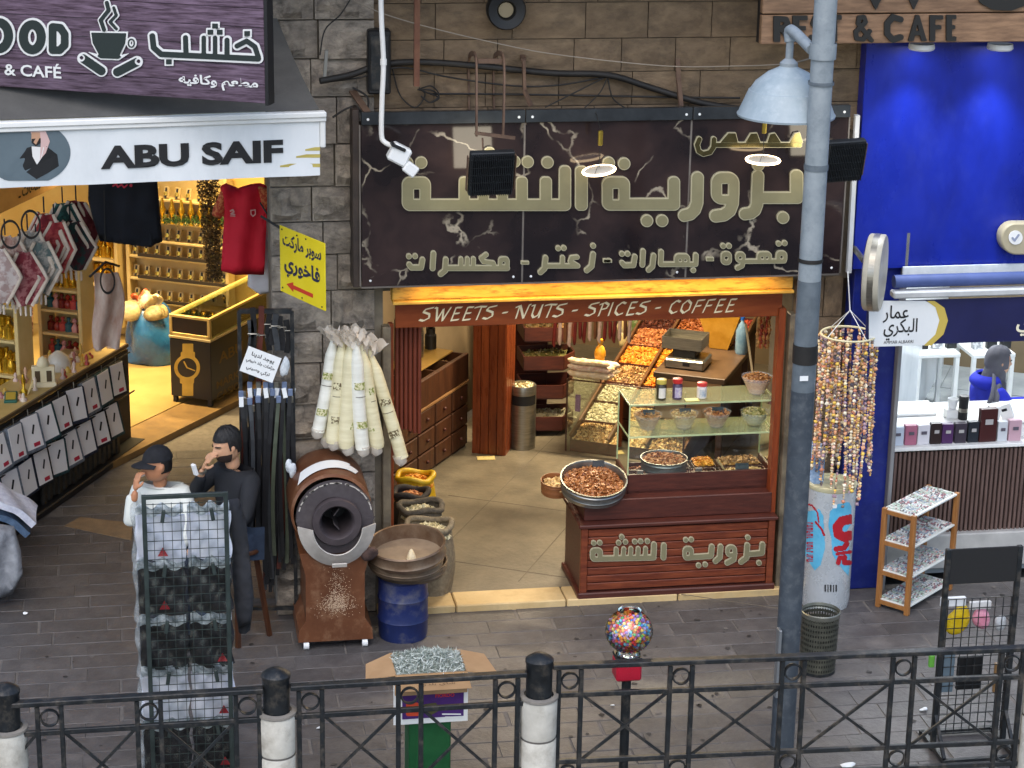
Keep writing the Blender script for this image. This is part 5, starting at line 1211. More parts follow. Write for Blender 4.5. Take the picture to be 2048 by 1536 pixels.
for zi, z in enumerate(zs):
    for k in range(6):
        if zi == 0: me = BOT[k % 3]; lb = 'golden bottle on the top row of the narrow cream cabinet'
        else:
            c = cols[(k+zi*2) % 5]; nm = 'bot'+c
            if nm not in bpy.data.meshes: mm = bottle_mesh(.12, .034, k % 2); mm.name = nm; mm.materials.append(mat('glaze'+c, c, rough=.25))
            me = bpy.data.meshes[nm]; lb = 'small coloured scent bottle on the narrow cream cabinet, row %s' % ['', 'below the golden ones', 'second from the bottom', 'at the bottom'][zi]
        o = bpy.data.objects.new('scent_bottle', me); COL.objects.link(o); o.location = A+SX*(.05+(w-.1)*k/5)-SY*.12; o.location.z = z+.011; tag(o, lb, 'bottle', 'bottles in the narrow cabinet, row %d' % zi)
A, w, zs, dp_ = shelf_unit('watch_rack', 'cream wall rack with rows of wristwatches on stands', 262, 470, 330, 700, (395, 440, 478, 512, 556, 602, 648), 0, .14)
wst = None
for zi, z in enumerate(zs):
    for k in range(9):
        p = A+SX*(.06+(w-.12)*k/8)-SY*.07; p.z = z+.012
        if wst is None:
            wst = thing('watch_stand', '', 'watch'); 
            MB().box((0, 0, .055), (.055, .03, .11), Matrix.Rotation(R_(-18), 3, 'X'), .004).build('card', mat('stand_card', '#b8a272', rough=.6), wst)
            MB().box((0, -.022, .055), (.018, .006, .10), Matrix.Rotation(R_(-18), 3, 'X')).build('strap', M_ink, wst)
            MB().lathe([(0, -.006), (.021, -.006), (.021, .004), (0, .006)], (0, -.027, .05), 12, Matrix.Rotation(R_(72), 3, 'X')).build('dial', mat('watch_gold', '#c9a240', rough=.25, metal=.8), wst, 40); t = wst
        else: t = copy_tree(wst)
        t.location = p; t.rotation_euler = (0, 0, -SK); tag(t, 'wristwatch on a card stand in the wall rack, %s row from the top' % ['first', 'second', 'third', 'fourth', 'fifth', 'sixth', 'seventh'][zi], 'watch', 'watches in wall rack row %d' % zi)
for zi, py in enumerate((512, 556, 602, 648)):   # dark base strips under the watches
    q = BW(365, py+6, .16); o = MB().box(q, (w*.9, .02, .03), MS).build('strip', mat('dark_strip', '#2c241b', rough=.6), [x for x in COL.objects if x.name == 'watch_rack'][0])
# golden figurines and greenery on the rack's upper boards
for k in range(8):
    q = BW(325+k*19, 425, .16); q.z = zs[1]+.012
    mb = MB(); mb.lathe([(.03, 0), (.012, .03), (.02, .09), (.035, .13), (.02, .17), (.01, .24)], q, 10, capa=True, capb=True); o = mb.build('golden_figurine', M_gbot, None, 50); tag(o, 'golden figurine on the upper board of the watch rack', 'figurine', 'golden figurines on the watch rack')
mb = MB()
for k in range(700):
    q = BW(325+random.random()*140, 440+random.gauss(0, 4), .17); mb.octa(q, (.012, .004, .008), rrot())
o = mb.build('leaf_garland', mat('garland_green', '#28401c', '#4a6a2c', scale=30, rough=.6), None); tag(o, 'green leaf garland along the watch rack board', 'garland'); 
mb = MB()
c0 = [W(415, 340, 3.4), W(425, 460, 3.4), W(430, 560, 3.4)]
for k in range(2600):
    t = random.random(); a = c0[0].lerp(c0[2], t); r = .10*(1-.35*t)*math.sqrt(random.random()); th = random.random()*6.28
    mb.octa(a+Vector((r*math.cos(th), r*math.sin(th), 0)), (.016, .003, .006), rrot())
o = mb.build('tinsel_column', mat('brown_tinsel', '#4a3620', island=['#5b4426', '#3a2a18', '#7a5e34', '#8d7040', '#46351f'], rough=.5), None); tag(o, 'hanging brown tinsel column beside the red shirt', 'tinsel'); o['kind'] = 'thing'

# ------------------------------------------------------------------ watch counter
w0 = G(343, 803, .06); w1 = G(424, 815, .06); wx_ = (w1-w0); wx_.z = 0; ww = wx_.length; wx_.normalize(); wy_ = Vector((-wx_.y, wx_.x, 0)); MWc = Matrix((wx_, wy_, Vector((0, 0, 1)))).transposed()
wc = thing('watch_counter', 'black watch counter with lit glass top and golden watch print', 'counter', w0, world=True); WL = 1.75
def wcb(x0, x1, y0, y1, z0, z1, ch=.004): return MB().box(w0+MWc @ Vector(((x0+x1)/2, (y0+y1)/2, 0))+Vector((0, 0, (z0+z1)/2)), (x1-x0, y1-y0, z1-z0), MWc, ch)
M_bl = mat('black_laminate', '#131316', '#1b1b1f', rough=.3, scale=3)
wcb(0, ww, 0, WL, .06, .60).build('base', M_bl, wc)
for (x, y) in ((.03, .03), (ww-.03, .03), (.03, WL-.03), (ww-.03, WL-.03)): wcb(x-.02, x+.02, y-.02, y+.02, .0, .06).build('foot', M_blackmatt, wc)
wcb(-.005, ww+.005, -.005, WL, .605, .63).build('case_floor', M_cshelf, wc)
for (x0, x1, y0, y1, z0, z1) in ((0, .03, 0, .03, .63, .80), (ww-.03, ww, 0, .03, .63, .80), (0, .03, WL-.03, WL, .63, .80), (ww-.03, ww, WL-.03, WL, .63, .80), (0, ww, 0, .03, .80, .825), (0, ww, WL-.03, WL, .80, .825), (0, .03, .03, WL-.03, .80, .825), (ww-.03, ww, .03, WL-.03, .80, .825), (0, ww, 0, .025, .63, .66)): wcb(x0, x1, y0, y1, z0, z1, .003).build('frame', mat('brass_frame', '#c2a35c', '#d6bb78', rough=.35, scale=4, metal=.3), wc)
wcb(.03, ww-.03, .008, .014, .66, .80, 0).build('front_drawer', mat('smoked_drawer', '#2a1d14', rough=.25), wc)
wcb(.03, ww-.03, .03, WL-.03, .812, .818, 0).build('glass_top', M_clear, wc); wcb(ww-.012, ww-.006, .03, WL-.03, .63, .80, 0).build('glass_side', M_clear, wc)
MB().bar(w0+MWc @ Vector((.035, .05, .79)), w0+MWc @ Vector((.035, WL-.05, .79)), .012).build('light_tube', mat('tube_glow', '#fff0c8', emit='#ffe2a0', estr=6), wc)
for k in range(70):
    q = w0+MWc @ Vector((random.uniform(.08, ww-.06), random.uniform(.1, WL-.1), .655+random.random()*.07))
    if k == 0: me_w = MB().lathe([(.0, -.006), (.02, -.006), (.02, .004), (0, .005)], (0, 0, 0), 8).box((0, 0, -.004), (.014, .12, .006)).mesh('watch'); me_w.materials.append(mat('watch_mixed', '#8a8a4a', island=['#c9a640', '#2b3a1e', '#d8c890', '#4a5a2a', '#b0a060'], rough=.3, metal=.4))
    o = bpy.data.objects.new('wristwatch', me_w); COL.objects.link(o); o.location = q; o.rotation_euler = (random.uniform(-.4, .4), random.uniform(-.4, .4), random.random()*6); tag(o, 'wristwatch lying under the lit glass of the black counter', 'watch', 'watches in the glass counter')
fwc = lambda x, y: HP(x*.332, 360+y*.332, w0, wy_)
M_wg = mat('print_gold', '#a8842c', '#c9a548', scale=5, rough=.4)
wn2 = -wy_
plate('watch_print', SDF().rbox(1100, 985, 1165, 1040, 4).rbox(1090, 1035, 1175, 1070, 6).rbox(1085, 1190, 1170, 1225, 6).rbox(1098, 1215, 1165, 1300, 3).dot(1128, 1130, 78).hdot(1128, 1130, 58).loops(0, 4), fwc, wn2, .001, M_wg, wc, lift=.002)
plate('watch_hands', SDF().stroke([(1128, 1130), (1110, 1095)], 4).stroke([(1128, 1130), (1175, 1148)], 3).loops(0, 2), fwc, wn2, .001, M_wg, wc, lift=.003)
for (tx, y, z, h, wd_) in (('ABU SAIF', .62, .48, .10, .95), ('MARK', .30, .24, .07, .42), ('CASIO', .30, .13, .07, .42)):
    lettering('lettering', tx, w0+MWc @ Vector((ww, y, z-.06)), wy_, (0, 0, 1), h, wd_, mat('dull_gold', '#6a5220', rough=.5), wc, bold=.02)

# ------------------------------------------------------------------ bags on the floor
q = G(292, 728, .06)
o = lump(q+Vector((.02, .12, .21)), (.27, .24, .40), 3, .20, 34, 24).build('refuse_bag', mat('blue_plastic_bag', '#17406e', '#2c6ca0', scale=3, rough=.25, bump=.7, bscale=9, coat=.3), None, 70); tag(o, 'large blue plastic bag stuffed full on the shop floor', 'bag')
mb = MB(); mb.sheet(lambda u, v: q+Vector((-.10+.26*u+.02*math.sin(v*11), .02+.05*math.sin(u*7+v*3)+.03*math.sin(v*9-u*5), .44+.27*v-.10*abs(u-.5)*v+.02*math.sin(u*15))), 22, 16, .02); o = mb.build('carrier_bag', mat('red_white_bag', '#d9c9a4', '#b5502f', scale=4, rough=.35, bump=.6, lo=.50, hi=.54), None, 50); tag(o, 'orange and white carrier bag on top of the blue bag', 'bag')
o = lump(q+Vector((-.12, .05, .52)), (.12, .12, .13), 8, .2).build('carrier_bag', mat('cream_bag', '#96845c', '#b5a67e', scale=7, rough=.35, bump=.6), None, 70); tag(o, 'cream plastic bag wedged beside the blue bag', 'bag')
o = lump(q+Vector((.12, .0, .50)), (.12, .10, .09), 9, .25).build('carrier_bag', mat('striped_bag', '#6f6040', '#b5a67c', scale=16, rough=.3, bump=.6), None, 70); tag(o, 'crumpled striped bag lying on the blue bag', 'bag')
ceil_lamp(Vector((-2.7, 4.9, 3.15)), 'bright warm lamp under the ceiling of the souvenir shop', 26, (1, .74, .36), 1.0, -SK, '#ffe0a0', 84)
ceil_lamp(Vector((-1.8, 5.7, 3.15)), 'bright warm lamp over the watch counter', 32, (1, .74, .36), 1.0, -SK, '#ffe0a0', 84)
ceil_lamp(Vector((-3.7, 5.2, 3.15)), 'bright warm lamp over the golden bottles', 36, (1, .74, .36), 1.0, -SK, '#ffe0a0', 84)

# ------------------------------------------------------------------ long table with hanging packs of socks
tab = thing('sales_table', 'long cream topped sales table with dark front in the passage', 'table', t0-Vector((0, 0, .9)), world=True)
def tp(t, s, z): return Vector((t0.x, t0.y, 0))+td*t+tn*s+Vector((0, 0, z))
MB().box(tp(TL/2-.3, -.22, .885), (TL+.7, .44, .03), MTb, .004).build('table_top', mat('cream_table', '#b49a5c', '#c9b074', scale=3, rough=.45), tab)
MB().box(tp(TL/2-.3, -.02, .43), (TL+.7, .02, .84), MTb).build('front_panel', mat('dark_panel', '#2a2724', '#3a3531', scale=5, rough=.7), tab)
MB().bar(tp(-.7, .012, .9), tp(TL, .012, .9), .02, .03).build('front_rail', mat('rail_brown', '#5a4a38', rough=.4, metal=.4), tab)
for z, s in ((.84, .03), (.50, .06)): MB().tube([tp(-.7, s, z), tp(TL, s, z)], .008, 6).build('hook_rail', M_black, tab)
MB().box(tp(TL/2-.3, .02, .03), (TL+.7, .22, .06), MTb, .01).build('plinth', M_blackmatt, tab)
sock_m = [mat('sock_navy', '#1d2233', '#2c3346', scale=30, rough=.9), mat('sock_black', '#16171a', '#232428', scale=30, rough=.9), mat('sock_teal', '#1c3438', '#2a494c', scale=30, rough=.9), mat('sock_grey', '#5a6068', '#7a828c', scale=30, rough=.9)]
M_card = mat('pack_card', '#e2dedc', '#eeebe8', scale=3, rough=.5); M_pink = mat('pink_print', '#b5263f', rough=.5)
def sock_pack(t, zc, kind, label):
    p = tp(t, .085, zc); o = thing('sock_pack', label, 'sock pack', p, group='sock packs hanging on the sales table')
    tilt = Matrix.Rotation(R_(-11), 3, 'X'); o.rotation_euler = (random.uniform(-.06, .06), random.uniform(-.07, .07), math.atan2(td.y, td.x)-.10+random.uniform(-.2, .12))
    w_, h_ = .20, .29
    MB().box(tilt @ Vector((0, .012, 0)), (w_+.035, .045, h_), tilt, .012).build('socks', sock_m[kind % 4], o)
    MB().box(tilt @ Vector((-.015, -.015, .015)), (w_*.92, .004, h_*.88), tilt).build('card', M_card, o)
    if kind % 2: MB().box(tilt @ Vector((.005, -.0178, -.085)), (.07, .001, .03), tilt).build('pink_mark', M_pink, o)
    MB().box(tilt @ Vector((.0, -.0178, .035)), (.02, .001, .075), tilt @ Matrix.Rotation(.5, 3, 'Y')).build('dark_mark', M_ink, o)
    MB().tube([tilt @ Vector((0, 0, h_*.5)), Vector((0, .03, h_*.5+.05))], .004, 5).build('hook', M_steel, o)
names = ['first', 'second', 'third', 'fourth', 'fifth', 'sixth', 'seventh', 'eighth', 'ninth', 'tenth', 'eleventh']
for k in range(9):
    sock_pack(.14+k*.245, .70, (k*3+1) % 8 if k > 1 else 3, 'sock pack with white card in the upper hanging row, %s from the street' % names[k])
    sock_pack(.03+k*.245, .37, (k*5+2) % 8, 'sock pack with white card in the lower hanging row, %s from the street' % names[k])
for k in range(16):
    o = MB().box(tp(.8+k*.085, .06, .15+.01*(k % 3)), (.07, .04, .20), MTb, .012).build('belt_box', mat('dark_goods', '#1a1917', '#33302a', scale=30, rough=.5), None); tag(o, 'small dark goods pack hanging low on the sales table', 'goods pack', 'dark goods packs near the floor')
# knick-knacks on the table
def knick(px, py, fn, name, label, cat):
    q = G(px, py, .9); t = thing(name, label, cat, q); fn(t); return t
def castle(t):
    m = mat('ivory', '#cdbf98', '#dccfae', scale=8, rough=.5)
    MB().box((0, 0, .02), (.2, .1, .04), None, .005).build('base', m, t); MB().box((0, 0, .10), (.18, .06, .14), None, .004).build('body', m, t)
    for s in (-1, 1): MB().box((s*.045, -.032, .09), (.04, .006, .09)).build('arch', mat('arch_dark', '#4b3a22', rough=.7), t)
    MB().lathe([(.05, .17), (.05, .19), (.035, .23), (0, .25)], (0, 0, 0), 14).build('dome', m, t, 40)
knick(88, 772, castle, 'mosque_model', 'ivory model of an arched mosque on the sales table', 'model')
def dome2(t):
    m = mat('clear_plastic', '#bcb6a6', '#d2cdbf', scale=8, rough=.2)
    MB().lathe([(.10, 0), (.10, .05), (.08, .11), (.03, .15), (0, .16)], (0, 0, 0), 18).build('dome', m, t, 50); MB().box((0, 0, .01), (.26, .14, .02), None, .004).build('base', m, t)
knick(118, 738, dome2, 'snow_dome', 'pale domed model behind the mosque model on the table', 'model')
def calc(t):
    MB().box((0, 0, .02), (.10, .16, .03), Matrix.Rotation(R_(12), 3, 'X'), .006).build('body', mat('calc_green', '#1f5a4c', rough=.4), t); MB().box((0, -.01, .038), (.075, .11, .004), Matrix.Rotation(R_(12), 3, 'X')).build('keypad', mat('calc_yellow', '#b59a3a', rough=.4), t)
knick(22, 800, calc, 'calculator', 'green calculator with yellow keypad on the sales table', 'calculator')
def swan(t): MB().lathe([(.03, 0), (.035, .03), (.01, .06), (.02, .12), (.008, .17)], (0, 0, 0), 10, capa=True).build('body', M_gbot, t, 50); MB().box((.05, 0, .06), (.012, .03, .12), Matrix.Rotation(.4, 3, 'Y')).build('wing', M_cshelf, t)
knick(48, 790, swan, 'golden_ornament', 'golden ornament beside the calculator on the table', 'ornament')
rs = random.Random(4)
for k in range(46):
    s_, t_ = rs.uniform(-.38, -.05), rs.uniform(.75, TL-.05); q = tp(t_, s_, .9); c = rs.choice(['#c29a7a', '#b04a44', '#d8c6b0', '#c9a54a', '#a8706a', '#d4b8a8'])
    o = MB().lathe([(.022, 0), (.024, .01), (.008, .03), (.016, .045+.02*(k % 3)), (.006, .07+.02*(k % 3))] if k % 2 else [(.03, 0), (.03, .02), (.012, .03), (.012, .045)], (0, 0, 0), 8, capa=True, capb=True).build('trinket', mat('trinket'+c, c, rough=.35), None, 60); o.location = q; o.rotation_euler = (0, 0, rs.random()*6); tag(o, 'small souvenir trinket in the heap on the sales table', 'trinket', 'trinkets heaped on the sales table')
# folded clothes at the near end of the table
for (px, py, z, c, c2, lb, rx) in ((20, 1000, .55, '#b9bccb', '#d6d9e2', 'white patterned folded cloth hanging at the picture edge by the table', .2), (8, 1020, .45, '#3f5570', '#5c738e', 'folded blue denim under the white cloth at the edge', .2)):
    q = G(px, py, z); mb = MB(); mb.sheet(lambda u, v: q+Vector((-.45+u*.62, -.16+.34*v, .08*math.sin(u*math.pi*.5+.8)-.42*max(0, u-.45)**1.3+.012*math.sin(u*17+v*5))), 22, 12, .05); o = mb.build('folded_cloth', mat('cloth'+c, c, c2, scale=22, rough=.9, bump=.3), None, 60); tag(o, lb, 'cloth')
q = G(5, 1150, .25)
garment('clothes_bag', 'grey plastic bag of clothes low at the picture edge', 'bag', [(-60, 1045), (0, 1048), (28, 1052), (42, 1100), (46, 1150), (24, 1190), (-10, 1202), (-60, 1205)], lambda x, y: W(x, y, q.y), .16, mat('grey_film_bag', '#6d7076', '#9a9da2', scale=6, rough=.2, bump=.6), None, 8, .02)
mb = MB(); q = G(10, 1175, .0); mb.box(q+Vector((-.25, .1, .14)), (.6, .4, .28), RZ(-SK), .01); o = mb.build('low_stand', M_blackmatt, None); tag(o, 'low black stand under the clothes at the picture edge', 'stand')

# ------------------------------------------------------------------ header board, scarves, shirts
hd = thing('header_board', 'slanting beige header board with handwriting under the valance', 'sign', G(0, 400, 2.2), world=True)
a, b = G(-60, 452, 2.08), G(118, 368, 2.08); dd = (b-a).normalized(); nn_ = Vector((dd.y, -dd.x, 0))
hc = (a+b)/2; Mh = Matrix((dd, -nn_, Vector((0, 0, 1)))).transposed() @ Matrix.Rotation(R_(0), 3, 'X')
MB().box(hc+Vector((0, 0, .12)), ((b-a).length, .03, .26), Mh, .004).build('board', mat('beige_board', '#b08a56', '#c29c66', scale=4, rough=.5), hd)
lettering('lettering', 'ساعات ـ', hc+nn_*.016+dd*.22+Vector((0, 0, .10)), dd, (0, 0, 1), .11, .42, M_ink, hd, bold=.02, arabic=True)
# a scarf: a square hung from one corner
def keffiyeh(name, px, py, y, w_, h_, c1k, c2k, label, rz=0.0, fold=.5, sd=0):
    t = thing(name, label, 'scarf', W(px, py, y), rz, group='fringed scarves hanging under the header board')
    m = mat('scarf'+c1k, c1k, c2k, scale=14, rough=.9, bump=.3, lo=.45, hi=.55); mbd = mat('scarf_border', '#c9b7a4', '#d8cabb', scale=18, rough=.9)
    mb = MB()
    for k in range(2):
        def f(u, v): x = (u-.5); z = -v; return Vector((x*w_*(.25+1.5*min(v, 1-v))*.9+k*.06, -.03-.05*k+.02*math.sin(u*7+v*4+sd)+.05*u*k, z*h_))
        mb.sheet(f, 10, 14, .006)
    mb.build('cloth', m, t, 60)
    mb = MB()
    for k in range(2):
        def g(s): 
            v = s; 
            return v
        for sgn in (0, 1):
            P = []
            for i in range(15):
                v = i/14; u = float(sgn); x = (u-.5)
                P.append(Vector((x*w_*(.25+1.5*min(v, 1-v))*.9+k*.06, -.034-.05*k+.02*math.sin(u*7+v*4+sd)+.05*u*k, -v*h_)))
            mb.tube(P, .014, 6)
        P = [Vector(((u-.5)*w_*.225+k*.06, -.034-.05*k, -h_)) for u in (0, .5, 1)]
        for p_ in P: mb.tube([p_, p_+Vector((0, 0, -.07))], .008, 5)
    mb.build('fringe', mbd, t, 60, kind='stuff')
    MB().tube([Vector((0, 0, .12)), Vector((0, 0, 0))], .006, 6).build('hanger_hook', M_black, t)
    return t
sc_ = [(10, 470, 1.6, '#b0897c', '#d2b8aa', 'pink fringed scarf at the left picture edge, lowest in the row'), (55, 460, 1.7, '#8d8a84', '#b9b4ac', 'grey patterned fringed scarf second in the row'), (88, 425, 1.9, '#74202a', '#9c3a3a', 'dark red fringed scarf in the middle of the row'), (125, 405, 2.1, '#22413f', '#33605a', 'teal green fringed scarf beside the dark red one'),
       (152, 400, 2.3, '#5a1a22', '#743038', 'maroon fringed scarf nearest the navy hoodie')]
sc_ += [(-8, 492, 1.5, '#a9908a', '#c9bcb6', 'pale fringed scarf cut by the left picture edge'), (38, 500, 1.55, '#7a2a34', '#a86a6a', 'red diamond patterned scarf hanging low'), (72, 480, 1.65, '#5a6a68', '#a09c94', 'grey-green scarf between the grey and red ones'), (108, 440, 1.85, '#8a2830', '#b04a48', 'bright red scarf in front of the dark red one'), (140, 440, 2.0, '#1f3a38', '#4a2228', 'dark green and maroon scarf low by the hoodie')]
for k, (px, py, y, a_, b_, lb) in enumerate(sc_): keffiyeh('fringed_scarf', px, py, y, .34, .46-.01*k, a_, b_, lb, R_(-18-7*(k % 3)), sd=k)
for k, (px, py) in enumerate(((22, 465), (62, 445))):
    c = W(px, py, 1.45); mb = MB(); mb.grid(lambda u, v: c+Vector((.065*math.cos(6.283*u)*(1+.1*math.cos(6.283*v)), .01*math.sin(6.283*v)-.06, .1*math.sin(6.283*u)*(1+.1*math.cos(6.283*v)))), 24, 7, True); o = mb.build('head_cord', M_blackmatt, None, 60); tag(o, 'black head cord ring hanging %s' % ('on the pink scarf' if k == 0 else 'on the grey scarf'), 'head cord')
# long draped scarf on a black hanger
q = W(212, 545, 2.9); ds = thing('draped_scarf', 'long white and pink scarf draped on a black hanger', 'scarf', q, world=True)
def fs_(u, v): return q+Vector(((u-.5)*(.19+.05*math.sin(v*3))+.02*math.sin(v*5), -.02+.035*math.sin(u*9+v*3)*(.5+v), -.0-.62*v))
mb = MB(); mb.sheet(fs_, 16, 20, .01); mb.build('cloth', mat('pale_scarf', '#b58f7c', '#d5c3b4', scale=9, rough=.9, bump=.4, stretch=(1, 1, .5)), ds, 60)
mb = MB(); mb.tube([q+Vector((-.13, -.05, -.02)), q+Vector((0, -.05, .10)), q+Vector((.11, -.05, .06))], .011, 6); mb.build('hanger', M_blackmatt, ds)
mb = MB(); mb.grid(lambda u, v: q+Vector((.01+.055*math.cos(6.283*u)*(1+.12*math.cos(6.283*v)), -.08+.01*math.sin(6.283*v), -.05+.10*math.sin(6.283*u)*(1+.1*math.cos(6.283*v)))), 22, 7, True); mb.build('cord_ring', M_blackmatt, ds, 60)
# patterned brown hanging strip at the shelf
o = MB().sheet(lambda u, v: BW(44+22*u, 585+105*v, .35)+Vector((0, .01*math.sin(v*9), 0)), 6, 14, .006).build('woven_strip', mat('woven_brown', '#5a3320', '#a8835a', scale=26, rough=.9, lo=.48, hi=.54), None, 60); tag(o, 'narrow brown woven strip hanging before the golden bottles', 'woven strip')
M_navy = mat('navy_fleece', '#14171f', '#1d212b', scale=8, rough=.95, bump=.2)
hz = thing('hoodie', 'dark navy hooded jacket hanging under the white valance', 'hoodie', W(250, 490, 2.0), world=True)
garment('body', '', '', [(178, 330), (176, 400), (186, 440), (200, 482), (292, 494), (300, 420), (310, 488), (325, 484), (318, 400), (312, 330)], lambda x, y: W(x, y, 2.0), .12, M_navy, hz, 2)
MB().add([W(207, 380, 1.93), W(209, 380, 1.93), W(211, 486, 1.93), W(209, 486, 1.93)], [(0, 1, 2, 3)]).build('zip', M_blackmatt, hz)
plate('chest_print', SDF().stroke([(226, 372), (232, 368), (236, 374), (243, 369), (248, 375), (254, 370)], 1.6).dot(262, 371, 3).loops(0, .8), lambda x, y: W(x, y, 1.91), NF, .001, M_pink, hz)
M_red = mat('red_jersey', '#cc1228', '#dc2238', scale=3, rough=.75, bump=.1)
rs_ = thing('football_shirt', 'red football shirt hanging from the valance', 'shirt', W(485, 550, .9), world=True)
yS = .9
garment('body', '', '', [(440, 372), (452, 366), (475, 376), (505, 376), (520, 366), (535, 372), (530, 420), (528, 550), (500, 549), (470, 550), (442, 542), (448, 440)], lambda x, y: W(x, y, yS), .09, M_red, rs_, 5, .02)
M_slv = mat('patterned_sleeve', '#b4402a', '#cf7a4a', scale=45, rough=.8, lo=.47, hi=.53)
garment('sleeve', '', '', [(446, 371), (425, 420), (423, 430), (440, 438), (448, 432), (456, 390)], lambda x, y: W(x, y, yS-.02), .05, M_slv, rs_, 6)
garment('sleeve', '', '', [(515, 371), (534, 376), (546, 405), (540, 446), (532, 440), (520, 400)], lambda x, y: W(x, y, yS-.02), .05, M_slv, rs_, 7)
fr = crop_fn(0, 0, 680/2048, yS-.052)
plate('shield_badge', SDF().poly([(1507, 1262), (1540, 1258), (1541, 1290), (1523, 1306), (1508, 1290)]).hpoly([(1514, 1268), (1534, 1266), (1534, 1286), (1523, 1296), (1515, 1286)]).dot(1524, 1280, 6).loops(0, 1.5), fr, NF, .001, mat('badge_pink', '#d59a94', rough=.6), rs_, lift=.012)
plate('maker_mark', SDF().stroke([(1388, 1268), (1402, 1262), (1408, 1274), (1392, 1286), (1412, 1290)], 5).stroke([(1388, 1298), (1414, 1300)], 3).loops(0, 1.5), fr, NF, .001, MATS['badge_pink'], rs_, lift=.012)
MB().tube([W(520, 405, yS-.06), W(545, 445, yS-.12)], .006, 6).build('hanger', M_blackmatt, rs_)
ws_ = garment('undershirt', 'white shirt hanging behind the red football shirt', 'shirt', [(500, 400), (548, 420), (556, 440), (553, 582), (520, 590), (495, 572)], lambda x, y: W(x, y, 1.1), .06, mat('white_cotton', '#c6c2c4', '#d6d3d4', scale=5, rough=.9, bump=.1), None, 9)

# ------------------------------------------------------------------ yellow supermarket sign
a, b = G(560, 450, 2.93), G(650, 487, 2.93); c, d = Vector((b.x, b.y, W(648, 626, b.y).z)), None
ysn = thing('direction_sign', 'yellow supermarket sign with red arrow fixed to the stone pier', 'sign', (a+b)/2, world=True)
yd = (b-a).normalized(); yn = Vector((yd.y, -yd.x, 0)); hgt = .44; Lq = (b-a).length
My = Matrix((yd, -yn, Vector((0, 0, 1)))).transposed(); yc_ = (a+b)/2-Vector((0, 0, hgt/2))
MB().box(yc_, (Lq, .008, hgt), My, .001).build('plate', mat('yellow_board', '#d9c416', '#e4d02a', scale=3, rough=.45), ysn)
M_nv = mat('navy_ink', '#1c2142', rough=.5)
lettering('lettering', 'سوبر ماركت', yc_+yn*.004+Vector((0, 0, .13)), yd, (0, 0, 1), .11, Lq*.86, M_nv, ysn, bold=.03, arabic=True)
lettering('lettering', 'فاخوري', yc_+yn*.004+Vector((0, 0, -.03)), yd, (0, 0, 1), .15, Lq*.8, M_nv, ysn, bold=.035, arabic=True)
plate('arrow', SDF().poly([(-.36, 0), (-.2, .055), (-.2, .022), (.24, .022), (.24, -.022), (-.2, -.022), (-.2, -.055)]).loops(0, .006), lambda x, y: yc_+yn*.004+yd*(x*Lq)+Vector((0, 0, y*.6-.155)), yn, .001, mat('arrow_red', '#c0341f', rough=.5), ysn, lift=.001)
mb = MB()
for (x, z) in ((-.44, .2), (-.1, .2), (.1, .2), (.44, -.2), (-.44, -.19), (0, -.2)): mb.ball(yc_+yn*.006+yd*(x*Lq)+Vector((0, 0, z)), .006, 6, 4)
mb.build('rivet', M_ink, ysn, kind='stuff')
MB().bar(a+Vector((-.12, .05, .05)), a+Vector((0, 0, -.02)), .012).build('bracket', M_black, ysn)

# ------------------------------------------------------------------ belt rack
g0_ = W(592, 1200, -.14); g0_.z = 0; gb = Vector((W(486, 1000, -.10).x, -.10, 0)); bd = (gb-g0_).normalized(); bn = Vector((-bd.y, bd.x, 0)); ztp = W(590, 622, g0_.y).z
br = thing('belt_rack', 'tall black rack of hanging leather belts beside the stone pier', 'rack', g0_, world=True)
mb = MB(); mb.bar(g0_, g0_+Vector((0, 0, ztp)), .025); mb.build('post', M_black, br)
MB().bar(gb, gb+Vector((0, 0, ztp)), .025).build('post', M_black, br)
MB().bar(g0_+Vector((0, 0, ztp)), gb+Vector((0, 0, ztp)), .03, .03).build('top_bar', M_black, br)
MB().bar(g0_+Vector((0, 0, .12)), gb+Vector((0, 0, .12)), .025).build('foot_bar', M_black, br)
MB().bar(g0_+Vector((0, 0, 1.28)), gb+Vector((0, 0, 1.28)), .02).build('middle_bar', M_black, br)
bm_ = [mat('belt_black', '#121214', '#1e1e21', rough=.4, scale=8), mat('belt_brown', '#4a2018', '#643024', rough=.4, scale=8), mat('belt_grey', '#2e3033', '#3c3f42', rough=.45, scale=8), mat('belt_olive', '#3c4234', '#4d5444', rough=.5, scale=8)]
def bpl(px, py, off=0.0): return HP(px, py, g0_+bn*off, bn)
for i, (px, y0, y1, k) in enumerate(((505, 615, 760, 0), (520, 612, 770, 1), (537, 622, 700, 0), (552, 628, 700, 2), (562, 632, 700, 0), (575, 640, 705, 0), (500, 640, 720, 2), (545, 640, 690, 0))):
    P = [W(px+3*math.sin(i+j), y0+(y1-y0)*j/5, -.16+.02*(i % 3)) for j in range(6)]
    mb = MB()
    for a_, b_ in zip(P[:-1], P[1:]): mb.bar(a_, b_+(b_-a_)*.03, .038, .014, (0, 1, 0))
    t = thing('leather_belt', 'rolled %s belt on the upper hooks of the belt rack, %s from the passage' % (['black', 'brown', 'grey', 'olive'][k], names[i]), 'belt', P[0], world=True, group='belts on the upper hooks'); mb.build('strap', bm_[k], t)
    mb = MB(); q_ = P[2]+Vector((.0, -.012, 0)); mb.tube([q_+Vector((-.025, 0, .02)), q_+Vector((.035, 0, .02)), q_+Vector((.035, 0, -.0)), ], .004, 5); mb.build('hook', M_steel, t)
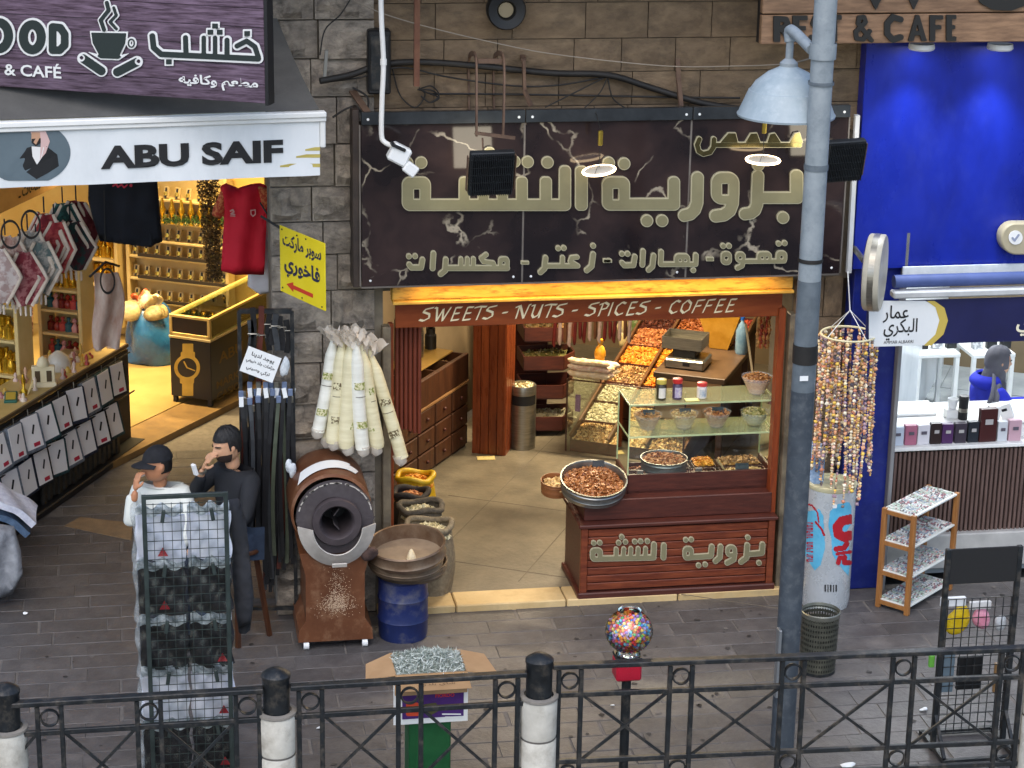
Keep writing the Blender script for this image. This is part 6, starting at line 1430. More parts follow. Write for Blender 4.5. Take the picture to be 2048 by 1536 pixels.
for i in range(30):
    px = 482+i*3.6; y0 = 770+(i % 3)*14+(18 if i < 6 else 0); y1 = (1120 if i < 10 else 1185 if i < 20 else 1150)-(i*37 % 50); k = (0, 0, 1, 0, 2, 0, 0, 1, 0, 0, 0, 2, 0)[i % 13]; yy = -.20+.03*(i % 4)
    if 18 <= i: k = (3, 0, 1, 0, 0)[i % 5]
    P = [W(px+(6*math.sin(i*1.7+j*.5)+(10*j/7 if i < 14 else -4*j/7)), y0+(y1-y0)*j/7, yy-.03*math.sin(j*.8)) for j in range(8)]
    mb = MB()
    for a_, b_ in zip(P[:-1], P[1:]): mb.bar(a_, b_+(b_-a_)*.03, .026, .006, (0, 1, 0))
    t = thing('leather_belt', '%s leather belt hanging full length in the lower bunch' % ['black', 'brown', 'grey', 'olive'][k], 'belt', P[0], world=True, group='long belts in the lower bunch'); mb.build('strap', bm_[k], t)
    mb = MB(); q_ = P[0]; mb.box(q_+Vector((0, -.006, .0)), (.034, .02, .05), None, .004); mb.build('buckle', M_steel if i % 2 else mat('blue_tagged_buckle', '#7f8fae', rough=.3, metal=.5), t)
    if i % 3 == 0: MB().box(q_+Vector((.0, -.02, -.05)), (.03, .003, .07), Matrix.Rotation(.2*math.sin(i), 3, 'Y')).build('swing_tag', M_whiteplastic, t)
wsn2 = thing('price_board', 'tilted white board with black Arabic handwriting on the belt rack', 'sign', W(522, 728, -.26), world=True)
bc = W(521, 729, -.26); tl, tr_, bl = W(492, 690, -.24), W(558, 715, -.28), W(484, 742, -.24); ux_ = (tr_-tl).normalized(); uy_ = (tl-bl).normalized(); uy_ = (uy_-ux_*uy_.dot(ux_)).normalized(); uz_ = ux_.cross(uy_)
Mb_ = Matrix((ux_, uy_, uz_)).transposed(); bw_, bh_ = (tr_-tl).length, (tl-bl).length
MB().box(bc, (bw_, bh_, .006), Mb_, .001).build('board', M_whiteplastic, wsn2)
for k, tx in enumerate(('يوجد لدينا', 'حزامات جلد طبيعي', 'تركي وصيني')): lettering('lettering', tx, bc+uz_*.003+uy_*(bh_*(.27-.27*k)), ux_, uy_, bh_*.2, bw_*(.68, .86, .7)[k], M_ink, wsn2, bold=.02, arabic=True)
for (px, py, lb) in ((572, 738, 'crumpled white plastic wrap on the upper belts'), (582, 935, 'crumpled white plastic wrap tied low on the belts')):
    q = W(px, py, -.27); o = lump(q, (.022, .02, .06), px, .45, 14, 10, .9).build('plastic_wrap', mat('wrap_white', '#b9c0c4', '#dfe3e6', scale=14, rough=.25, bump=.6), None, 60); tag(o, lb, 'plastic wrap')

# ------------------------------------------------------------------ perfume shop on the right
rs0 = thing('perfume_shop', 'blue fronted perfume shop with white counter at the right edge', 'shop', (3.0, 0, 0), world=True)
M_blue = mat('blue_film', '#0c1c78', '#122694', scale=2.5, rough=.3, bump=.14, bscale=3, stretch=(1, 1, .5), dirt='#26348c', dscale=7, damt=.35)
M_bluepil = mat('blue_pillar', '#0e1c66', '#14247a', scale=4, rough=.4, dirt='#3a4680', dscale=14, damt=.4)
bx0 = W(1722, 300, -.14).x
MB().box((bx0+1.3, -.06, (W(1800, 535, -.1).z+4.12)/2), (2.6, .12, 4.12-W(1800, 535, -.1).z), None, .004).build('film_panel', M_blue, rs0)
px0, px1 = W(1692, 800, -.05).x, W(1776, 900, -.05).x
MB().box(((px0+px1)/2, .02, 1.35), (px1-px0, .16, 2.7), None, .006).build('blue_pillar', M_bluepil, rs0)
mb = MB(); mb.bar(W(1714, 230, -.2), W(1697, 545, -.2), .04, .03); mb.build('white_trim', mat('trim_grey', '#b4b6b6', '#c4c6c6', rough=.5, scale=5), rs0)
MB().box((px1+.012, -.02, 1.35), (.03, .20, 2.7), None, .004).build('grey_jamb', mat('grey_jamb', '#77787a', rough=.5), rs0)
# walls and floor inside
fl2 = slab('floor_right_shop', [(2.6, .3), (6.5, .3), (9, 6), (5.6, 6)], .24, .3, mat('grey_marble_tile', '#9aa0a2', '#b4b9ba', scale=3, rough=.25, dirt='#858b8e', dscale=2, damt=.5))
for k in range(6):
    a = Vector((2.7+k*.62, .3, .243)); mb = MB(); mb.bar(a, a+SY*5.4, .006, .002); mb.build('tile_joint', mat('tile_joint', '#6f7476', rough=.8), fl2)
for k in range(5):
    a = Vector((2.9, .9, .2425))+SY*(k*.85); mb = MB(); mb.bar(a-SX*.1, a+SX*4, .006, .002); mb.build('tile_joint', MATS['tile_joint'], fl2)
M_wmar = mat('white_marble', '#d3d7da', '#e4e7e9', scale=2.2, rough=.3, dirt='#a9b0b5', dscale=3, damt=.4)
wl0 = G(1778, 838, .95); wl0 = Vector((wl0.x+.0, wl0.y, 0))
MB().bar(Vector((2.66, .42, 1.5)), Vector((2.66, .42, 1.5))+SY*5.5, .03, 2.6).build('side_wall', M_wmar, rs0)
MB().bar(Vector((5.1, 4.9, 1.5))-SX*.4, Vector((5.1, 4.9, 1.5))+SX*4, .05, 3.0).build('back_wall', M_wmar, rs0)
MB().box((4.2, .6, 4.4), (3.2, 1.0, .6)).build('upper_block', M_mortar, rs0)
MB().prism([(2.5, .3), (6.5, .3), (9, 6), (5.6, 6)], (0, 0, 2.75), (1, 0, 0), (0, 1, 0), (0, 0, .1)).build('ceiling', M_white, rs0)
# a white framed wall shelf with dark picture panels seen at the back
for k, (pa, pb) in enumerate(((1835, 1920), (1945, 2030))):
    q0, q1 = W(pa, 700, 3.0), W(pb, 700, 3.0)
    t = thing('display_table', 'white legged display table deep in the perfume shop, %s' % ('nearest the marble wall' if k == 0 else 'behind the seated woman'), 'table', Vector((q0.x, 3.0, .24)), world=True)
    zt = W(pa, 712, 3.0).z; zb = .245
    MB().box(((q0.x+q1.x)/2, 3.2, zt), (q1.x-q0.x, .45, .035), None, .004).build('table_top', M_white, t)
    for x in (q0.x+.02, q1.x-.02): 
        for y in (3.0, 3.4): MB().box((x, y, (zt+zb)/2), (.035, .035, zt-zb)).build('leg', M_white, t)
    for j in range(3): 
        o = MB().box((q0.x+.1+j*.13, 3.15, zt+.10), (.09, .06, .16), None, .004).build('perfume_box', [M_ink, mat('pattern_box', '#8d9094', '#c9cbce', scale=40, rough=.4, lo=.48, hi=.52), M_black][(j+k) % 3], None); tag(o, 'perfume box on the %s white display table, %s' % (('first', 'second')[k], ('nearest the marble wall', 'in the middle', 'farthest from the marble wall')[j]), 'box')
# counter
zc = .97; yf = .26
c0, c1 = W(1772, 900, yf).x, 4.9
pcn = thing('perfume_counter', 'white topped perfume counter with brown slatted front', 'counter', ((c0+c1)/2, .5, 0), world=True)
zct = W(1900, 897, yf).z; zsh = W(1900, 845, yf+.25).z
zs0 = W(1900, 1090, .05).z
nsl = 60; wsl = (c1-c0)/nsl
MB().box(((c0+c1)/2, yf+.055, (zct+zs0)/2-.02), (c1-c0, .05, zct-zs0), None).build('front_backing', mat('slat_backing', '#2b201d', rough=.7), pcn)
M_slat = mat('slat_brown', '#56433d', '#6a554e', scale=6, rough=.55, stretch=(6, 6, 1), rand=.1)
msl = MB().box((0, 0, 0), (wsl*.62, .022, zct-zs0-.02), None, .003).mesh('slat'); msl.materials.append(M_slat)
for k in range(nsl):
    x = c0+wsl*(k+.5)
    if W(2120, 900, yf).x < x: break
    o = link('slat', msl, pcn); o.matrix_parent_inverse = WORLDLY[pcn.name]; o.location = (x, yf+.02, (zct+zs0)/2-.01)
MB().box(((c0+c1)/2, yf+.08, (zs0+.02)/2), (c1-c0, .25, zs0+.01), None, .01).build('plinth', mat('plinth_grey', '#9d9d9a', '#b3b2ae', scale=5, rough=.6), pcn)
MB().box(((c0+c1)/2, yf+.06, zct+.012), (c1-c0+.02, .16, .03), None, .005).build('front_ledge', M_white, pcn)
MB().box(((c0+c1)/2, yf+.15, (zct+zsh)/2+.01), (c1-c0, .02, zsh-zct), None).build('riser', M_white, pcn)
MB().box(((c0+c1)/2, yf+.40, zsh+.012), (c1-c0+.02, .52, .028), None, .005).build('counter_top', M_white, pcn)
# perfume boxes on the front ledge
BX = [(1793, 26, 36, '#b9c3d0', 'pale blue-white'), (1820, 24, 38, '#a8667c', 'rose pink'), (1845, 25, 38, '#cfcdd2', 'white'), (1870, 22, 40, '#2a1d1c', 'dark brown'), (1893, 23, 38, '#4a2b57', 'purple'), (1919, 24, 38, '#39323d', 'charcoal'), (1944, 22, 40, '#20262e', 'black'), (1973, 36, 64, '#3f1a1a', 'tall maroon'), (2002, 20, 38, '#c4c8cc', 'silver white'), (2027, 26, 40, '#bd9aa5', 'pale pink')]
for (px, w_, h_, c, nm) in BX:
    p = W(px, 890, yf+.04); sc_k = 4400/(p-CAM).dot(FW); t = thing('perfume_box', nm+' perfume box standing on the counter ledge', 'perfume box', (p.x, yf+.04, zct+.027), world=True, group='perfume boxes on the counter ledge')
    w__, h__ = w_/sc_k, h_/sc_k/.93
    MB().box((p.x, yf+.055, zct+.028+h__/2), (w__, .05, h__), RZ(random.uniform(-.06, .06)), .002).build('carton', mat('carton'+c, c, rough=.35), t)
    MB().box((p.x, yf+.022, zct+.028+h__*.62), (w__*.45, .002, h__*.16)).build('print', mat('print_silver', '#a9a6a4', rough=.4) if c[1] in '2345' else mat('print_dark', '#5a5560', rough=.4), t)
def onctop(px, y): p = W(px, 850, y); return Vector((p.x, y, zsh+.027))
lp = onctop(1830, .62); t = thing('white_tray', 'thin white tray lying at the counter end', 'tray', lp, world=True); MB().box(lp+Vector((0, .08, .03)), (.32, .2, .02), Matrix.Rotation(R_(12), 3, 'X'), .004).build('tray', M_white, t); MB().box(lp+Vector((0, .08, .008)), (.28, .16, .014)).build('foot', M_steel, t)
p = onctop(1902, .55); t = thing('white_mug', 'white cup on a small white box on the counter', 'cup', p, world=True); MB().box(p+Vector((0, 0, .035)), (.11, .08, .07), None, .004).build('box', M_white, t); MB().lathe([(.03, .072), (.04, .15), (.037, .15), (.028, .08)], p, 18, capa=True).build('cup', M_whiteplastic, t, 50)
p = onctop(1924, .5); t = thing('black_canister', 'tall black canister on the perfume counter', 'canister', p, world=True); MB().lathe([(.033, 0), (.036, .005), (.036, .16), (.03, .165)], p, 18, capa=True, capb=True).build('body', M_ink, t, 40); MB().lathe([(.037, .165), (.037, .185), (0, .187)], p, 18, capa=True).build('lid', M_black, t, 40); MB().lathe([(.0365, .06), (.0365, .09)], p, 18).build('band', M_steel, t)
for (px, y, rz, lb) in ((1985, .42, .1, 'white card box with dark clip on the counter'), (2010, .46, -.5, 'tilted white carton near the woman on the counter')):
    p = onctop(px, y); t = thing('white_carton', lb, 'box', p, world=True); Mq = RZ(rz) @ Matrix.Rotation(rz*.8, 3, 'Y'); MB().box(p+Vector((0, 0, .06)), (.09, .05, .12), Mq, .003).build('carton', M_white, t); MB().box(p+Mq @ Vector((0, -.027, .03))+Vector((0, 0, .05)), (.04, .002, .02), Mq).build('mark', M_ink, t)
ceil_lamp((3.6, 1.6, 2.68), 'cool white strip lamp in the perfume shop ceiling', 38, (.92, .97, 1.0), 1.0, -SK, '#eef6ff'); ceil_lamp((4.4, 3.0, 2.68), 'cool white strip lamp deep in the perfume shop', 38, (.92, .97, 1.0), 1.0, -SK, '#eef6ff')

# awning roll and valance
ra = thing('roller_awning', 'rolled awning with white and navy Arabic valance over the perfume shop', 'awning', (3.4, -.5, 2.4), world=True)
yv = -.5
a, b = W(1790, 572, yv), W(2100, 561, yv); zr = (a.z+b.z)/2
MB().tube([(a.x, yv+.03, zr+.02), (b.x+.5, yv+.03, zr+.02)], .045, 14).build('roll', mat('awning_roll', '#3a4a78', '#46568a', rough=.6, scale=5), ra, 50)
mb = MB(); mb.bar((a.x-.02, yv, zr-.06), (b.x+.5, yv, zr-.06), .09, .05, ch=.01); mb.build('front_bar', mat('grey_bar', '#a9abab', '#bcbebe', rough=.4, scale=6), ra)
v0, zv1, zv0 = W(1735, 600, yv).x, W(1800, 601, yv).z, W(1800, 690, yv).z
wv = b.x+.5-v0
mb = MB(); mb.sheet(lambda u, v: Vector((v0+wv*u, yv+.004*math.sin(u*30)*(v), zv1+(zv0-zv1)*v)), 50, 5, .004); va = mb.build('valance', mat('navy_banner', '#141640', '#191c4c', scale=3, rough=.45), ra, 50)
fy = lambda x, y: W(x, y, yv)
plate('white_field', SDF().poly([(1737, 601), (1850, 601), (1870, 612), (1879, 640), (1872, 668), (1850, 690), (1737, 693)]).loops(0, 1.5), fy, NF, .001, M_val, va, lift=.007)
plate('gold_crescent', SDF().poly([(1852, 601), (1868, 601), (1888, 615), (1895, 640), (1886, 668), (1862, 690), (1846, 691), (1870, 668), (1878, 640), (1870, 614)]).loops(0, 1.5), fy, NF, .001, mat('crescent_gold', '#bba44e', rough=.5), va, lift=.009)
for tx, cx, cy, h_, w_ in (('عمار', 1791, 627, 34, 52), ('البكري', 1800, 658, 42, 68)): lettering('lettering', tx, fy(cx, cy)+Vector((0, -.009, 0)), (1, 0, 0), (0, 0, 1), h_/275, w_/282, M_ink, va, bold=.012, arabic=True)
lettering('lettering', 'AMMAR ALBAKRI', fy(1796, 683)+Vector((0, -.009, 0)), (1, 0, 0), (0, 0, 1), 6/275, 60/282, M_ink, va)
lettering('lettering', 'البكري', fy(2085, 648)+Vector((0, -.006, 0)), (1, 0, 0), (0, 0, 1), 44/275, 110/282, mat('cream_print', '#d9d3b8', rough=.5), va, bold=.02, arabic=True)
# upper fascia behind the roll
MB().box((W(2000, 540, -.2).x, -.16, W(2000, 541, -.2).z), (1.4, .02, .07), None).build('back_strip', mat('pale_strip', '#c2c9cc', '#d8dcdc', scale=12, rough=.4), rs0)

# round projecting sign
rp_ = thing('round_sign', 'thick round projecting sign with navy face beside the lamp post', 'sign', W(1755, 545, -.7), world=True)
cR = W(1750, 545, -.7); axd = Vector((.90, -.44, .0)).normalized(); Mr = axd.to_track_quat('Z', 'Y').to_matrix(); rr = .26
MB().lathe([(0, -.055), (rr*.97, -.055), (rr, -.045), (rr, .045), (rr*.97, .055), (0, .055)], cR, 44, Mr).build('drum', mat('sign_cream', '#9a9484', '#b3ad9c', scale=6, rough=.4), rp_, 40)
MB().lathe([(0, 0), (rr*.93, 0), (rr*.93, -.006)], cR+axd*-.056, 44, Mr).build('face', mat('face_navy', '#14164a', '#2a2350', rough=.15, scale=3), rp_, 40)
MB().lathe([(rr*1.01, -.02), (rr*1.01, .02)], cR, 44, Mr).build('rim_band', M_steel, rp_, 40)
MB().tube([cR+Vector((0, .24, .02)), cR+Vector((.05, .62, .02))], .02, 8).build('arm', M_steel, rp_)
# verified badge sign at the right edge
vb = thing('badge_sign', 'cream rounded box sign with white check badge on blue film', 'sign', W(2035, 472, -.22), world=True)
plate('box', SDF().rbox(1992, 440, 2120, 503, 30).loops(0, 2), lambda x, y: W(x, y, -.13), NF, .10, mat('box_cream', '#9d947a', '#aba287', scale=5, rough=.4), vb, bevel=.01)
plate('badge', SDF().dot(2031, 475, 14).loops(0, 1.5), lambda x, y: W(x, y, -.235), NF, .004, M_white, vb)
plate('check', SDF().stroke([(2025, 476), (2029, 481), (2037, 470)], 2.2).loops(0, .8), lambda x, y: W(x, y, -.24), NF, .002, mat('check_grey', '#8b93a5', rough=.5), vb)
# brown cafe sign top right
rc = thing('cafe_sign', 'brown plank sign lettered REST & CAFE above the blue film', 'sign', (2.5, -.5, 4.05), world=True)
yr = -.45; xa, xb = W(1521, 50, yr).x, W(2200, 50, yr).x; zq0 = W(1780, 86, yr).z; zq1 = W(1780, 26, yr).z
M_bp = mat('brown_plank', '#6f5540', '#96765a', scale=4, rough=.55, stretch=(1.4, 5, 9), bump=.12, rand=.1)
for k in range(3):
    MB().box(((xa+xb)/2, yr, zq0+(zq1-zq0)*(k+.5)), (xb-xa, .06, (zq1-zq0)-.008), None, .006).build('plank', M_bp, rc)
MB().box(((xa+xb)/2, yr+.08, zq0+.3), (xb-xa-.02, .08, .6)).build('carcass', M_blackmatt, rc)
M_dl = mat('dark_letter', '#22211f', rough=.5)
def rl_(x, y): return W(x, y, yr-.034)
f5 = lambda x, y: W(1368+x*680/2048, y*680/2048, yr-.032)
def LT(s_): plate('letter', s_.loops(0, 4), f5, NF, .02, M_dl, rc)
LT(SDF().rbox(535, 95, 575, 250, 1).stroke([(570, 112), (610, 115), (620, 140), (600, 165), (570, 168)], 17).stroke([(585, 168), (628, 235)], 17)); LT(SDF().rbox(650, 92, 690, 248, 1).rbox(680, 92, 740, 120, 1).rbox(680, 155, 730, 180, 1).rbox(680, 220, 740, 248, 1)); LT(SDF().stroke([(842, 115), (790, 105), (775, 140), (835, 190), (815, 235), (765, 225)], 17)); LT(SDF().rbox(860, 88, 945, 116, 1).rbox(888, 100, 918, 248, 1))
LT(SDF().stroke([(1125, 240), (1045, 140), (1050, 105), (1080, 100), (1090, 130), (1030, 190), (1035, 230), (1075, 235), (1115, 185)], 13))
LT(SDF().stroke([(1300, 115), (1255, 100), (1220, 140), (1220, 200), (1255, 238), (1300, 222)], 18)); LT(SDF().poly([(1345, 245), (1390, 88), (1412, 88), (1458, 245), (1425, 245), (1400, 140), (1378, 245)]).rbox(1375, 185, 1430, 210, 1)); LT(SDF().rbox(1475, 90, 1508, 245, 1).rbox(1500, 90, 1555, 115, 1).rbox(1500, 150, 1545, 174, 1)); LT(SDF().rbox(1575, 88, 1608, 243, 1).rbox(1600, 88, 1635, 112, 1).rbox(1600, 150, 1628, 172, 1).rbox(1600, 218, 1635, 243, 1))
LT(SDF().poly([(1105, -30), (1195, -30), (1150, 58)])); LT(SDF().poly([(1340, -30), (1420, -30), (1378, 58)])); LT(SDF().stroke([(1790, -60), (1800, -10), (1860, 25), (1960, 30), (2040, 0)], 32))
# downlights under that sign
for k, px in enumerate((1843, 2000)):
    p = W(px, 96, -.30); t = thing('downlight', 'round white downlight washing the blue film, %s the lamp post' % ('nearer' if k == 0 else 'farther from'), 'lamp', p, world=True)
    MB().lathe([(.085, .03), (.09, .0), (.08, -.012)], p, 24, capa=True).build('housing', M_white, t, 40); MB().lathe([(0, 0), (.078, 0)], p+Vector((0, 0, -.012)), 24).build('lens', mat('downlight_glow', '#ffffff', emit='#f4f8ff', estr=12), t)
    L = bpy.data.lights.new('down_light', 'SPOT'); L.energy = 40; L.color = (.9, .95, 1); L.spot_size = R_(95); L.spot_blend = .8; L.shadow_soft_size = .06
    lo = bpy.data.objects.new('down_light', L); COL.objects.link(lo); lo.location = p+Vector((0, 0, -.03)); lo.rotation_euler = (R_(-8), 0, 0)

# bead garlands hanging in front of the blue pillar
bg = thing('bead_hoop', 'white wire hoop carrying hanging strands of snack beads', 'hoop', W(1690, 668, -.35), world=True)
hc_ = W(1697, 668, -.38); R0 = .19
mb = MB(); mb.grid(lambda u, v: hc_+Vector(((R0+.008*math.cos(6.283*v))*math.cos(6.283*u), (R0+.008*math.cos(6.283*v))*math.sin(6.283*u), .008*math.sin(6.283*v))), 30, 6, True); mb.build('hoop', mat('hoop_cream', '#d9cfa8', rough=.5), bg, 60)
for a in range(4): MB().tube([hc_+Vector((R0*math.cos(a*1.57+.4), R0*math.sin(a*1.57+.4), 0)), hc_+Vector((0, 0, .17))], .003, 5).build('cord', M_whiteplastic, bg)
MB().tube([hc_+Vector((0, 0, .17)), hc_+Vector((0, .1, .42))], .004, 5).build('cord', M_whiteplastic, bg)
M_bead = mat('beads', '#c9a070', island=['#e0b07c', '#d08a6c', '#ecdcb8', '#7a6a64', '#eac45a', '#e0a47c', '#b094a0', '#f0e6cc', '#5f5a64', '#e4bca8', '#e8cc9c'], rough=.45)
k = 0
for ringi, (rad, cnt) in enumerate(((R0, 30), (R0*.6, 12))):
    for i in range(cnt):
        a = 6.283*i/cnt+ringi*.2+random.uniform(-.08, .08); base = hc_+Vector((rad*math.cos(a), rad*math.sin(a), 0)); L_ = random.uniform(.72, 1.05) if math.sin(a) > -.2 else random.uniform(.85, 1.2)
        mb = MB(); z = .0; ph = random.random()*6; sw = random.uniform(.006, .02); lean = random.uniform(-.03, .03)
        while z < L_:
            s_ = random.uniform(.008, .019); z += s_*1.5; f_ = z/L_
            mb.octa(base+Vector((lean*f_+sw*math.sin(ph+f_*5), sw*math.cos(ph+f_*4), -z)), (s_*random.uniform(.7, 1.2), s_, s_*random.uniform(.8, 1.3)), rrot())
        o = mb.build('bead_strand', M_bead, None, 80, 'thing'); tag(o, 'strand of mixed beads hanging from the %s ring of the white hoop' % ('outer' if ringi == 0 else 'inner'), 'bead strand', 'bead strands on the %s of the hoop' % ('outer ring' if ringi == 0 else 'inner ring')); k += 1
wbl = W(1622, 930, -.2); t = thing('bottle_pack', 'blue wrapped pack of water bottles behind the lamp post', 'bottles', wbl, world=True)
MB().box(wbl+Vector((.02, 0, .0)), (.14, .12, .34), None, .03).build('wrap', mat('blue_wrap', '#5b83b5', '#b8cbe0', scale=16, rough=.2), t)

# ------------------------------------------------------------------ bollards and railing
YR = -3.2
M_bst = mat('bollard_stone', '#b5b1a6', '#c9c5ba', scale=7, rough=.75, bump=.25, bscale=18, rand=.06, dirt='#7f7565', dscale=4, damt=.75)
bol = None
for px, lb in ((12, 'stone bollard with black cap at the left picture edge'), (553, 'stone bollard with black cap beside the rack of bagged shirts'), (1077, 'stone bollard with black cap between the cardboard box and the gumball machine'), (2062, 'stone bollard with black cap at the right picture edge')):
    x = W(px, 1420, YR).x
    if bol is None:
        bol = thing('bollard', lb, 'bollard')
        MB().lathe([(.104, 0), (.105, .56), (.102, .572)], (0, 0, 0), 30, capa=True).build('lower_stone', M_bst, bol, 40); MB().lathe([(.102, .584), (.105, .596), (.107, .80), (.104, .815), (0, .818)], (0, 0, 0), 30, capa=True).build('upper_stone', M_bst, bol, 40)
        MB().lathe([(.098, .57), (.098, .586)], (0, 0, 0), 24).build('mortar_joint', M_joint, bol, 40); MB().lathe([(.10, .818), (.112, .822), (.112, .836), (.085, .84)], (0, 0, 0), 30).build('collar', mat('collar_grey', '#77726b', '#8b857c', rough=.7, scale=9), bol, 40)
        MB().lathe([(.074, .835), (.076, 1.03), (.081, 1.04), (.081, 1.055), (.074, 1.062), (.04, 1.085), (0, 1.095)], (0, 0, 0), 30).build('cap', M_black, bol, 40); t = bol
    else: t = copy_tree(bol)
    t.location = (x, YR-(.12 if px > 2000 else 0), 0); t.rotation_euler = (0, 0, px*.7); tag(t, lb, 'bollard', 'stone bollards along the kerb')
def railing(pairs, xa, xb, zt, label, rot=0.0, dy=0.0):
    t = thing('railing', label, 'railing', ((xa+xb)/2, YR, 0), world=True, group='black railing panels between bollards')
    zr = [zt, zt-.18, zt-.60, zt-.74]
    MB().box(((xa+xb)/2, YR, zt), (xb-xa, .055, .028), None, .004).build('top_rail', M_black, t)
    for z in zr[1:]: MB().box(((xa+xb)/2, YR, z), (xb-xa, .025, .03), None, .003).build('rail', M_black, t)
    xs_ = []
    for px in pairs:
        c = W(px, 1400, YR).x; xs_.append(c)
        for s in (-1, 1): MB().box((c+s*.064, YR, zt/2-.02), (.026, .03, zt-.005), None, .003).build('upright', M_black, t)
        for z in ((zr[0]+zr[1])/2-.0, (zr[2]+zr[3])/2):
            mb = MB(); r_ = .047 if z > .5 else .046
            mb.grid(lambda u, v: Vector((c+(r_+.006*math.cos(6.283*v))*math.cos(6.283*u), YR+.016*math.sin(6.283*v), z-.003+(r_+.006*math.cos(6.283*v))*math.sin(6.283*u))), 26, 7, True); mb.build('ring', M_black, t, 50)
    t.rotation_euler[2] = rot; t.location.y += dy
    for a, b in zip(xs_[:-1], xs_[1:]):
        for (z0, z1) in ((zr[1]-.01, zr[2]+.01), (zr[2]+.01, zr[1]-.01)): MB().bar((a+.078, YR+(.004 if z0 > z1 else -.004), z0), (b-.078, YR+(.004 if z0 > z1 else -.004), z1), .012, .016).build('brace', M_black, t)
X = lambda px: W(px, 1400, YR).x
railing((-90, 98, 297, 494), X(-150), X(526), .985, 'black railing panel with crossed braces at the left edge', 0, -.04)
railing((620, 818, 1011), X(580), X(1050), .985, 'black railing panel before the cardboard box', 0, -.03)
railing((1139, 1358, 1577, 1792, 2002), X(1104), X(2030), 1.0, 'long black railing panel before the gumball machine', -.045, -.05)

# ------------------------------------------------------------------ lamp post
lx, ly = 1.28, -2.47
lpst = thing('lamp_post', 'blue-grey street lamp post with domed lamp before the sign', 'lamp post', (lx, ly, 0), world=True)
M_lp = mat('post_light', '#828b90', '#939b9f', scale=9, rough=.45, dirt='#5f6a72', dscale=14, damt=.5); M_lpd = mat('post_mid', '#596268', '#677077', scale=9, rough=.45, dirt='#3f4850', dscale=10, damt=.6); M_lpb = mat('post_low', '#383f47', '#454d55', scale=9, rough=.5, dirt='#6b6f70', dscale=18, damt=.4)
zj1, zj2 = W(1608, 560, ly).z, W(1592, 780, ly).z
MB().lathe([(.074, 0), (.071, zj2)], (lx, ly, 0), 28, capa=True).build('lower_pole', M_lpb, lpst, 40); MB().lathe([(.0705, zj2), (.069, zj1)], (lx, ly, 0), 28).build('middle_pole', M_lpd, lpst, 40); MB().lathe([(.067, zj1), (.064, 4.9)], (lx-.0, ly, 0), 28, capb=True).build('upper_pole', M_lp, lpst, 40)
def band(py0, py1, m, nm, dr=.003):
    z0, z1 = W(1600, py1, ly).z, W(1600, py0, ly).z; MB().lathe([(.0702+dr, z0), (.0712+dr, (z0+z1)/2), (.0702+dr, z1)], (lx, ly, 0), 28).build(nm, m, lpst, 40)
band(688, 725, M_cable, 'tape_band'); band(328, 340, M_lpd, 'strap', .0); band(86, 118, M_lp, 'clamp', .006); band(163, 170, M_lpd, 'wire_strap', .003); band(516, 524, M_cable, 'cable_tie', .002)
MB().box(W(1608, 757, ly-.09), (.05, .003, .03), None).build('sticker', M_whiteplastic, lpst); MB().box((lx-.075, ly-.05, .62), (.02, .06, .45), None, .003).build('side_plate', mat('plate_grey', '#8b9094', rough=.4, metal=.6), lpst)
sc0 = W(1572, 232, ly+.30); sx0 = Vector((sc0.x, ly+.30, sc0.z))                     # centre of the lamp's open rim
ra_ = .283
prof = [(ra_, 0), (ra_*1.01, .012), (ra_*.985, .02), (ra_*.80, .145), (ra_*.79, .15), (ra_*.77, .152), (ra_*.66, .20), (ra_*.42, .255), (ra_*.2, .285), (.05, .292)]
MB().lathe(prof, sx0, 44).build('lamp_shade', mat('shade_grey', '#8d9ba2', '#9fabb1', scale=7, rough=.4, dirt='#b9c2c6', dscale=11, damt=.5), lpst, 35)
MB().lathe([(ra_*.97, .004), (ra_*.7, .13), (0, .2)], sx0, 30).build('reflector', M_white, lpst, 40)
MB().lathe([(.052, .285), (.052, .31), (.03, .33), (.022, .335), (.022, .47)], sx0, 18).build('stem', M_lp, lpst, 40)
MB().tube(smooth_path([sx0+Vector((0, 0, .43)), sx0+Vector((0, -.01, .50)), Vector((lx-.06, ly+.02, W(1620, 100, ly).z)), ], 5), .032, 12).build('arm', M_lp, lpst, 50)

# ------------------------------------------------------------------ coffee roaster
M_rob = mat('roaster_brown', '#5a3520', '#6d4329', scale=4, rough=.42, bump=.12, dirt='#a58668', dscale=8, damt=.35); M_roi = mat('roaster_iron', '#474042', '#565052', scale=9, rough=.5, metal=.3, dirt='#6d6664', damt=.4)
M_alu = mat('roaster_alu', '#b5aea4', '#cbc4ba', scale=10, rough=.5, metal=.2, bump=.15)
rx_ = W(672, 1270, -.62).x; ryf = -.62
ro = thing('coffee_roaster', 'brown drum coffee roaster standing on casters by the pier', 'roaster', (rx_, -.35, 0), world=True)
zc_ = W(672, 1040, ryf).z; Rd = .275
mb = MB(); hw0, hw1 = .255, .20
mb.prism([(-hw0, .06), (hw0, .06), (hw0-.005, .14), (hw1, .22), (hw1, .55), (.24, zc_-.24), (-.24, zc_-.24), (-hw1, .55), (-hw1, .22), (-hw0+.005, .14)], (rx_, ryf+.02, 0), (1, 0, 0), (0, 0, 1), (0, .50, 0)); mb.build('pedestal', M_rob, ro)
MXr = Matrix.Rotation(R_(-90), 3, 'X')
MB().lathe([(Rd*.93, .0), (Rd*.99, .02), (Rd, .06), (Rd, .52), (Rd*.92, .58), (0, .60)], (rx_-.02, ryf+.0, zc_+.05), 48, MXr).build('drum', M_rob, ro, 35)
MB().lathe([(Rd*.92, -.012), (Rd*.95, .012)], (rx_, ryf, zc_+.02), 48, MXr).build('front_ring', M_roi, ro, 40)
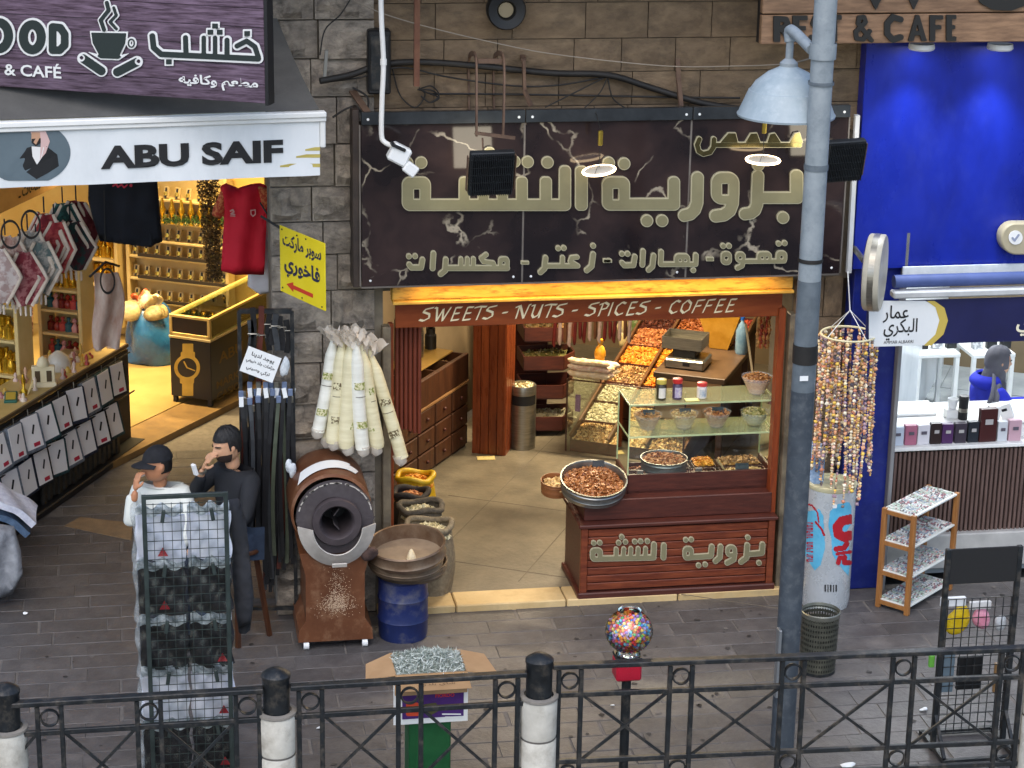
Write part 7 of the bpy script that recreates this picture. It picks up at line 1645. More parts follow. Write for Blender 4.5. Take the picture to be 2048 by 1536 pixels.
MB().lathe([(.15, .0), (Rd*.93, .0)], (rx_, ryf-.011, zc_+.02), 48, MXr).build('front_plate', M_roi, ro, 40)
MB().lathe([(.166, .01), (.168, -.045), (.162, -.055), (.120, -.055), (.108, -.04), (.102, .0), (.10, .30)], (rx_+.01, ryf-.0, zc_), 44, MXr).build('mouth', mat('mouth_iron', '#453e40', '#554c4e', scale=8, rough=.45, metal=.35), ro, 40)
MB().lathe([(0, .0), (.12, .0)], (rx_+.01, ryf+.30, zc_), 30, MXr).build('drum_back', M_ink, ro)
mb = MB()                                                                 # half collar below the mouth
def fc_(u, v): a = math.pi*(1.02+.96*u); r__ = .172+.10*v; return Vector((rx_+.01+r__*math.cos(a)*.96, ryf-.09+.075*v, zc_-.01+r__*1.14*math.sin(a)-.01*(1-v)))
mb.sheet(fc_, 26, 4, .008); mb.build('chute', M_alu, ro, 50)
MB().box((rx_+.02, ryf-.09, zc_-.29), (.10, .012, .03), Matrix.Rotation(R_(12), 3, 'X'), .003).build('chute_lip', M_alu, ro)
for s in (-1, 1): MB().bar((rx_+s*.262, ryf-.005, zc_+.01), (rx_+s*.20, ryf-.005, zc_+.01), .02, .016).build('hinge', M_roi, ro)
for k in range(2): MB().box((rx_+.01, ryf+.12, zc_-.05+.1*k), (.006, .22, .06), Matrix.Rotation(R_(35 if k else -40), 3, 'Y')).build('mixing_vane', M_roi, ro)
for k in range(16):                                                       # chipped pale edge of the front plate
    a = .25+k*.17+.05*math.sin(k*3); MB().box((rx_+.247*math.cos(a), ryf-.014, zc_+.02+.247*math.sin(a)), (.03+.02*(k % 3), .003, .008), Matrix.Rotation(-a-1.57, 3, 'Y')).build('paint_chip', M_alu, ro)
for (x, y) in ((-.2, .04), (.2, .04), (-.2, .46), (.2, .46)):
    MB().lathe([(.0, -.018), (.03, -.018), (.03, .018), (0, .018)], (rx_+x, ryf+y, .031), 14, Matrix.Rotation(R_(90), 3, 'Y')).build('caster', M_whiteplastic, ro, 40)
mb = MB(); rs2 = random.Random(3)                                         # grounds spilled down the front
for k in range(900):
    u_ = rs2.gauss(0, 1); z_ = .30+abs(rs2.gauss(0, .1))*1.5 if k % 2 else .33+rs2.gauss(0, .035); sp = .035+.05*max(0, .42-z_)*4
    x_ = rx_+.01+rs2.gauss(0, sp); 
    if abs(x_-rx_) > .19 or z_ > .62: continue
    mb.octa((x_, ryf+.0185, z_), (.0035, .002, .0035), rrot())
mb.build('spilled_grounds', mat('grounds', '#b79d80', '#cdb59a', rough=.9), ro, kind='stuff')
mb = MB(); mb.sheet(lambda u, v: Vector((rx_-.24+.34*u+.03*v, ryf+.07+.15*v+.06*u, zc_+.05+math.sqrt(max(0, (Rd+.004)**2-(-.22+.34*u+.03*v)**2))+.006+.03*max(0, .2-u))), 14, 6, .002); o = mb.build('paper_sheet', M_paper, None, 60); tag(o, 'sheet of white paper lying on the coffee roaster drum', 'paper')
mb = MB(); mb.sheet(lambda u, v: Vector((rx_-.185+.34*u+.03*v, ryf+.085+.12*v+.06*u, zc_+.05+math.sqrt(max(0, (Rd+.004)**2-(-.165+.34*u+.03*v)**2))+.003+.02*max(0, .2-u))), 14, 6, .001); mb.build('paper_sheet_under', M_paper, o, 60)

# ------------------------------------------------------------------ blue barrel with sieves, sacks behind it
bxp = W(806, 1240, -.42); b0 = Vector((bxp.x, -.42, 0))
br_ = thing('blue_barrel', 'dirty blue barrel standing beside the coffee roaster', 'barrel', b0, world=True)
M_bb = mat('barrel_blue', '#16234f', '#1e2d62', scale=5, rough=.45, bump=.1, dirt='#66645f', dscale=5, damt=.9)
MB().lathe([(.165, 0), (.17, .02), (.172, .13), (.177, .14), (.172, .15), (.172, .29), (.177, .30), (.172, .31), (.170, .42), (.175, .43)], b0, 36, capa=True, capb=True).build('body', M_bb, br_, 35)
M_osv = mat('old_sieve', '#55473a', '#75634f', scale=8, rough=.5, metal=.3, dirt='#8f8474', damt=.5)
for k, (z, dx, dy, ti, r_, lb) in enumerate(((.435, .06, .10, 2, .255, 'lowest dark sieve in the stack on the blue barrel'), (.50, .02, .03, 3, .26, 'middle sieve in the stack on the blue barrel'))):
    sieve(b0+Vector((dx, dy, z)), r_, .085, R_(ti), lb, None, M_osv)
sv = b0+Vector((.03, .0, .575)); Ms = Matrix.Rotation(R_(6), 3, 'X') @ Matrix.Rotation(R_(-4), 3, 'Y')
t = thing('sieve', 'wide brown sieve with a little flour on top of the barrel stack', 'sieve', sv, world=True)
MB().lathe([(.25, 0), (.262, .02), (.27, .035), (.262, .05), (.262, .10), (.268, .11), (.262, .12), (.252, .115), (.246, .03), (.244, .012)], sv, 48, Ms).build('rim', mat('sieve_bright', '#6b5340', '#8a7560', scale=8, rough=.35, metal=.5, dirt='#b0a694', damt=.4), t, 40)
MB().lathe([(0, .014), (.246, .014)], sv, 40, Ms).build('mesh', mat('sieve_floor', '#7d6c5a', '#968570', scale=8, rough=.6), t)
MB().lathe([(.035, 0), (.025, .035), (.012, .065), (0, .075)], sv+Ms @ Vector((.02, -.06, .015)), 14).build('flour_heap', mat('flour', '#d8c7a0', '#e6d9bb', scale=30, rough=.9, bump=.4), t, 60)
o = lump(W(735, 1105, -.62), (.05, .04, .05), 21, .3, 12, 9, .9).build('rag', mat('rag_dark', '#2c2220', '#5a443c', scale=12, rough=.9), None, 60); tag(o, 'dark rag hung over the sieve rim near the roaster', 'rag')
M_burl = mat('sack_weave', '#6d6250', '#8c8068', scale=30, rough=.95, bump=.4, dirt='#4d4438', damt=.5)
def sack(c, r, h, m, fk, label, roll=True, seed=1, squash=.85):
    c = Vector(c); t = thing('sack', label, 'sack', c, world=True, group='open sacks inside the doorway')
    rs3 = random.Random(seed); ph = rs3.random()*6
    def f(u, v):
        a = 6.283*u; rr_ = r*(.92+.14*math.sin(math.pi*min(1, v*1.1))+.035*math.sin(5*a+ph)+.02*math.sin(9*a+v*5)); return c+Vector((rr_*math.cos(a), rr_*math.sin(a)*squash, h*v+.015*math.sin(3*a+ph)*v))
    mb = MB(); mb.grid(f, 34, 10, True); mb.build('cloth', m, t, 60)
    mb = MB(); P = [f(i/34, 1)+Vector((0, 0, .008)) for i in range(35)]; mb.tube(P, .022, 8, False); mb.build('rolled_rim', m, t, 60)
    heap('fill', disc(c+Vector((0, 0, h*.88)), r*.9), 330, .013, NUT[fk], t, .06)
def sp(px, y): return Vector((W(px, 1100, y).x, y, FZ))
sack(sp(858, .22), .175, .50, M_burl, 'seed', 'nearest open sack of pale seeds behind the barrel', seed=1); sack(sp(842, .62), .17, .49, mat('sack_dark', '#4d463c', '#6a6152', scale=30, rough=.95, bump=.4), 'seed', 'second open sack of pale seeds in the doorway', seed=2)
sack(sp(822, 1.0), .14, .46, mat('sack_black', '#2b2724', '#3e3833', scale=20, rough=.8, bump=.3), 'fig', 'small dark sack of orange nuts in the doorway', seed=3); sack(sp(830, 1.32), .15, .47, mat('sack_yellow', '#c39a10', '#d8b42a', scale=6, rough=.4, bump=.4), 'apricot', 'bright yellow plastic sack at the end of the sack row', seed=4)
o = lump(W(810, 1062, .12), (.05, .03, .025), 31, .25, 12, 8, .9).build('green_cup', mat('green_rag', '#24523c', '#2f6a4c', scale=8, rough=.6), None, 60); tag(o, 'green scoop lying on the seeds of the nearest sack', 'scoop')

# ------------------------------------------------------------------ cup sleeves hanging at the pier
M_cup = mat('cup_sleeve', '#cbc19a', '#ded6b4', scale=4, rough=.4, stretch=(1, 1, 7), bump=.2, bscale=20); M_cupw = mat('cup_sleeve_white', '#d2d0c2', '#e4e3d8', scale=4, rough=.35, stretch=(1, 1, 7), bump=.2, bscale=20)
M_green = mat('sleeve_green_print', '#6d7a2c', rough=.5); M_dkpr = mat('sleeve_dark_print', '#3d3428', rough=.5)
CS = [(668, 672, 636, 862, -.16, 1, 'outermost toward the belts'), (682, 680, 668, 885, -.20, 0, 'second from the belts'), (700, 678, 696, 895, -.23, 0, 'third from the belts'), (712, 682, 726, 897, -.26, 1, 'large printed one in the middle'), (725, 690, 752, 895, -.21, 0, 'just past the middle'), (742, 700, 800, 915, -.17, 0, 'outermost toward the doorway'), (690, 670, 655, 880, -.12, 0, 'at the back toward the belts')]
for k, (ax_, ay, bx_, by, y, wt, lb) in enumerate(CS):
    a, b = W(ax_, ay, y), W(bx_, by, y-.03); t = thing('cup_sleeve', 'plastic sleeve of paper cups hanging at the pier, '+lb, 'cup sleeve', b, world=True, group='cup sleeves hanging at the pier')
    d = (b-a); L_ = d.length; d.normalize(); n_ = 26; P = []; rr_ = []
    for i in range(n_+1):
        s = i/n_; P.append(a+d*(L_*s)+Vector((.012*math.sin(s*3+k), 0, 0))); rr_.append((.88+.06*(k*2 % 5))*(.014+.037*min(1, s*5) if s < .2 else .052-.001*(i % 2)) if s < .98 else .047)
    MB().tube(P, rr_, 14).build('cups', M_cupw if wt else M_cup, t, 70)
    uxp = Vector((1, 0, 0)); 
    for (s, h_, m) in ((.40+.03*(k % 3), .05, M_green), (.50+.03*(k % 3), .004, M_dkpr), (.78-.02*(k % 2), .05, M_green)):
        if wt == 0 and m is M_green and k % 2: m = M_dkpr
        q = a+d*(L_*s); Mt = Matrix((d.cross(Vector((0, 1, 0))).normalized(), Vector((0, 1, 0)), -d)).transposed()
        mb = MB(); mb.grid(lambda u, v: q+Mt @ Vector((.0535*math.sin(-.75+1.5*u), -.0535*math.cos(-.75+1.5*u), (v-.5)*h_)), 7, 2); mb.build('print', m if h_ < .02 else mat('print_mix'+m.name, '#7a8238' if m is M_green else '#5a4a30', '#d0c8a2', scale=60, rough=.5, lo=.46, hi=.54), t)
    mb = MB(); e = random.Random(k)
    mb.sheet(lambda u, v: a+Vector(((u-.5)*(.06+.10*v)+.015*(k-3)*v+.01*math.sin(v*9+k), -.02+.035*math.sin(u*9+k+v*4), -.03+.10*v+.018*math.sin(u*13+k))), 9, 5, .001); mb.build('film_top', film('crinkle_film', .45, '#e9dfd0', .2), t, 50)
    mb = MB(); mb.tube([b-d*.02, b+d*.02, b+d*.045+Vector((.012, 0, 0))], [.050, .044, .034], 9, False); mb.build('film_end', MATS['crinkle_film'], t, 50)
MB().tube([W(700, 655, -.12), W(700, 640, -.02)], .006, 6).build('wall_hook', M_steel, None); tag(bpy.data.objects['wall_hook'], 'steel hook on the pier holding the cup sleeves', 'hook')

# ------------------------------------------------------------------ cardboard box on the purple stand
yb0 = -2.86; bc0 = W(856, 1330, yb0)
zb0_ = W(856, 1345, yb0-.14).z
cbx_ = thing('cardboard_box', 'open cardboard box of dried herbs with spread flaps behind the railing', 'box', (bc0.x, yb0, zb0_-.12), world=True)
M_cb = mat('cardboard', '#a3805a', '#b08d66', scale=6, rough=.8); bw2, bd2, bh2 = .205, .15, .13
cc = Vector((bc0.x, yb0, zb0_))
for (x0, y0, x1, y1) in ((-bw2, -bd2, bw2, -bd2), (bw2, -bd2, bw2, bd2), (bw2, bd2, -bw2, bd2), (-bw2, bd2, -bw2, -bd2)): MB().bar(cc+Vector((x0, y0, -bh2/2)), cc+Vector((x1, y1, -bh2/2)), .006, bh2).build('side', M_cb, cbx_)
MB().box(cc+Vector((0, 0, -bh2)), (2*bw2, 2*bd2, .006)).build('bottom', M_cb, cbx_)
def flap(p): return MB().prism([(0, 0), (1, 0), (1, 1), (0, 1)], (0, 0, 0), (1, 0, 0), (0, 1, 0), (0, 0, .001))
def flapq(a, b, c, d): mb = MB(); A = [cc+Vector(v) for v in (a, b, c, d)]; n = (A[1]-A[0]).cross(A[3]-A[0]).normalized()*.005; mb.add(A+[v+n for v in A], [(0, 1, 2, 3), (7, 6, 5, 4), (0, 4, 5, 1), (1, 5, 6, 2), (2, 6, 7, 3), (3, 7, 4, 0)]); return mb
flapq((-bw2, bd2, 0), (-bw2, -bd2, 0), (-bw2-.17, -bd2*.9, -.025), (-bw2-.15, bd2*.35, -.015)).build('flap', M_cb, cbx_)
flapq((bw2, -bd2, 0), (bw2, bd2, 0), (bw2+.14, bd2*.75, -.02), (bw2+.18, -bd2*.95, -.03)).build('flap', M_cb, cbx_)
ff = flapq((-bw2, -bd2, 0), (bw2, -bd2, 0), (bw2+.02, -bd2-.05, -.085), (-bw2+.02, -bd2-.05, -.085)).build('flap', M_cb, cbx_)
ux2 = Vector((1, 0, 0)); uy2 = Vector((0, .05, .085)).normalized()
for k, tx in enumerate(('اعشاب زهورات', 'شاي بلدي')): lettering('lettering', tx, cc+Vector((.03, -bd2-.022-.016*k, -.030-.024*k)), ux2, uy2, .02, (.26, .2)[k], mat('pen_brown', '#4a3420', rough=.7), ff, depth=.003, arabic=True)
mb = MB()
for k in range(1500):
    u_, v_ = random.uniform(-1, 1), random.uniform(-1, 1); p_ = cc+Vector((u_*bw2*.95, v_*bd2*.95, -.01+.06*(1-u_*u_)*(1-v_*v_)+random.uniform(-.015, .02))); mb.octa(p_, (random.uniform(.012, .032), .004, .003), rrot())
mb.grid(lambda u, v: cc+Vector(((2*u-1)*bw2*.97, (2*v-1)*bd2*.97, -.03+.06*(1-(2*u-1)**2)*(1-(2*v-1)**2))), 8, 6); mb.build('dried_herbs', NUT['herb'], cbx_, kind='stuff')
st2 = thing('poster_stand', 'purple poster stand on a green pedestal behind the railing', 'stand', (bc0.x, yb0, 0), world=True)
MB().box((bc0.x, yb0, zb0_-bh2-.012), (.36, .26, .016)).build('shelf', M_black, st2)
zp1, zp0 = W(862, 1368, yb0-.13).z, W(862, 1447, yb0-.13).z
pcx = W(862, 1400, yb0-.13).x
MB().box((pcx, yb0-.12, (zp0+zp1)/2), (.43, .012, zp1-zp0), None, .002).build('poster_board', M_whiteplastic, st2)
MB().box((pcx+.012, yb0-.128, (zp0+zp1)/2+.012), (.355, .006, zp1-zp0-.05)).build('poster_print', mat('poster_purple', '#3f2160', '#4a2a70', scale=4, rough=.35), st2)
lettering('lettering', 'Anna', (pcx+.03, yb0-.1315, zp1-.035), (1, 0, 0), (0, 0, 1), .05, .15, M_whiteplastic, st2, bold=.02, shear=.2)
lettering('lettering', 'FIORDO', (pcx+.08, yb0-.1315, zp1-.075), (1, 0, 0), (0, 0, 1), .022, .11, mat('poster_red', '#c0312a', rough=.4), st2, bold=.02)
plate('orange_pack', SDF().rbox(812, 1405, 838, 1432, 4).loops(0, 1.5), lambda x, y: W(x, y, yb0-.1315), NF, .002, mat('poster_orange', '#c4472c', rough=.4), st2); plate('green_leaf', SDF().poly([(840, 1410), (872, 1405), (880, 1420), (862, 1430), (845, 1425)]).loops(0, 1.5), lambda x, y: W(x, y, yb0-.1315), NF, .002, mat('poster_olive', '#4c4a2c', rough=.5), st2)
for k in range(2): plate('small_print', SDF().rbox(884+6*k, 1427+6*k, 922, 1429.5+6*k, 1).loops(0, .6), lambda x, y: W(x, y, yb0-.1315), NF, .001, M_whiteplastic, st2)
MB().box((bc0.x-.0, yb0+.0, zp1/2-.07), (.245, .2, zp1-.16), None, .008).build('pedestal', mat('green_pedestal', '#0f4a25', '#185c31', scale=5, rough=.5), st2)

# ------------------------------------------------------------------ gumball machine
gy = -2.93; gc = W(1258, 1262, gy); gr = .139
gm = thing('gumball_machine', 'glass globe gumball machine on red base and black pole behind railing', 'gumball machine', (gc.x, gy, 0), world=True)
prof = [(gr*math.sin(a), -gr*math.cos(a)*.94) for a in np.linspace(.42, 2.62, 16)]+[(gr*.44, gr*.87), (gr*.50, gr*.93), (gr*.49, gr*.97)]
MB().lathe(prof, gc, 36).build('globe', glass('globe_glass', '#ffffff', .02, .07), gm, 60)
MB().lathe([(gr*.44, -gr*.86), (gr*.5, -gr*.98), (gr*.52, -gr*1.02), (gr*.3, -gr*1.04)], gc, 30).build('glass_foot', glass('globe_glass'), gm, 60)
mb = MB(); ballm = mat('gumballs', '#cc3322', island=['#e84a34', '#ffd850', '#ff9c48', '#5a9cf4', '#68cc70', '#f484b8', '#fff080', '#e84048', '#78d4ec', '#ff8858', '#a884dc', '#ffc068', '#f8f4ec', '#e0c4f4'], rough=.45)
pts = []
for k in range(5200):
    v = Vector((random.uniform(-1, 1), random.uniform(-1, 1), random.uniform(-1, 1)))*gr*.95
    if v.length > gr*.92 or v.z > gr*(.42+.09*math.sin(v.x*28)+.3*(v.x/gr)**2): continue
    if v.length < gr*.55 and v.z < gr*-.1: continue
    if any((v-q).length < .0150 for q in pts): continue
    pts.append(v); mb.ball(gc+v, .0104, 7, 5)
    if len(pts) > 620: break
mb.build('gumballs', ballm, gm, 60, kind='stuff')
MB().box((gc.x-.005, gy, gc.z-gr*1.04-.012), (.15, .13, .02), None, .004).build('top_plate', M_black, gm)
MB().box((gc.x-.005, gy, gc.z-gr*1.04-.085), (.15, .13, .125), None, .01).build('red_base', mat('machine_red', '#a3162b', '#b01c33', rough=.35, scale=4), gm)
MB().lathe([(.0, -.012), (.022, -.012), (.02, 0)], (gc.x-.005, gy-.066, gc.z-gr-.08), 16, Matrix.Rotation(R_(90), 3, 'X')).build('coin_knob', M_steel, gm, 40)
MB().lathe([(.028, .03), (.028, gc.z-gr-.15)], (gc.x-.005, gy, 0), 16, capb=True).build('pole', M_black, gm, 40); MB().lathe([(.14, 0), (.14, .015), (.05, .03), (.0, .035)], (gc.x-.005, gy, 0), 24).build('foot', M_black, gm, 40)

# ------------------------------------------------------------------ litter basket, silver cooler
tbp = G(1634, 1340, 0); tr2 = .128
tbn = thing('litter_basket', 'black perforated litter basket at the foot of the lamp post', 'basket', tbp, world=True)
mb = MB(); nu, nv, H = 44, 11, .40
def cpnt(u, v): a = 6.283*u; r__ = tr2*(.93+.07*v); return tbp+Vector((r__*math.cos(a), r__*math.sin(a), .02+H*v))
for i in range(nu):
    for j in range(nv):
        u0, u1, v0, v1 = i/nu, (i+1)/nu, j/nv, (j+1)/nv; g_ = .27
        ua, ub, va_, vb_ = u0+(u1-u0)*g_, u1-(u1-u0)*g_, v0+(v1-v0)*g_, v1-(v1-v0)*g_
        o_ = [cpnt(u0, v0), cpnt(u1, v0), cpnt(u1, v1), cpnt(u0, v1)]; n__ = [cpnt(ua, va_), cpnt(ub, va_), cpnt(ub, vb_), cpnt(ua, vb_)]
        mb.add(o_+n__, [(0, 1, 5, 4), (1, 2, 6, 5), (2, 3, 7, 6), (3, 0, 4, 7)])
mb.build('perforated_wall', mat('basket_metal', '#4f5048', '#6a6a5e', scale=10, rough=.4, metal=.6), tbn)
MB().lathe([(tr2*.98, .40), (tr2*1.03, .415), (tr2*1.04, .435), (tr2*.99, .44), (tr2*.96, .42)], tbp, 40).build('rim', mat('rim_metal', '#7b7c72', '#94958a', scale=8, rough=.35, metal=.7), tbn, 50); MB().lathe([(0, .02), (tr2*.94, .02), (tr2*.94, .0), (0, 0)], tbp, 30).build('base', M_black, tbn)
MB().lathe([(tr2*.9, .03), (tr2*.93, .33)], tbp, 30).build('liner', mat('bin_liner', '#20211f', rough=.4), tbn)
cr = .176; cp0 = Vector((W(1652, 1180, -.3).x, -.28, 0)); ch_ = W(1655, 968, -.30).z
ck = thing('drinks_cooler', 'silver can shaped drinks cooler with blue and red print', 'cooler', cp0, world=True)
MB().lathe([(cr*.94, 0), (cr*.97, .03), (cr, .05), (cr, ch_-.05), (cr*.985, ch_-.02)], cp0, 48, capa=True).build('can', mat('can_silver', '#b9c0c4', '#ccd2d6', scale=4, rough=.28, metal=.35, bump=.05), ck, 40)
MB().lathe([(cr*.985, ch_-.022), (cr*1.02, ch_-.01), (cr*1.02, ch_+.01), (cr*.9, ch_+.015), (cr*.88, ch_-.01), (0, ch_-.015)], cp0, 44).build('lid_rim', mat('cream_rim', '#bdb793', '#d1cca8', scale=6, rough=.4), ck, 40)
def on_cyl(name, sdf, m, lift, parent):
    bx_ = [q for q in sdf.p]; mb = MB(); N = 2.0; xs_ = np.arange(1600, 1704, 1.0); ys_ = np.arange(985, 1218, 1.5); Xg, Yg = np.meshgrid(xs_+.5, ys_+.75); D = np.full(Xg.shape, 1e9)
    for q in sdf.p: D = np.minimum(D, SDF._d(q, Xg, Yg))
    for q in sdf.h: D = np.maximum(D, -SDF._d(q, Xg, Yg))
    def cy(px, py):
        d = ray(px, py); o_ = CAM-cp0; R__ = cr+lift; A_ = d.x**2+d.y**2; B_ = 2*(o_.x*d.x+o_.y*d.y); C_ = o_.x**2+o_.y**2-R__**2; disc_ = B_*B_-4*A_*C_
        return None if disc_ < 0 else CAM+d*((-B_-math.sqrt(disc_))/(2*A_))
    vid = {}
    for j, i in np.argwhere(D < 0):
        ids = []
        for (dx, dy) in ((0, 0), (1, 0), (1, 1), (0, 1)):
            k_ = (int(i)+dx, int(j)+dy)
            if k_ not in vid:
                p_ = cy(1600+k_[0]*1.0, 985+k_[1]*1.5)
                if p_ is None: ids = None; break
                vid[k_] = len(mb.v); mb.v.append(tuple(p_))
            ids.append(vid[k_])
        if ids: mb.f.append(tuple(ids)); mb.m.append(0)
    if mb.f: return mb.build(name, m, parent)
E_ = lambda x, y: (1560+x*488/2048, 880+y*488/2048)
def S_(pts): return [E_(*p) for p in pts]
ks = 488/2048
on_cyl('blue_splash', SDF().poly(S_([(190, 640), (230, 600), (330, 580), (365, 640), (370, 780), (380, 900), (340, 1050), (290, 1095), (230, 1000), (175, 900), (205, 760)])), mat('print_cyan', '#4fa3c7', '#6bb8d6', scale=8, rough=.35), .0015, ck)
on_cyl('blue_splash', SDF().poly(S_([(420, 600), (480, 540), (580, 520), (600, 560), (600, 700), (560, 760), (590, 1000), (575, 1140), (520, 1080), (440, 960), (430, 820), (405, 720)])), MATS['print_cyan'], .0015, ck)
on_cyl('red_print', SDF().stroke(S_([(590, 665), (520, 680), (480, 730), (490, 790), (540, 815), (590, 800)]), 40*ks).stroke(S_([(470, 915), (540, 905), (560, 870)]), 22*ks).stroke(S_([(480, 955), (590, 940)]), 14*ks).stroke(S_([(490, 1030), (500, 990), (545, 985), (540, 1030), (585, 1030)]), 20*ks), mat('print_red', '#a81c28', rough=.35), .003, ck)
on_cyl('red_print', SDF().stroke(S_([(300, 690), (350, 750), (370, 800)]), 9*ks).stroke(S_([(200, 530), (270, 550), (315, 610), (325, 690)]), 6*ks), MATS['print_red'], .003, ck)
for k in range(14):                                                        # the sideways slogan letters
    yy_ = 690+k*24
    if k == 6: continue
    on_cyl('slogan_letter', SDF().rbox(*E_(222, yy_), *E_(275, yy_+6), 0).rbox(*E_(222 if k % 2 else 262, yy_), *E_(234 if k % 2 else 275, yy_+17), 0).rbox(*E_(222 if k % 3 else 240, yy_+12), *E_(275 if k % 3 else 258, yy_+17), 0), MATS['print_red'], .0035, ck)
for k in range(5): on_cyl('vent_slot', SDF().rbox(*E_(375+k*23, 1215), *E_(386+k*23, 1275), 1), M_ink, .002, ck)
for k in range(3): on_cyl('white_dot', SDF().dot(*E_(460, 415+k*70), 20*ks), M_whiteplastic, .002, ck)

# ------------------------------------------------------------------ wooden shelf of bracelets
a, b, c = G(1770, 1018, .75), G(1828, 1034, .75), G(1914, 988, .75); u1_ = (b-a); w_s = u1_.length; u1_.normalize(); v1_ = (c-b); d_s = v1_.length; v1_.normalize()
wsh = thing('bracelet_shelf', 'four tier wooden shelf of bracelets before the perfume counter', 'shelf', Vector((a.x, a.y, 0)), world=True)
M_pine = mat('pine', '#8a5a2c', '#a06d3a', scale=5, rough=.5, stretch=(6, 6, 1)); M_mat = mat('bracelet_mat', '#c9cbc4', '#d8dad4', scale=6, rough=.6)
A0 = Vector((a.x, a.y, 0))
for (s, t_) in ((0, 0), (1, 0), (0, 1), (1, 1)):
    q = A0+u1_*(w_s*s)+v1_*(d_s*t_); MB().box(q+Vector((0, 0, .38)), (.035, .035, .76), Matrix((u1_, v1_, Vector((0, 0, 1)))).transposed(), .003).build('leg', M_pine, wsh)
brm = []
for k, cset in enumerate((['#6c6c70', '#c8ccd0', '#9a6a72', '#e0ded8'], ['#a8afb4', '#d8d8d4', '#8a98a4', '#c9a09a'], ['#c9c6be', '#8a8078', '#b4beb8', '#a9c0ae'])):
    mb_ = MB(); 
    for j in range(9): mb_.box((0, -.05+.0125*j, .006+.004*math.sin(j)), (.018, .010, .010), None, .003)
    me_ = mb_.mesh('bracelet'); me_.materials.append(mat('bracelet_%d' % k, cset[0], island=cset, rough=.4)); brm.append(me_)
for ti, z in enumerate((.75, .515, .285, .06)):
    n0 = A0+Vector((0, 0, z)); Msf = Matrix((u1_, v1_, Vector((0, 0, 1)))).transposed()
    MB().box(n0+u1_*(w_s/2)+v1_*(d_s/2), (w_s+.02, d_s, .014), Msf, .002).build('board', M_mat, wsh)
    for t_ in (0, 1): MB().bar(n0+v1_*(d_s*t_)-Vector((0, 0, .015)), n0+u1_*w_s+v1_*(d_s*t_)-Vector((0, 0, .015)), .022, .03).build('rail', M_pine, wsh)
    for i in range(18):
        for j in range(2):
            o = bpy.data.objects.new('bracelet', random.choice(brm)); COL.objects.link(o); o.location = n0+u1_*(w_s*(.27+.46*j))+v1_*(d_s*(i+.7)/19)+Vector((0, 0, .008)); o.rotation_euler = (0, 0, math.atan2(u1_.y, u1_.x)+1.5708+random.uniform(-.12, .12)); tag(o, 'bracelet lying on the %s tier of the wooden shelf' % ['top', 'second', 'third', 'lowest'][ti], 'bracelet', 'bracelets on the %s tier' % ['top', 'second', 'third', 'lowest'][ti])

# ------------------------------------------------------------------ black grid stand at the right
ys = -2.6; s0, s1 = W(1885, 1200, ys), W(2030, 1195, ys); sd_ = (s1-s0); sd_.z = 0; ws = sd_.length
gst = thing('grid_stand', 'black grid stand with header panel and hanging bags at the right', 'stand', Vector((s0.x, ys, 0)), world=True)
zt_s = W(1895, 1098, ys).z; xA, xB = W(1885, 1250, ys).x, W(2026, 1250, ys).x
for x in (xA, xB): MB().box((x, ys, zt_s/2), (.032, .032, zt_s), None, .003).build('post', M_black, gst)
zh0 = W(1960, 1165, ys).z
MB().box(((xA+xB)/2, ys-.005, (zt_s+zh0)/2), (xB-xA+.03, .012, zt_s-zh0), None, .003).build('header_panel', M_ink, gst)
zg1, zg0 = W(1950, 1196, ys).z, W(1950, 1462, ys).z
for i in range(9): MB().box((xA+(xB-xA)*(i+.5)/9, ys, (zg0+zg1)/2), (.005, .005, zg1-zg0)).build('wire', M_black, gst)
for j in range(15): MB().box(((xA+xB)/2, ys-.004, zg0+(zg1-zg0)*j/14), (xB-xA, .005, .005)).build('wire', M_black, gst)
for (y, dx) in ((ys-.22, 0), (ys+.18, 0)): MB().bar((xA-.02, y, .03), (xB+.02, y, .03), .03).build('foot_bar', M_black, gst)
for x in (xA, xB): MB().bar((x, ys-.22, .03), (x, ys+.18, .03), .03).build('foot_bar', M_black, gst); MB().bar((x, ys-.2, .04), (x, ys, .25), .02).build('foot_brace', M_black, gst)
def hangbag(px, py, w_, h_, c, c2, label, y=ys+.05, nm='gift_bag'):
    q = W(px, py, y); o = lump(q, (w_/2, .03, h_/2), px, .12, 14, 10, .95).build(nm, mat('bag'+c, c, c2, scale=12, rough=.25, bump=.4), None, 60); tag(o, label, 'bag')
hangbag(1916, 1238, .15, .20, '#c9a60c', '#d9bc2a', 'clear pouch of yellow goods on the grid stand'); hangbag(1963, 1234, .11, .14, '#cf7f95', '#e0a0b2', 'pink pouch hanging on the grid stand'); hangbag(2001, 1244, .07, .10, '#a9adb0', '#cfd2d4', 'small clear pouch hanging by the stand post')
for (px, py, w_, h_, c, lb) in ((1906, 1203, .16, .06, '#d5d7d8', 'white header card above the yellow pouch'), (1960, 1210, .14, .05, '#c7c6c4', 'white header card above the pink pouch'), (1938, 1345, .16, .22, '#141517', 'black boxed pack hanging low on the grid stand'), (1893, 1345, .09, .26, '#5f707c', 'grey-blue narrow pack beside the black pack'), (1863, 1322, .035, .08, '#5b9a3c', 'small green card at the stand post'), (1995, 1355, .05, .2, '#8a6a44', 'brown narrow pack at the far side of the stand')):
    q = W(px, py, ys+.03); o = MB().box(q, (w_, .025, h_), None, .004).build('hanging_pack', mat('pack'+c, c, rough=.4), None); tag(o, lb, 'pack')
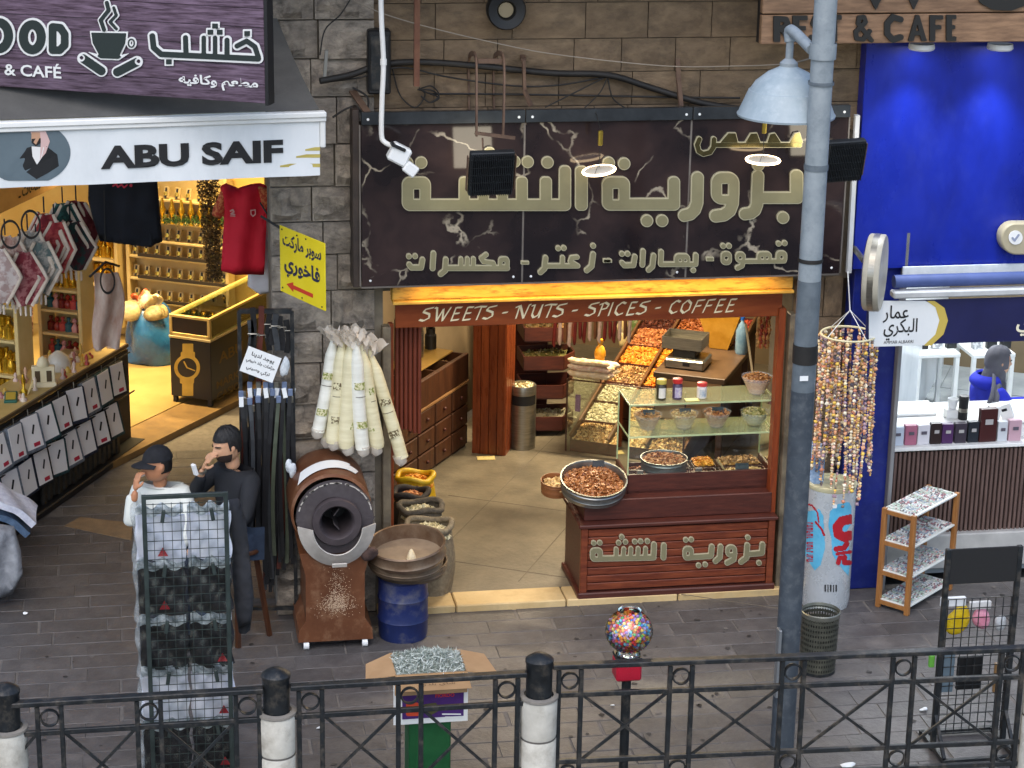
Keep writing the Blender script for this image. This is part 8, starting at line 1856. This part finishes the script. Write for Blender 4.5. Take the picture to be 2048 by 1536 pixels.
for (px, py, lb, s) in ((1848, 1419, 'small crumpled white paper on the paving by the railing', .025), (1968, 1522, 'flat white scrap on the paving near the right bollard', .035), (1698, 1530, 'white cup lying on the paving at the bottom edge', .045), (640, 1455, 'small pale scrap on the paving left of the green pedestal', .018), (50, 1226, 'small white scrap on the paving in the passage', .015), (1225, 1410, 'pale scrap on the paving by the gumball pole', .014)):
    o = lump(G(px, py, .012), (s, s*.7, s*.4), px, .3, 9, 6, .5).build('litter', M_whiteplastic, None, 60); tag(o, lb, 'litter')

# ------------------------------------------------------------------ rack of bagged shirts
yk = -2.55; kA, kB = W(288, 1000, yk), W(453, 992, yk); zk = W(370, 987, yk).z; kx0, kx1 = W(291, 1100, yk).x, W(454, 1100, yk).x
gr2 = thing('shirt_rack', 'black grid panel rack of bagged shirts behind the railing', 'rack', ((kx0+kx1)/2, yk, 0), world=True)
M_gr = mat('grid_green_black', '#2c3533', '#3b4543', scale=12, rough=.45, metal=.3)
for x in (kx0, kx1): MB().box((x, yk, zk/2), (.026, .026, zk), None, .002).build('post', M_gr, gr2)
for z in (zk-.013, .12): MB().box(((kx0+kx1)/2, yk, z), (kx1-kx0, .024, .024), None, .002).build('cross_rail', M_gr, gr2)
for i in range(1, 9): MB().box((kx0+(kx1-kx0)*i/9, yk, zk/2), (.0036, .0036, zk-.1)).build('wire', M_gr, gr2)
for j in range(1, 34): MB().box(((kx0+kx1)/2, yk-.003, zk-j*.056), (kx1-kx0, .0036, .0036)).build('wire', M_gr, gr2)
for s in (-.25, .25): MB().bar(((kx0 if s < 0 else kx1), yk-.0, .02), ((kx0 if s < 0 else kx1), yk+.4, .02), .03).build('foot', M_gr, gr2)
M_sw = mat('shirt_white', '#dcdeea', '#ececf2', scale=5, rough=.8, bump=.2, bscale=6); M_sb = mat('shirt_black', '#17171a', '#252226', scale=5, rough=.75, bump=.3, bscale=6)
M_bagf = glass('bag_film', '#ffffff', .3, .05)
rows_ = [(1.0, 1030, 1122, M_sw, 'white'), (2, 1138, 1228, M_sb, 'black'), (3, 1250, 1338, M_sb, 'black'), (4, 1352, 1442, M_sw, 'white'), (5, 1458, 1545, M_sb, 'black')]
ORD = ['top', 'second', 'third', 'fourth', 'lowest']
for ri, (_, p0, p1, m, cn) in enumerate(rows_):
    for ci in range(2):
        x0, x1 = (kx0-.05, (kx0+kx1)/2-.012) if ci == 0 else ((kx0+kx1)/2+.012, kx1+.02)
        za, zb_ = W(370, p1, yk+.05).z, W(370, p0, yk+.05).z
        t = thing('bagged_shirt', '%s folded shirt in a clear bag, %s row of the rack, on the %s side' % (cn, ORD[ri], 'passage' if ci == 0 else 'bollard'), 'shirt', ((x0+x1)/2, yk+.06, za), world=True, group='bagged shirts on the grid rack')
        rs4 = random.Random(ri*2+ci)
        def fs2(u, v): return Vector((x0+(x1-x0)*u+.006*math.sin(v*9+ri), yk+.080+.012*math.sin(u*5+v*7+ri)+.006*math.sin(u*13), za+(zb_-za)*v+.008*math.sin(u*6+ci)))
        MB().sheet(fs2, 14, 14, .035).build('shirt', m, t, 60)
        def ff2(u, v): return Vector((x0-.008+(x1-x0+.016)*u+.008*math.sin(v*13+ci), yk+.016+.006*math.sin(u*9+v*11+ri*2)+.004*math.sin(u*23-v*17), za-.012+(zb_-za+.075)*v+.008*math.sin(u*11)))
        mb = MB(); mb.grid(ff2, 18, 18); mb.build('bag', M_bagf, t, 60)
        def ft(u, v): return Vector((x0+(x1-x0)*u, yk+.05+.022*math.sin(u*17+v*5+ri)*v, zb_+.005+.06*v+.012*math.sin(u*14)))
        MB().sheet(ft, 20, 5, .002).build('crumpled_top', mat('crumple_film', '#8d979a', '#d3d9db', scale=18, rough=.15, bump=.6, bscale=25, lo=.42, hi=.6), t, 50)
        MB().box(((x0+x1)/2+.02, yk-.012, zb_+.02), (.022, .02, .075), Matrix.Rotation(.15*(1-2*ci), 3, 'Y'), .003).build('bulldog_clip', M_gr, t)
        if (ri*2+ci) in (0, 2, 5, 7, 9):
            q = Vector((x0+(x1-x0)*(.55 if ci == 0 else .75), yk+.040, za+.06)); MB().add([q+Vector((-.03, 0, -.02)), q+Vector((.03, -.002, -.02)), q+Vector((-.0, -.001, .035))], [(0, 1, 2)]).build('chest_print', mat('print_crimson', '#b01f2c', rough=.6), t)
    # the puffed film side of the bags at the passage side
    fr_ = MB(); fr_.sheet(lambda u, v: Vector((kx0-.05-.03*math.sin(math.pi*u)*(.7+.3*math.sin(v*9+ri)), yk+.02+.11*u+.012*math.sin(v*21), za-.03+(zb_-za+.09)*v)), 8, 18, .002); o = fr_.build('film_edge', mat('side_film', '#aab4b6', '#dde2e3', scale=16, rough=.15, alpha=.18, bump=.5, bscale=22), None, 60); tag(o, 'crumpled clear film edge beside the %s row of bagged shirts' % ORD[ri], 'film')
# dark coat hung on the rack's side
ct_ = garment('coat', 'long dark coat hanging from the side of the shirt rack', 'coat', [(452, 1000), (478, 996), (492, 1040), (500, 1130), (508, 1200), (500, 1262), (478, 1268), (468, 1200), (462, 1100), (455, 1050)], lambda x, y: W(x, y, yk+.12), .13, mat('coat_dark', '#1f2024', '#2b2c31', scale=9, rough=.85, bump=.2), None, 4, .016)

# ------------------------------------------------------------------ people
def skin_mesh(J, E, sub=2):
    """joints {name: (x, y, z, r)} and edges -> one smooth tapering surface"""
    names_ = list(J); ix = {n: i for i, n in enumerate(names_)}
    me = bpy.data.meshes.new('s'); me.from_pydata([J[n][:3] for n in names_], [(ix[a], ix[b]) for a, b in E], [])
    o = bpy.data.objects.new('s', me); COL.objects.link(o); o.modifiers.new('k', 'SKIN'); m = o.modifiers.new('u', 'SUBSURF'); m.levels = sub; m.render_levels = sub
    for i, n in enumerate(names_): me.skin_vertices[0].data[i].radius = (J[n][3], J[n][4] if len(J[n]) > 4 else J[n][3])
    me.skin_vertices[0].data[0].use_root = True
    bpy.context.view_layer.update(); out = bpy.data.meshes.new_from_object(o.evaluated_get(bpy.context.evaluated_depsgraph_get()))
    bpy.data.objects.remove(o); bpy.data.meshes.remove(me)
    return [tuple(v.co) for v in out.vertices], [tuple(p.vertices) for p in out.polygons]
def gs(x, s): return math.exp(-(x/s)**2)
def head_pt(a, t, k=1.0, feat=True):
    """point on a head: a is the angle from the face (front = -Y), t runs 0 chin to 1 crown"""
    t = min(1, max(0, t)); H = .235; z = (t-.5)*H
    w = max(0, 1-abs(2*t-1.0)**2.5)**.5
    rx, ryf, ryb = .074*w, .094*w, .102*w
    c, s = math.cos(a), math.sin(a); ry = ryf if c > 0 else ryb
    r = 1/math.sqrt((s/max(rx, 1e-4))**2+(c/max(ry, 1e-4))**2) if w > .01 else 0
    if feat and c > 0:
        r += .022*gs(a, .13)*gs(t-.42, .055)+.012*gs(a, .16)*gs(t-.50, .07)                  # nose
        r += .006*gs(t-.60, .03)*gs(a, .6)-.009*(gs(a-.36, .16)+gs(a+.36, .16))*gs(t-.525, .035)  # brow and eye sockets
        r += .006*gs(a, .25)*(gs(t-.285, .018)+gs(t-.245, .018))+.010*gs(a, .35)*gs(t-.10, .07)  # lips and chin
    if feat: r += .016*(gs(abs(a)-1.62, .16))*gs(t-.47, .10)                                  # ears
    p = Vector((s*r, -c*r, z)); p.y -= .012*(1-t)
    return p*k
def head_mb(c, M, k=1.0, t0=0.0, t1=1.0, amax=None, feat=True, jit=0.0, nu=40, nv=30):
    mb = MB(); c = Vector(c)
    def f(u, v):
        a = (2*u-1)*math.pi; p = head_pt(a, t0+(t1-t0)*v, k, feat)
        if jit: p *= 1+jit*math.sin(9*a+v*13)*math.sin(v*17+3*a)
        return c+M @ p
    mb.grid(f, nu, nv, True); return mb
def hand(c, d, up, side, curl=.9, s=1.0):
    """palm with four bent fingers and a thumb: c wrist, d direction of the palm, up back of the hand"""
    d, up = Vector(d).normalized(), Vector(up).normalized(); x = d.cross(up).normalized(); up = x.cross(d); vs, fs = [], []
    J = {'w': (*c, .022*s, .018*s), 'p': (*(Vector(c)+d*.05*s), .034*s, .014*s), 'k': (*(Vector(c)+d*.085*s), .036*s, .013*s)}
    V, F = skin_mesh(J, [('w', 'p'), ('p', 'k')], 2); vs += V; fs += F
    for i, (off, L) in enumerate(((-.027, .066), (-.009, .074), (.009, .070), (.026, .055))):
        b = Vector(c)+d*.082*s+x*off*s*side; q1 = b+(d*math.cos(curl*.4)-up*math.sin(curl*.4))*L*.45*s; q2 = q1+(d*math.cos(curl*1.1)-up*math.sin(curl*1.1))*L*.33*s; q3 = q2+(d*math.cos(curl*1.7)-up*math.sin(curl*1.7))*L*.26*s
        V, F = skin_mesh({'a': (*(b-d*.02*s), .0095*s), 'b': (*q1, .0088*s), 'c': (*q2, .008*s), 'd': (*q3, .0065*s)}, [('a', 'b'), ('b', 'c'), ('c', 'd')], 1); n = len(vs); vs += V; fs += [tuple(k+n for k in f) for f in F]
    b = Vector(c)+d*.025*s-x*.022*s*side; q1 = b+(d*.6-x*.7*side-up*.3).normalized()*.04*s; q2 = q1+(d*.9-up*.5).normalized()*.032*s
    V, F = skin_mesh({'a': (*b, .013*s), 'b': (*q1, .011*s), 'c': (*q2, .008*s)}, [('a', 'b'), ('b', 'c')], 1); n = len(vs); vs += V; fs += [tuple(k+n for k in f) for f in F]
    return vs, fs
def person(label, loc, th, P):
    t = thing('person', label, 'person', loc, th); g = P.get
    hd_, yaw_, pit = Vector(g('head', (0, -.055, 1.185))), g('yaw', 0), g('pitch', 0); Mh_ = RZ(yaw_) @ Matrix.Rotation(pit, 3, 'X')
    mb = head_mb(hd_, Mh_)
    V, F = skin_mesh({'a': (0, -.005, 1.00, .055), 'b': (0, -.02, 1.06, .052), 'c': (hd_.x*.7, hd_.y+.03, hd_.z-.05, .052)}, [('a', 'b'), ('b', 'c')]); mb.add(V, F)
    for (wr_, d_, u_, sd_, cu_, el) in g('hands', []):
        V, F = skin_mesh({'a': (*Vector(wr_).lerp(Vector(el), .35), .030), 'b': (*wr_, .024, .022)}, [('a', 'b')]); mb.add(V, F); V, F = hand(wr_, d_, u_, sd_, cu_); mb.add(V, F)
    for s, nm in ((-1, 'r'), (1, 'l')):
        el, wr_ = g('arm_'+nm); V, F = skin_mesh({'a': (0, -.005, .90, .07), 'b': (s*.15, 0, .95, .045), 'c': (*el, .034), 'd': (*wr_, .024)}, [('a', 'b'), ('b', 'c'), ('c', 'd')]); mb.add(V, F)
    V, F = skin_mesh({'a': (0, .02, .58, .10), 'b': (0, -.005, .90, .09), 'c': (0, -.005, 1.01, .052)}, [('a', 'b'), ('b', 'c')]); mb.add(V, F)
    tmp = bpy.data.objects.new('b', mb.mesh('b')); COL.objects.link(tmp); rm = tmp.modifiers.new('r', 'REMESH'); rm.mode = 'VOXEL'; rm.voxel_size = .0048; sm = tmp.modifiers.new('m', 'SMOOTH'); sm.iterations = 2
    bpy.context.view_layer.update(); me = bpy.data.meshes.new_from_object(tmp.evaluated_get(bpy.context.evaluated_depsgraph_get())); bpy.data.objects.remove(tmp)
    me.polygons.foreach_set('use_smooth', [True]*len(me.polygons)); me.materials.clear(); me.materials.append(g('skin')); bd_ = link('body', me, t)
    J = {'pel': (0, .02, .56, .15, .12), 'sp': (0, .0, .74, .145, .115), 'ch': (0, -.01, .90, .155, .115), 'nk': (0, -.005, 1.005, .075)}; E = [('pel', 'sp'), ('sp', 'ch'), ('ch', 'nk')]
    for s, nm in ((-1, 'r'), (1, 'l')):
        el, wr_ = g('arm_'+nm); J['s'+nm] = (s*.165, .0, .955, .075); J['e'+nm] = (*el, .052); J['m'+nm] = (*((Vector(el)+Vector(wr_))/2), .046); J['w'+nm] = (*wr_, .036); E += [('ch', 's'+nm), ('s'+nm, 'e'+nm), ('e'+nm, 'm'+nm), ('m'+nm, 'w'+nm)]
    V, F = skin_mesh(J, E); MB().add(V, F).build('shirt', g('shirt'), t, 60)
    if g('legs', True):
        J = {'pel': (0, .03, .52, .15, .13)}; E = []
        for s, nm in ((-1, 'r'), (1, 'l')):
            J['h'+nm] = (s*.095, -.03, .50, .085); lx_ = g('legdx', 0); J['k'+nm] = (s*.09+lx_, -.38, .49, .065); J['c'+nm] = (s*.09+lx_, -.38, .28-loc[2]*.5, .055); J['a'+nm] = (s*.09+lx_, -.36, .09-loc[2], .042); E += [('pel', 'h'+nm), ('h'+nm, 'k'+nm), ('k'+nm, 'c'+nm), ('c'+nm, 'a'+nm)]
        V, F = skin_mesh(J, E); MB().add(V, F).build('trousers', g('trousers'), t, 60)
        for s in (-1, 1): MB().ball((s*.09+g('legdx', 0), -.42, .05-loc[2]), (.045, .125, .05), 12, 8).build('shoe', M_ink, t, 60)
    mb = MB()
    for s in (-1, 1): e_ = hd_+Mh_ @ (head_pt(s*.36, .525)+Vector((0, .006, 0))); mb.ball(e_, (.012, .009, .007), 8, 6, Mh_)
    mb.build('eyes', mat('eye_dark', '#1a1412', rough=.2), bd_, 60)
    mb = MB()
    for s in (-1, 1):
        Q = [hd_+Mh_ @ (head_pt(s*a, .585)*1.015) for a in (.14, .3, .46, .6)]; mb.tube(Q, [.004, .006, .005, .003], 6)
    mb.build('eyebrows', g('hairm'), bd_, 60)
    return t, hd_, Mh_, bd_
M_sk = mat('skin_tan', '#a8714f', '#bd8663', scale=6, rough=.5, sss=.08); M_sk2 = mat('skin_light', '#b98a6a', '#cb9d7c', scale=6, rough=.5, sss=.08); M_hair = mat('black_hair', '#0e0c0c', '#1c1817', scale=40, rough=.5, bump=.5, bscale=60, stretch=(1, 1, .3))
# man in white with a cap, smoking
hp = W(316, 928, -.28); th1 = math.atan2(-.22, .97); hl = Vector((0, -.055, 1.185)); ro1 = Vector((hp.x, -.28, 0))-RZ(th1) @ Vector((hl.x, hl.y, 0)); dz = hp.z-hl.z
wr1, el1 = (-.13, -.185, 1.04), (-.17, -.20, .80)
t, h_, Mh_, b_ = person('man in white shirt and black cap smoking on a stool', (ro1.x, ro1.y, dz), th1, dict(head=hl, legdx=.10, yaw=-1.0, pitch=.04, skin=M_sk, shirt=mat('white_shirt', '#c8cbc4', '#d8dad3', scale=6, rough=.85, bump=.2), trousers=mat('dark_trousers', '#22252b', '#2c3038', scale=8, rough=.9), hairm=M_hair,
    arm_r=(el1, (-.16, -.17, 1.01)), arm_l=((.22, -.14, .74), (.12, -.36, .62)), hands=[(wr1, (.12, .12, .9), (-.8, -.6, .1), -1, .9, el1), ((.11, -.39, .62), (0, -.9, -.2), (0, -.2, 1), 1, .5, (.22, -.14, .74))]))
mb = head_mb(h_, Mh_, 1.03, .30, .66, feat=False); mb.f = [f for f in mb.f if (Mh_.inverted() @ (Vector(mb.v[f[0]])-h_)).y > -.012 and (Mh_.inverted() @ (Vector(mb.v[f[2]])-h_)).y > -.012]; mb.m = [0]*len(mb.f); mb.build('hair', M_hair, t, 60)
mb = head_mb(h_+Mh_ @ Vector((0, .0, .006)), Mh_, 1.10, .62, 1.0, feat=False)
def vis(u, v): a = (2*u-1)*1.15; r = .10+.085*v*math.cos(a)**.5; return h_+Mh_ @ Vector((math.sin(a)*(.086+.012*v), -math.cos(a)*r, .034-.018*v-.012*abs(a)**2))
mb.sheet(vis, 16, 6, .006); mb.build('cap', mat('black_cap', '#141519', '#1e1f24', scale=20, rough=.85), t, 60)
mo = h_+Mh_ @ head_pt(0, .265); MB().tube([mo+Mh_ @ Vector((.004, .005, 0)), mo+Mh_ @ Vector((-.005, -.075, -.022))], .0045, 8).build('cigarette', M_paper, None); cg = bpy.data.objects['cigarette']; cg.matrix_world = Matrix.Translation((ro1.x, ro1.y, dz)) @ Matrix.Rotation(th1, 4, 'Z'); tag(cg, 'cigarette between the lips of the man in white', 'cigarette')
# man in black, hand at his mouth
hp = W(455, 890, -.34); th2 = math.atan2(-.80, .62); ro2 = Vector((hp.x, -.34, 0))-RZ(th2) @ Vector((hl.x, hl.y, 0)); dz2 = hp.z-hl.z
wr2, el2 = (-.055, -.225, 1.04), (-.24, -.17, .80)
t, h_, Mh_, b_ = person('bearded man in black shirt raising a hand to his mouth', (ro2.x, ro2.y, dz2), th2, dict(head=hl, yaw=-.15, pitch=.12, skin=M_sk2, shirt=mat('black_shirt', '#131519', '#1c1e24', scale=6, rough=.8, bump=.2), trousers=mat('blue_jeans', '#222c3c', '#2e3a4c', scale=14, rough=.9), hairm=M_hair,
    arm_r=(el2, (-.075, -.215, .995)), arm_l=((.24, -.12, .74), (.14, -.36, .62)), hands=[(wr2, (.3, .2, .8), (-.3, -1, .1), -1, .8, el2), ((.13, -.39, .62), (0, -.9, -.2), (0, -.2, 1), 1, .5, (.24, -.12, .74))]))
mb = MB()
def hair2(u, v):
    a = (2*u-1)*math.pi; lo_ = .70 if math.cos(a) > .35 else (.44 if abs(a) < 2.0 else .30); tt = lo_+(1-lo_)*v; p = head_pt(a, tt, 1.06+.05*v, False); p *= 1+.02*math.sin(11*a+9*v); p.z += .014*v; return h_+Mh_ @ p
mb.grid(hair2, 44, 14, True); mb.build('hair', M_hair, t, 60)
def beard(u, v): a = (2*u-1)*1.5; p = head_pt(a, .03+.30*v-(.10*gs(a, .3)*v if v > .6 else 0), 1.012); return h_+Mh_ @ p
mb = MB(); mb.grid(beard, 26, 10); mb.build('beard', mat('beard_dark', '#2a1d18', '#3b2a22', scale=60, rough=.9), t, 60)
Mw = Matrix.Translation((ro2.x, ro2.y, dz2)) @ Matrix.Rotation(th2, 4, 'Z')
o = MB().box((-.05, -.30, 1.06), (.035, .022, .085), Matrix.Rotation(.3, 3, 'X'), .004).build('paper_cup', M_paper, None); o.matrix_world = Mw; tag(o, 'small white packet in the hand of the man in black', 'packet')
o = MB().lathe([(.030, -.012), (.033, 0), (.030, .012)], (-.062, -.222, 1.03), 14, Matrix.Rotation(.5, 3, 'X')).build('wristwatch', M_steel, None, 50); o.matrix_world = Mw; tag(o, 'steel watch on the raised wrist of the man in black', 'watch')
for (p0, th, dzz, lb) in ((ro1, th1, dz, 'dark stool under the man in white'), (ro2, th2, dz2, 'dark stool under the man in black')):
    t = thing('stool', lb, 'stool', (p0.x, p0.y, 0), th); zs = .46+dzz
    MB().lathe([(0, 0), (.17, 0), (.175, .015), (.17, .03), (0, .035)], (0, .02, zs-.035), 24).build('seat', M_dkwood, t, 40)
    for a in range(4): c, s = math.cos(a*1.571+.78), math.sin(a*1.571+.78); MB().bar((c*.11, .02+s*.11, zs-.04), (c*.20, .02+s*.20, 0), .028).build('leg', M_dkwood, t)
# woman behind the perfume counter
yw = 1.12; hp = W(1996, 722, yw); th3 = math.atan2(1.0, -.12); ro3 = Vector((hp.x, yw, 0))-RZ(th3) @ Vector((hl.x, hl.y, 0)); dz3 = hp.z-hl.z
M_hd = mat('blue_hoodie', '#16209a', '#1f2cb4', scale=5, rough=.85, bump=.25, bscale=8); M_hj = mat('grey_headscarf', '#4a494f', '#5e5d64', scale=5, rough=.85, bump=.3, bscale=7)
t, h_, Mh_, b_ = person('woman in grey headscarf and blue hoodie behind the perfume counter', (ro3.x, ro3.y, dz3), th3, dict(head=hl, yaw=-.1, pitch=.12, skin=M_sk2, shirt=M_hd, trousers=M_ink, hairm=M_hair, legs=True,
    arm_r=((-.27, -.16, .72), (-.16, -.42, .76)), arm_l=((.25, -.18, .74), (.10, -.45, .80)), hands=[((-.15, -.44, .765), (.2, -1, 0), (0, 0, 1), -1, .5, (-.27, -.16, .72)), ((.09, -.47, .805), (-.2, -1, 0), (0, 0, 1), 1, .5, (.25, -.18, .74))]))
def hij(u, v):
    a = (2*u-1)*math.pi; tt = -.12+1.12*v; p = head_pt(a, max(.0, tt), 1.13, False)
    if tt < .35: q_ = (.35-tt)/.47; p = Vector((math.sin(a)*(.075+.035*q_), -math.cos(a)*(.080+.02*q_)+.01, (max(tt, .02)-.5)*.265-.10*max(0, q_-.6)))
    return h_+Mh_ @ (p*(1+.01*math.sin(8*a+6*v)))
mb = MB(); mb.grid(hij, 48, 22, True); n_ = [f for f in mb.f if not (Mh_.inverted() @ (Vector(mb.v[f[0]])-h_)).y < -.055 or not -.10 < (Vector(mb.v[f[0]])-h_).z < .055]; mb.f = n_; mb.m = [0]*len(n_); mb.build('headscarf', M_hj, t, 60)
def drp(u, v): w_ = (u-.5)*.15; return Vector((-.085-.165*math.sin(min(1, v*2)*1.5708)-.012*math.sin(u*16), -.03+.27*v+w_*.81, 1.07-.40*v+w_*.58))
mb = MB(); mb.sheet(drp, 14, 16, .012); mb.build('scarf_tail', M_hj, t, 60)
def hood(u, v): a = (2*u-1)*1.9; return Vector((math.sin(a)*(.10+.03*math.sin(v*3.14)), .02+math.cos(a)*(.085+.05*math.sin(v*3.14)), .985+.10*v))
mb = MB(); mb.sheet(hood, 22, 8, .02); mb.build('hood', M_hd, t, 60)
t = thing('stool', 'white stool under the woman behind the perfume counter', 'stool', (ro3.x, ro3.y, .24), th3); MB().lathe([(0, 0), (.17, 0), (.17, .03), (0, .03)], (0, .02, .40+dz3-.24), 20).build('seat', M_white, t, 40); MB().lathe([(.03, 0), (.03, .40+dz3-.24)], (0, .02, 0), 12).build('post', M_steel, t, 40)
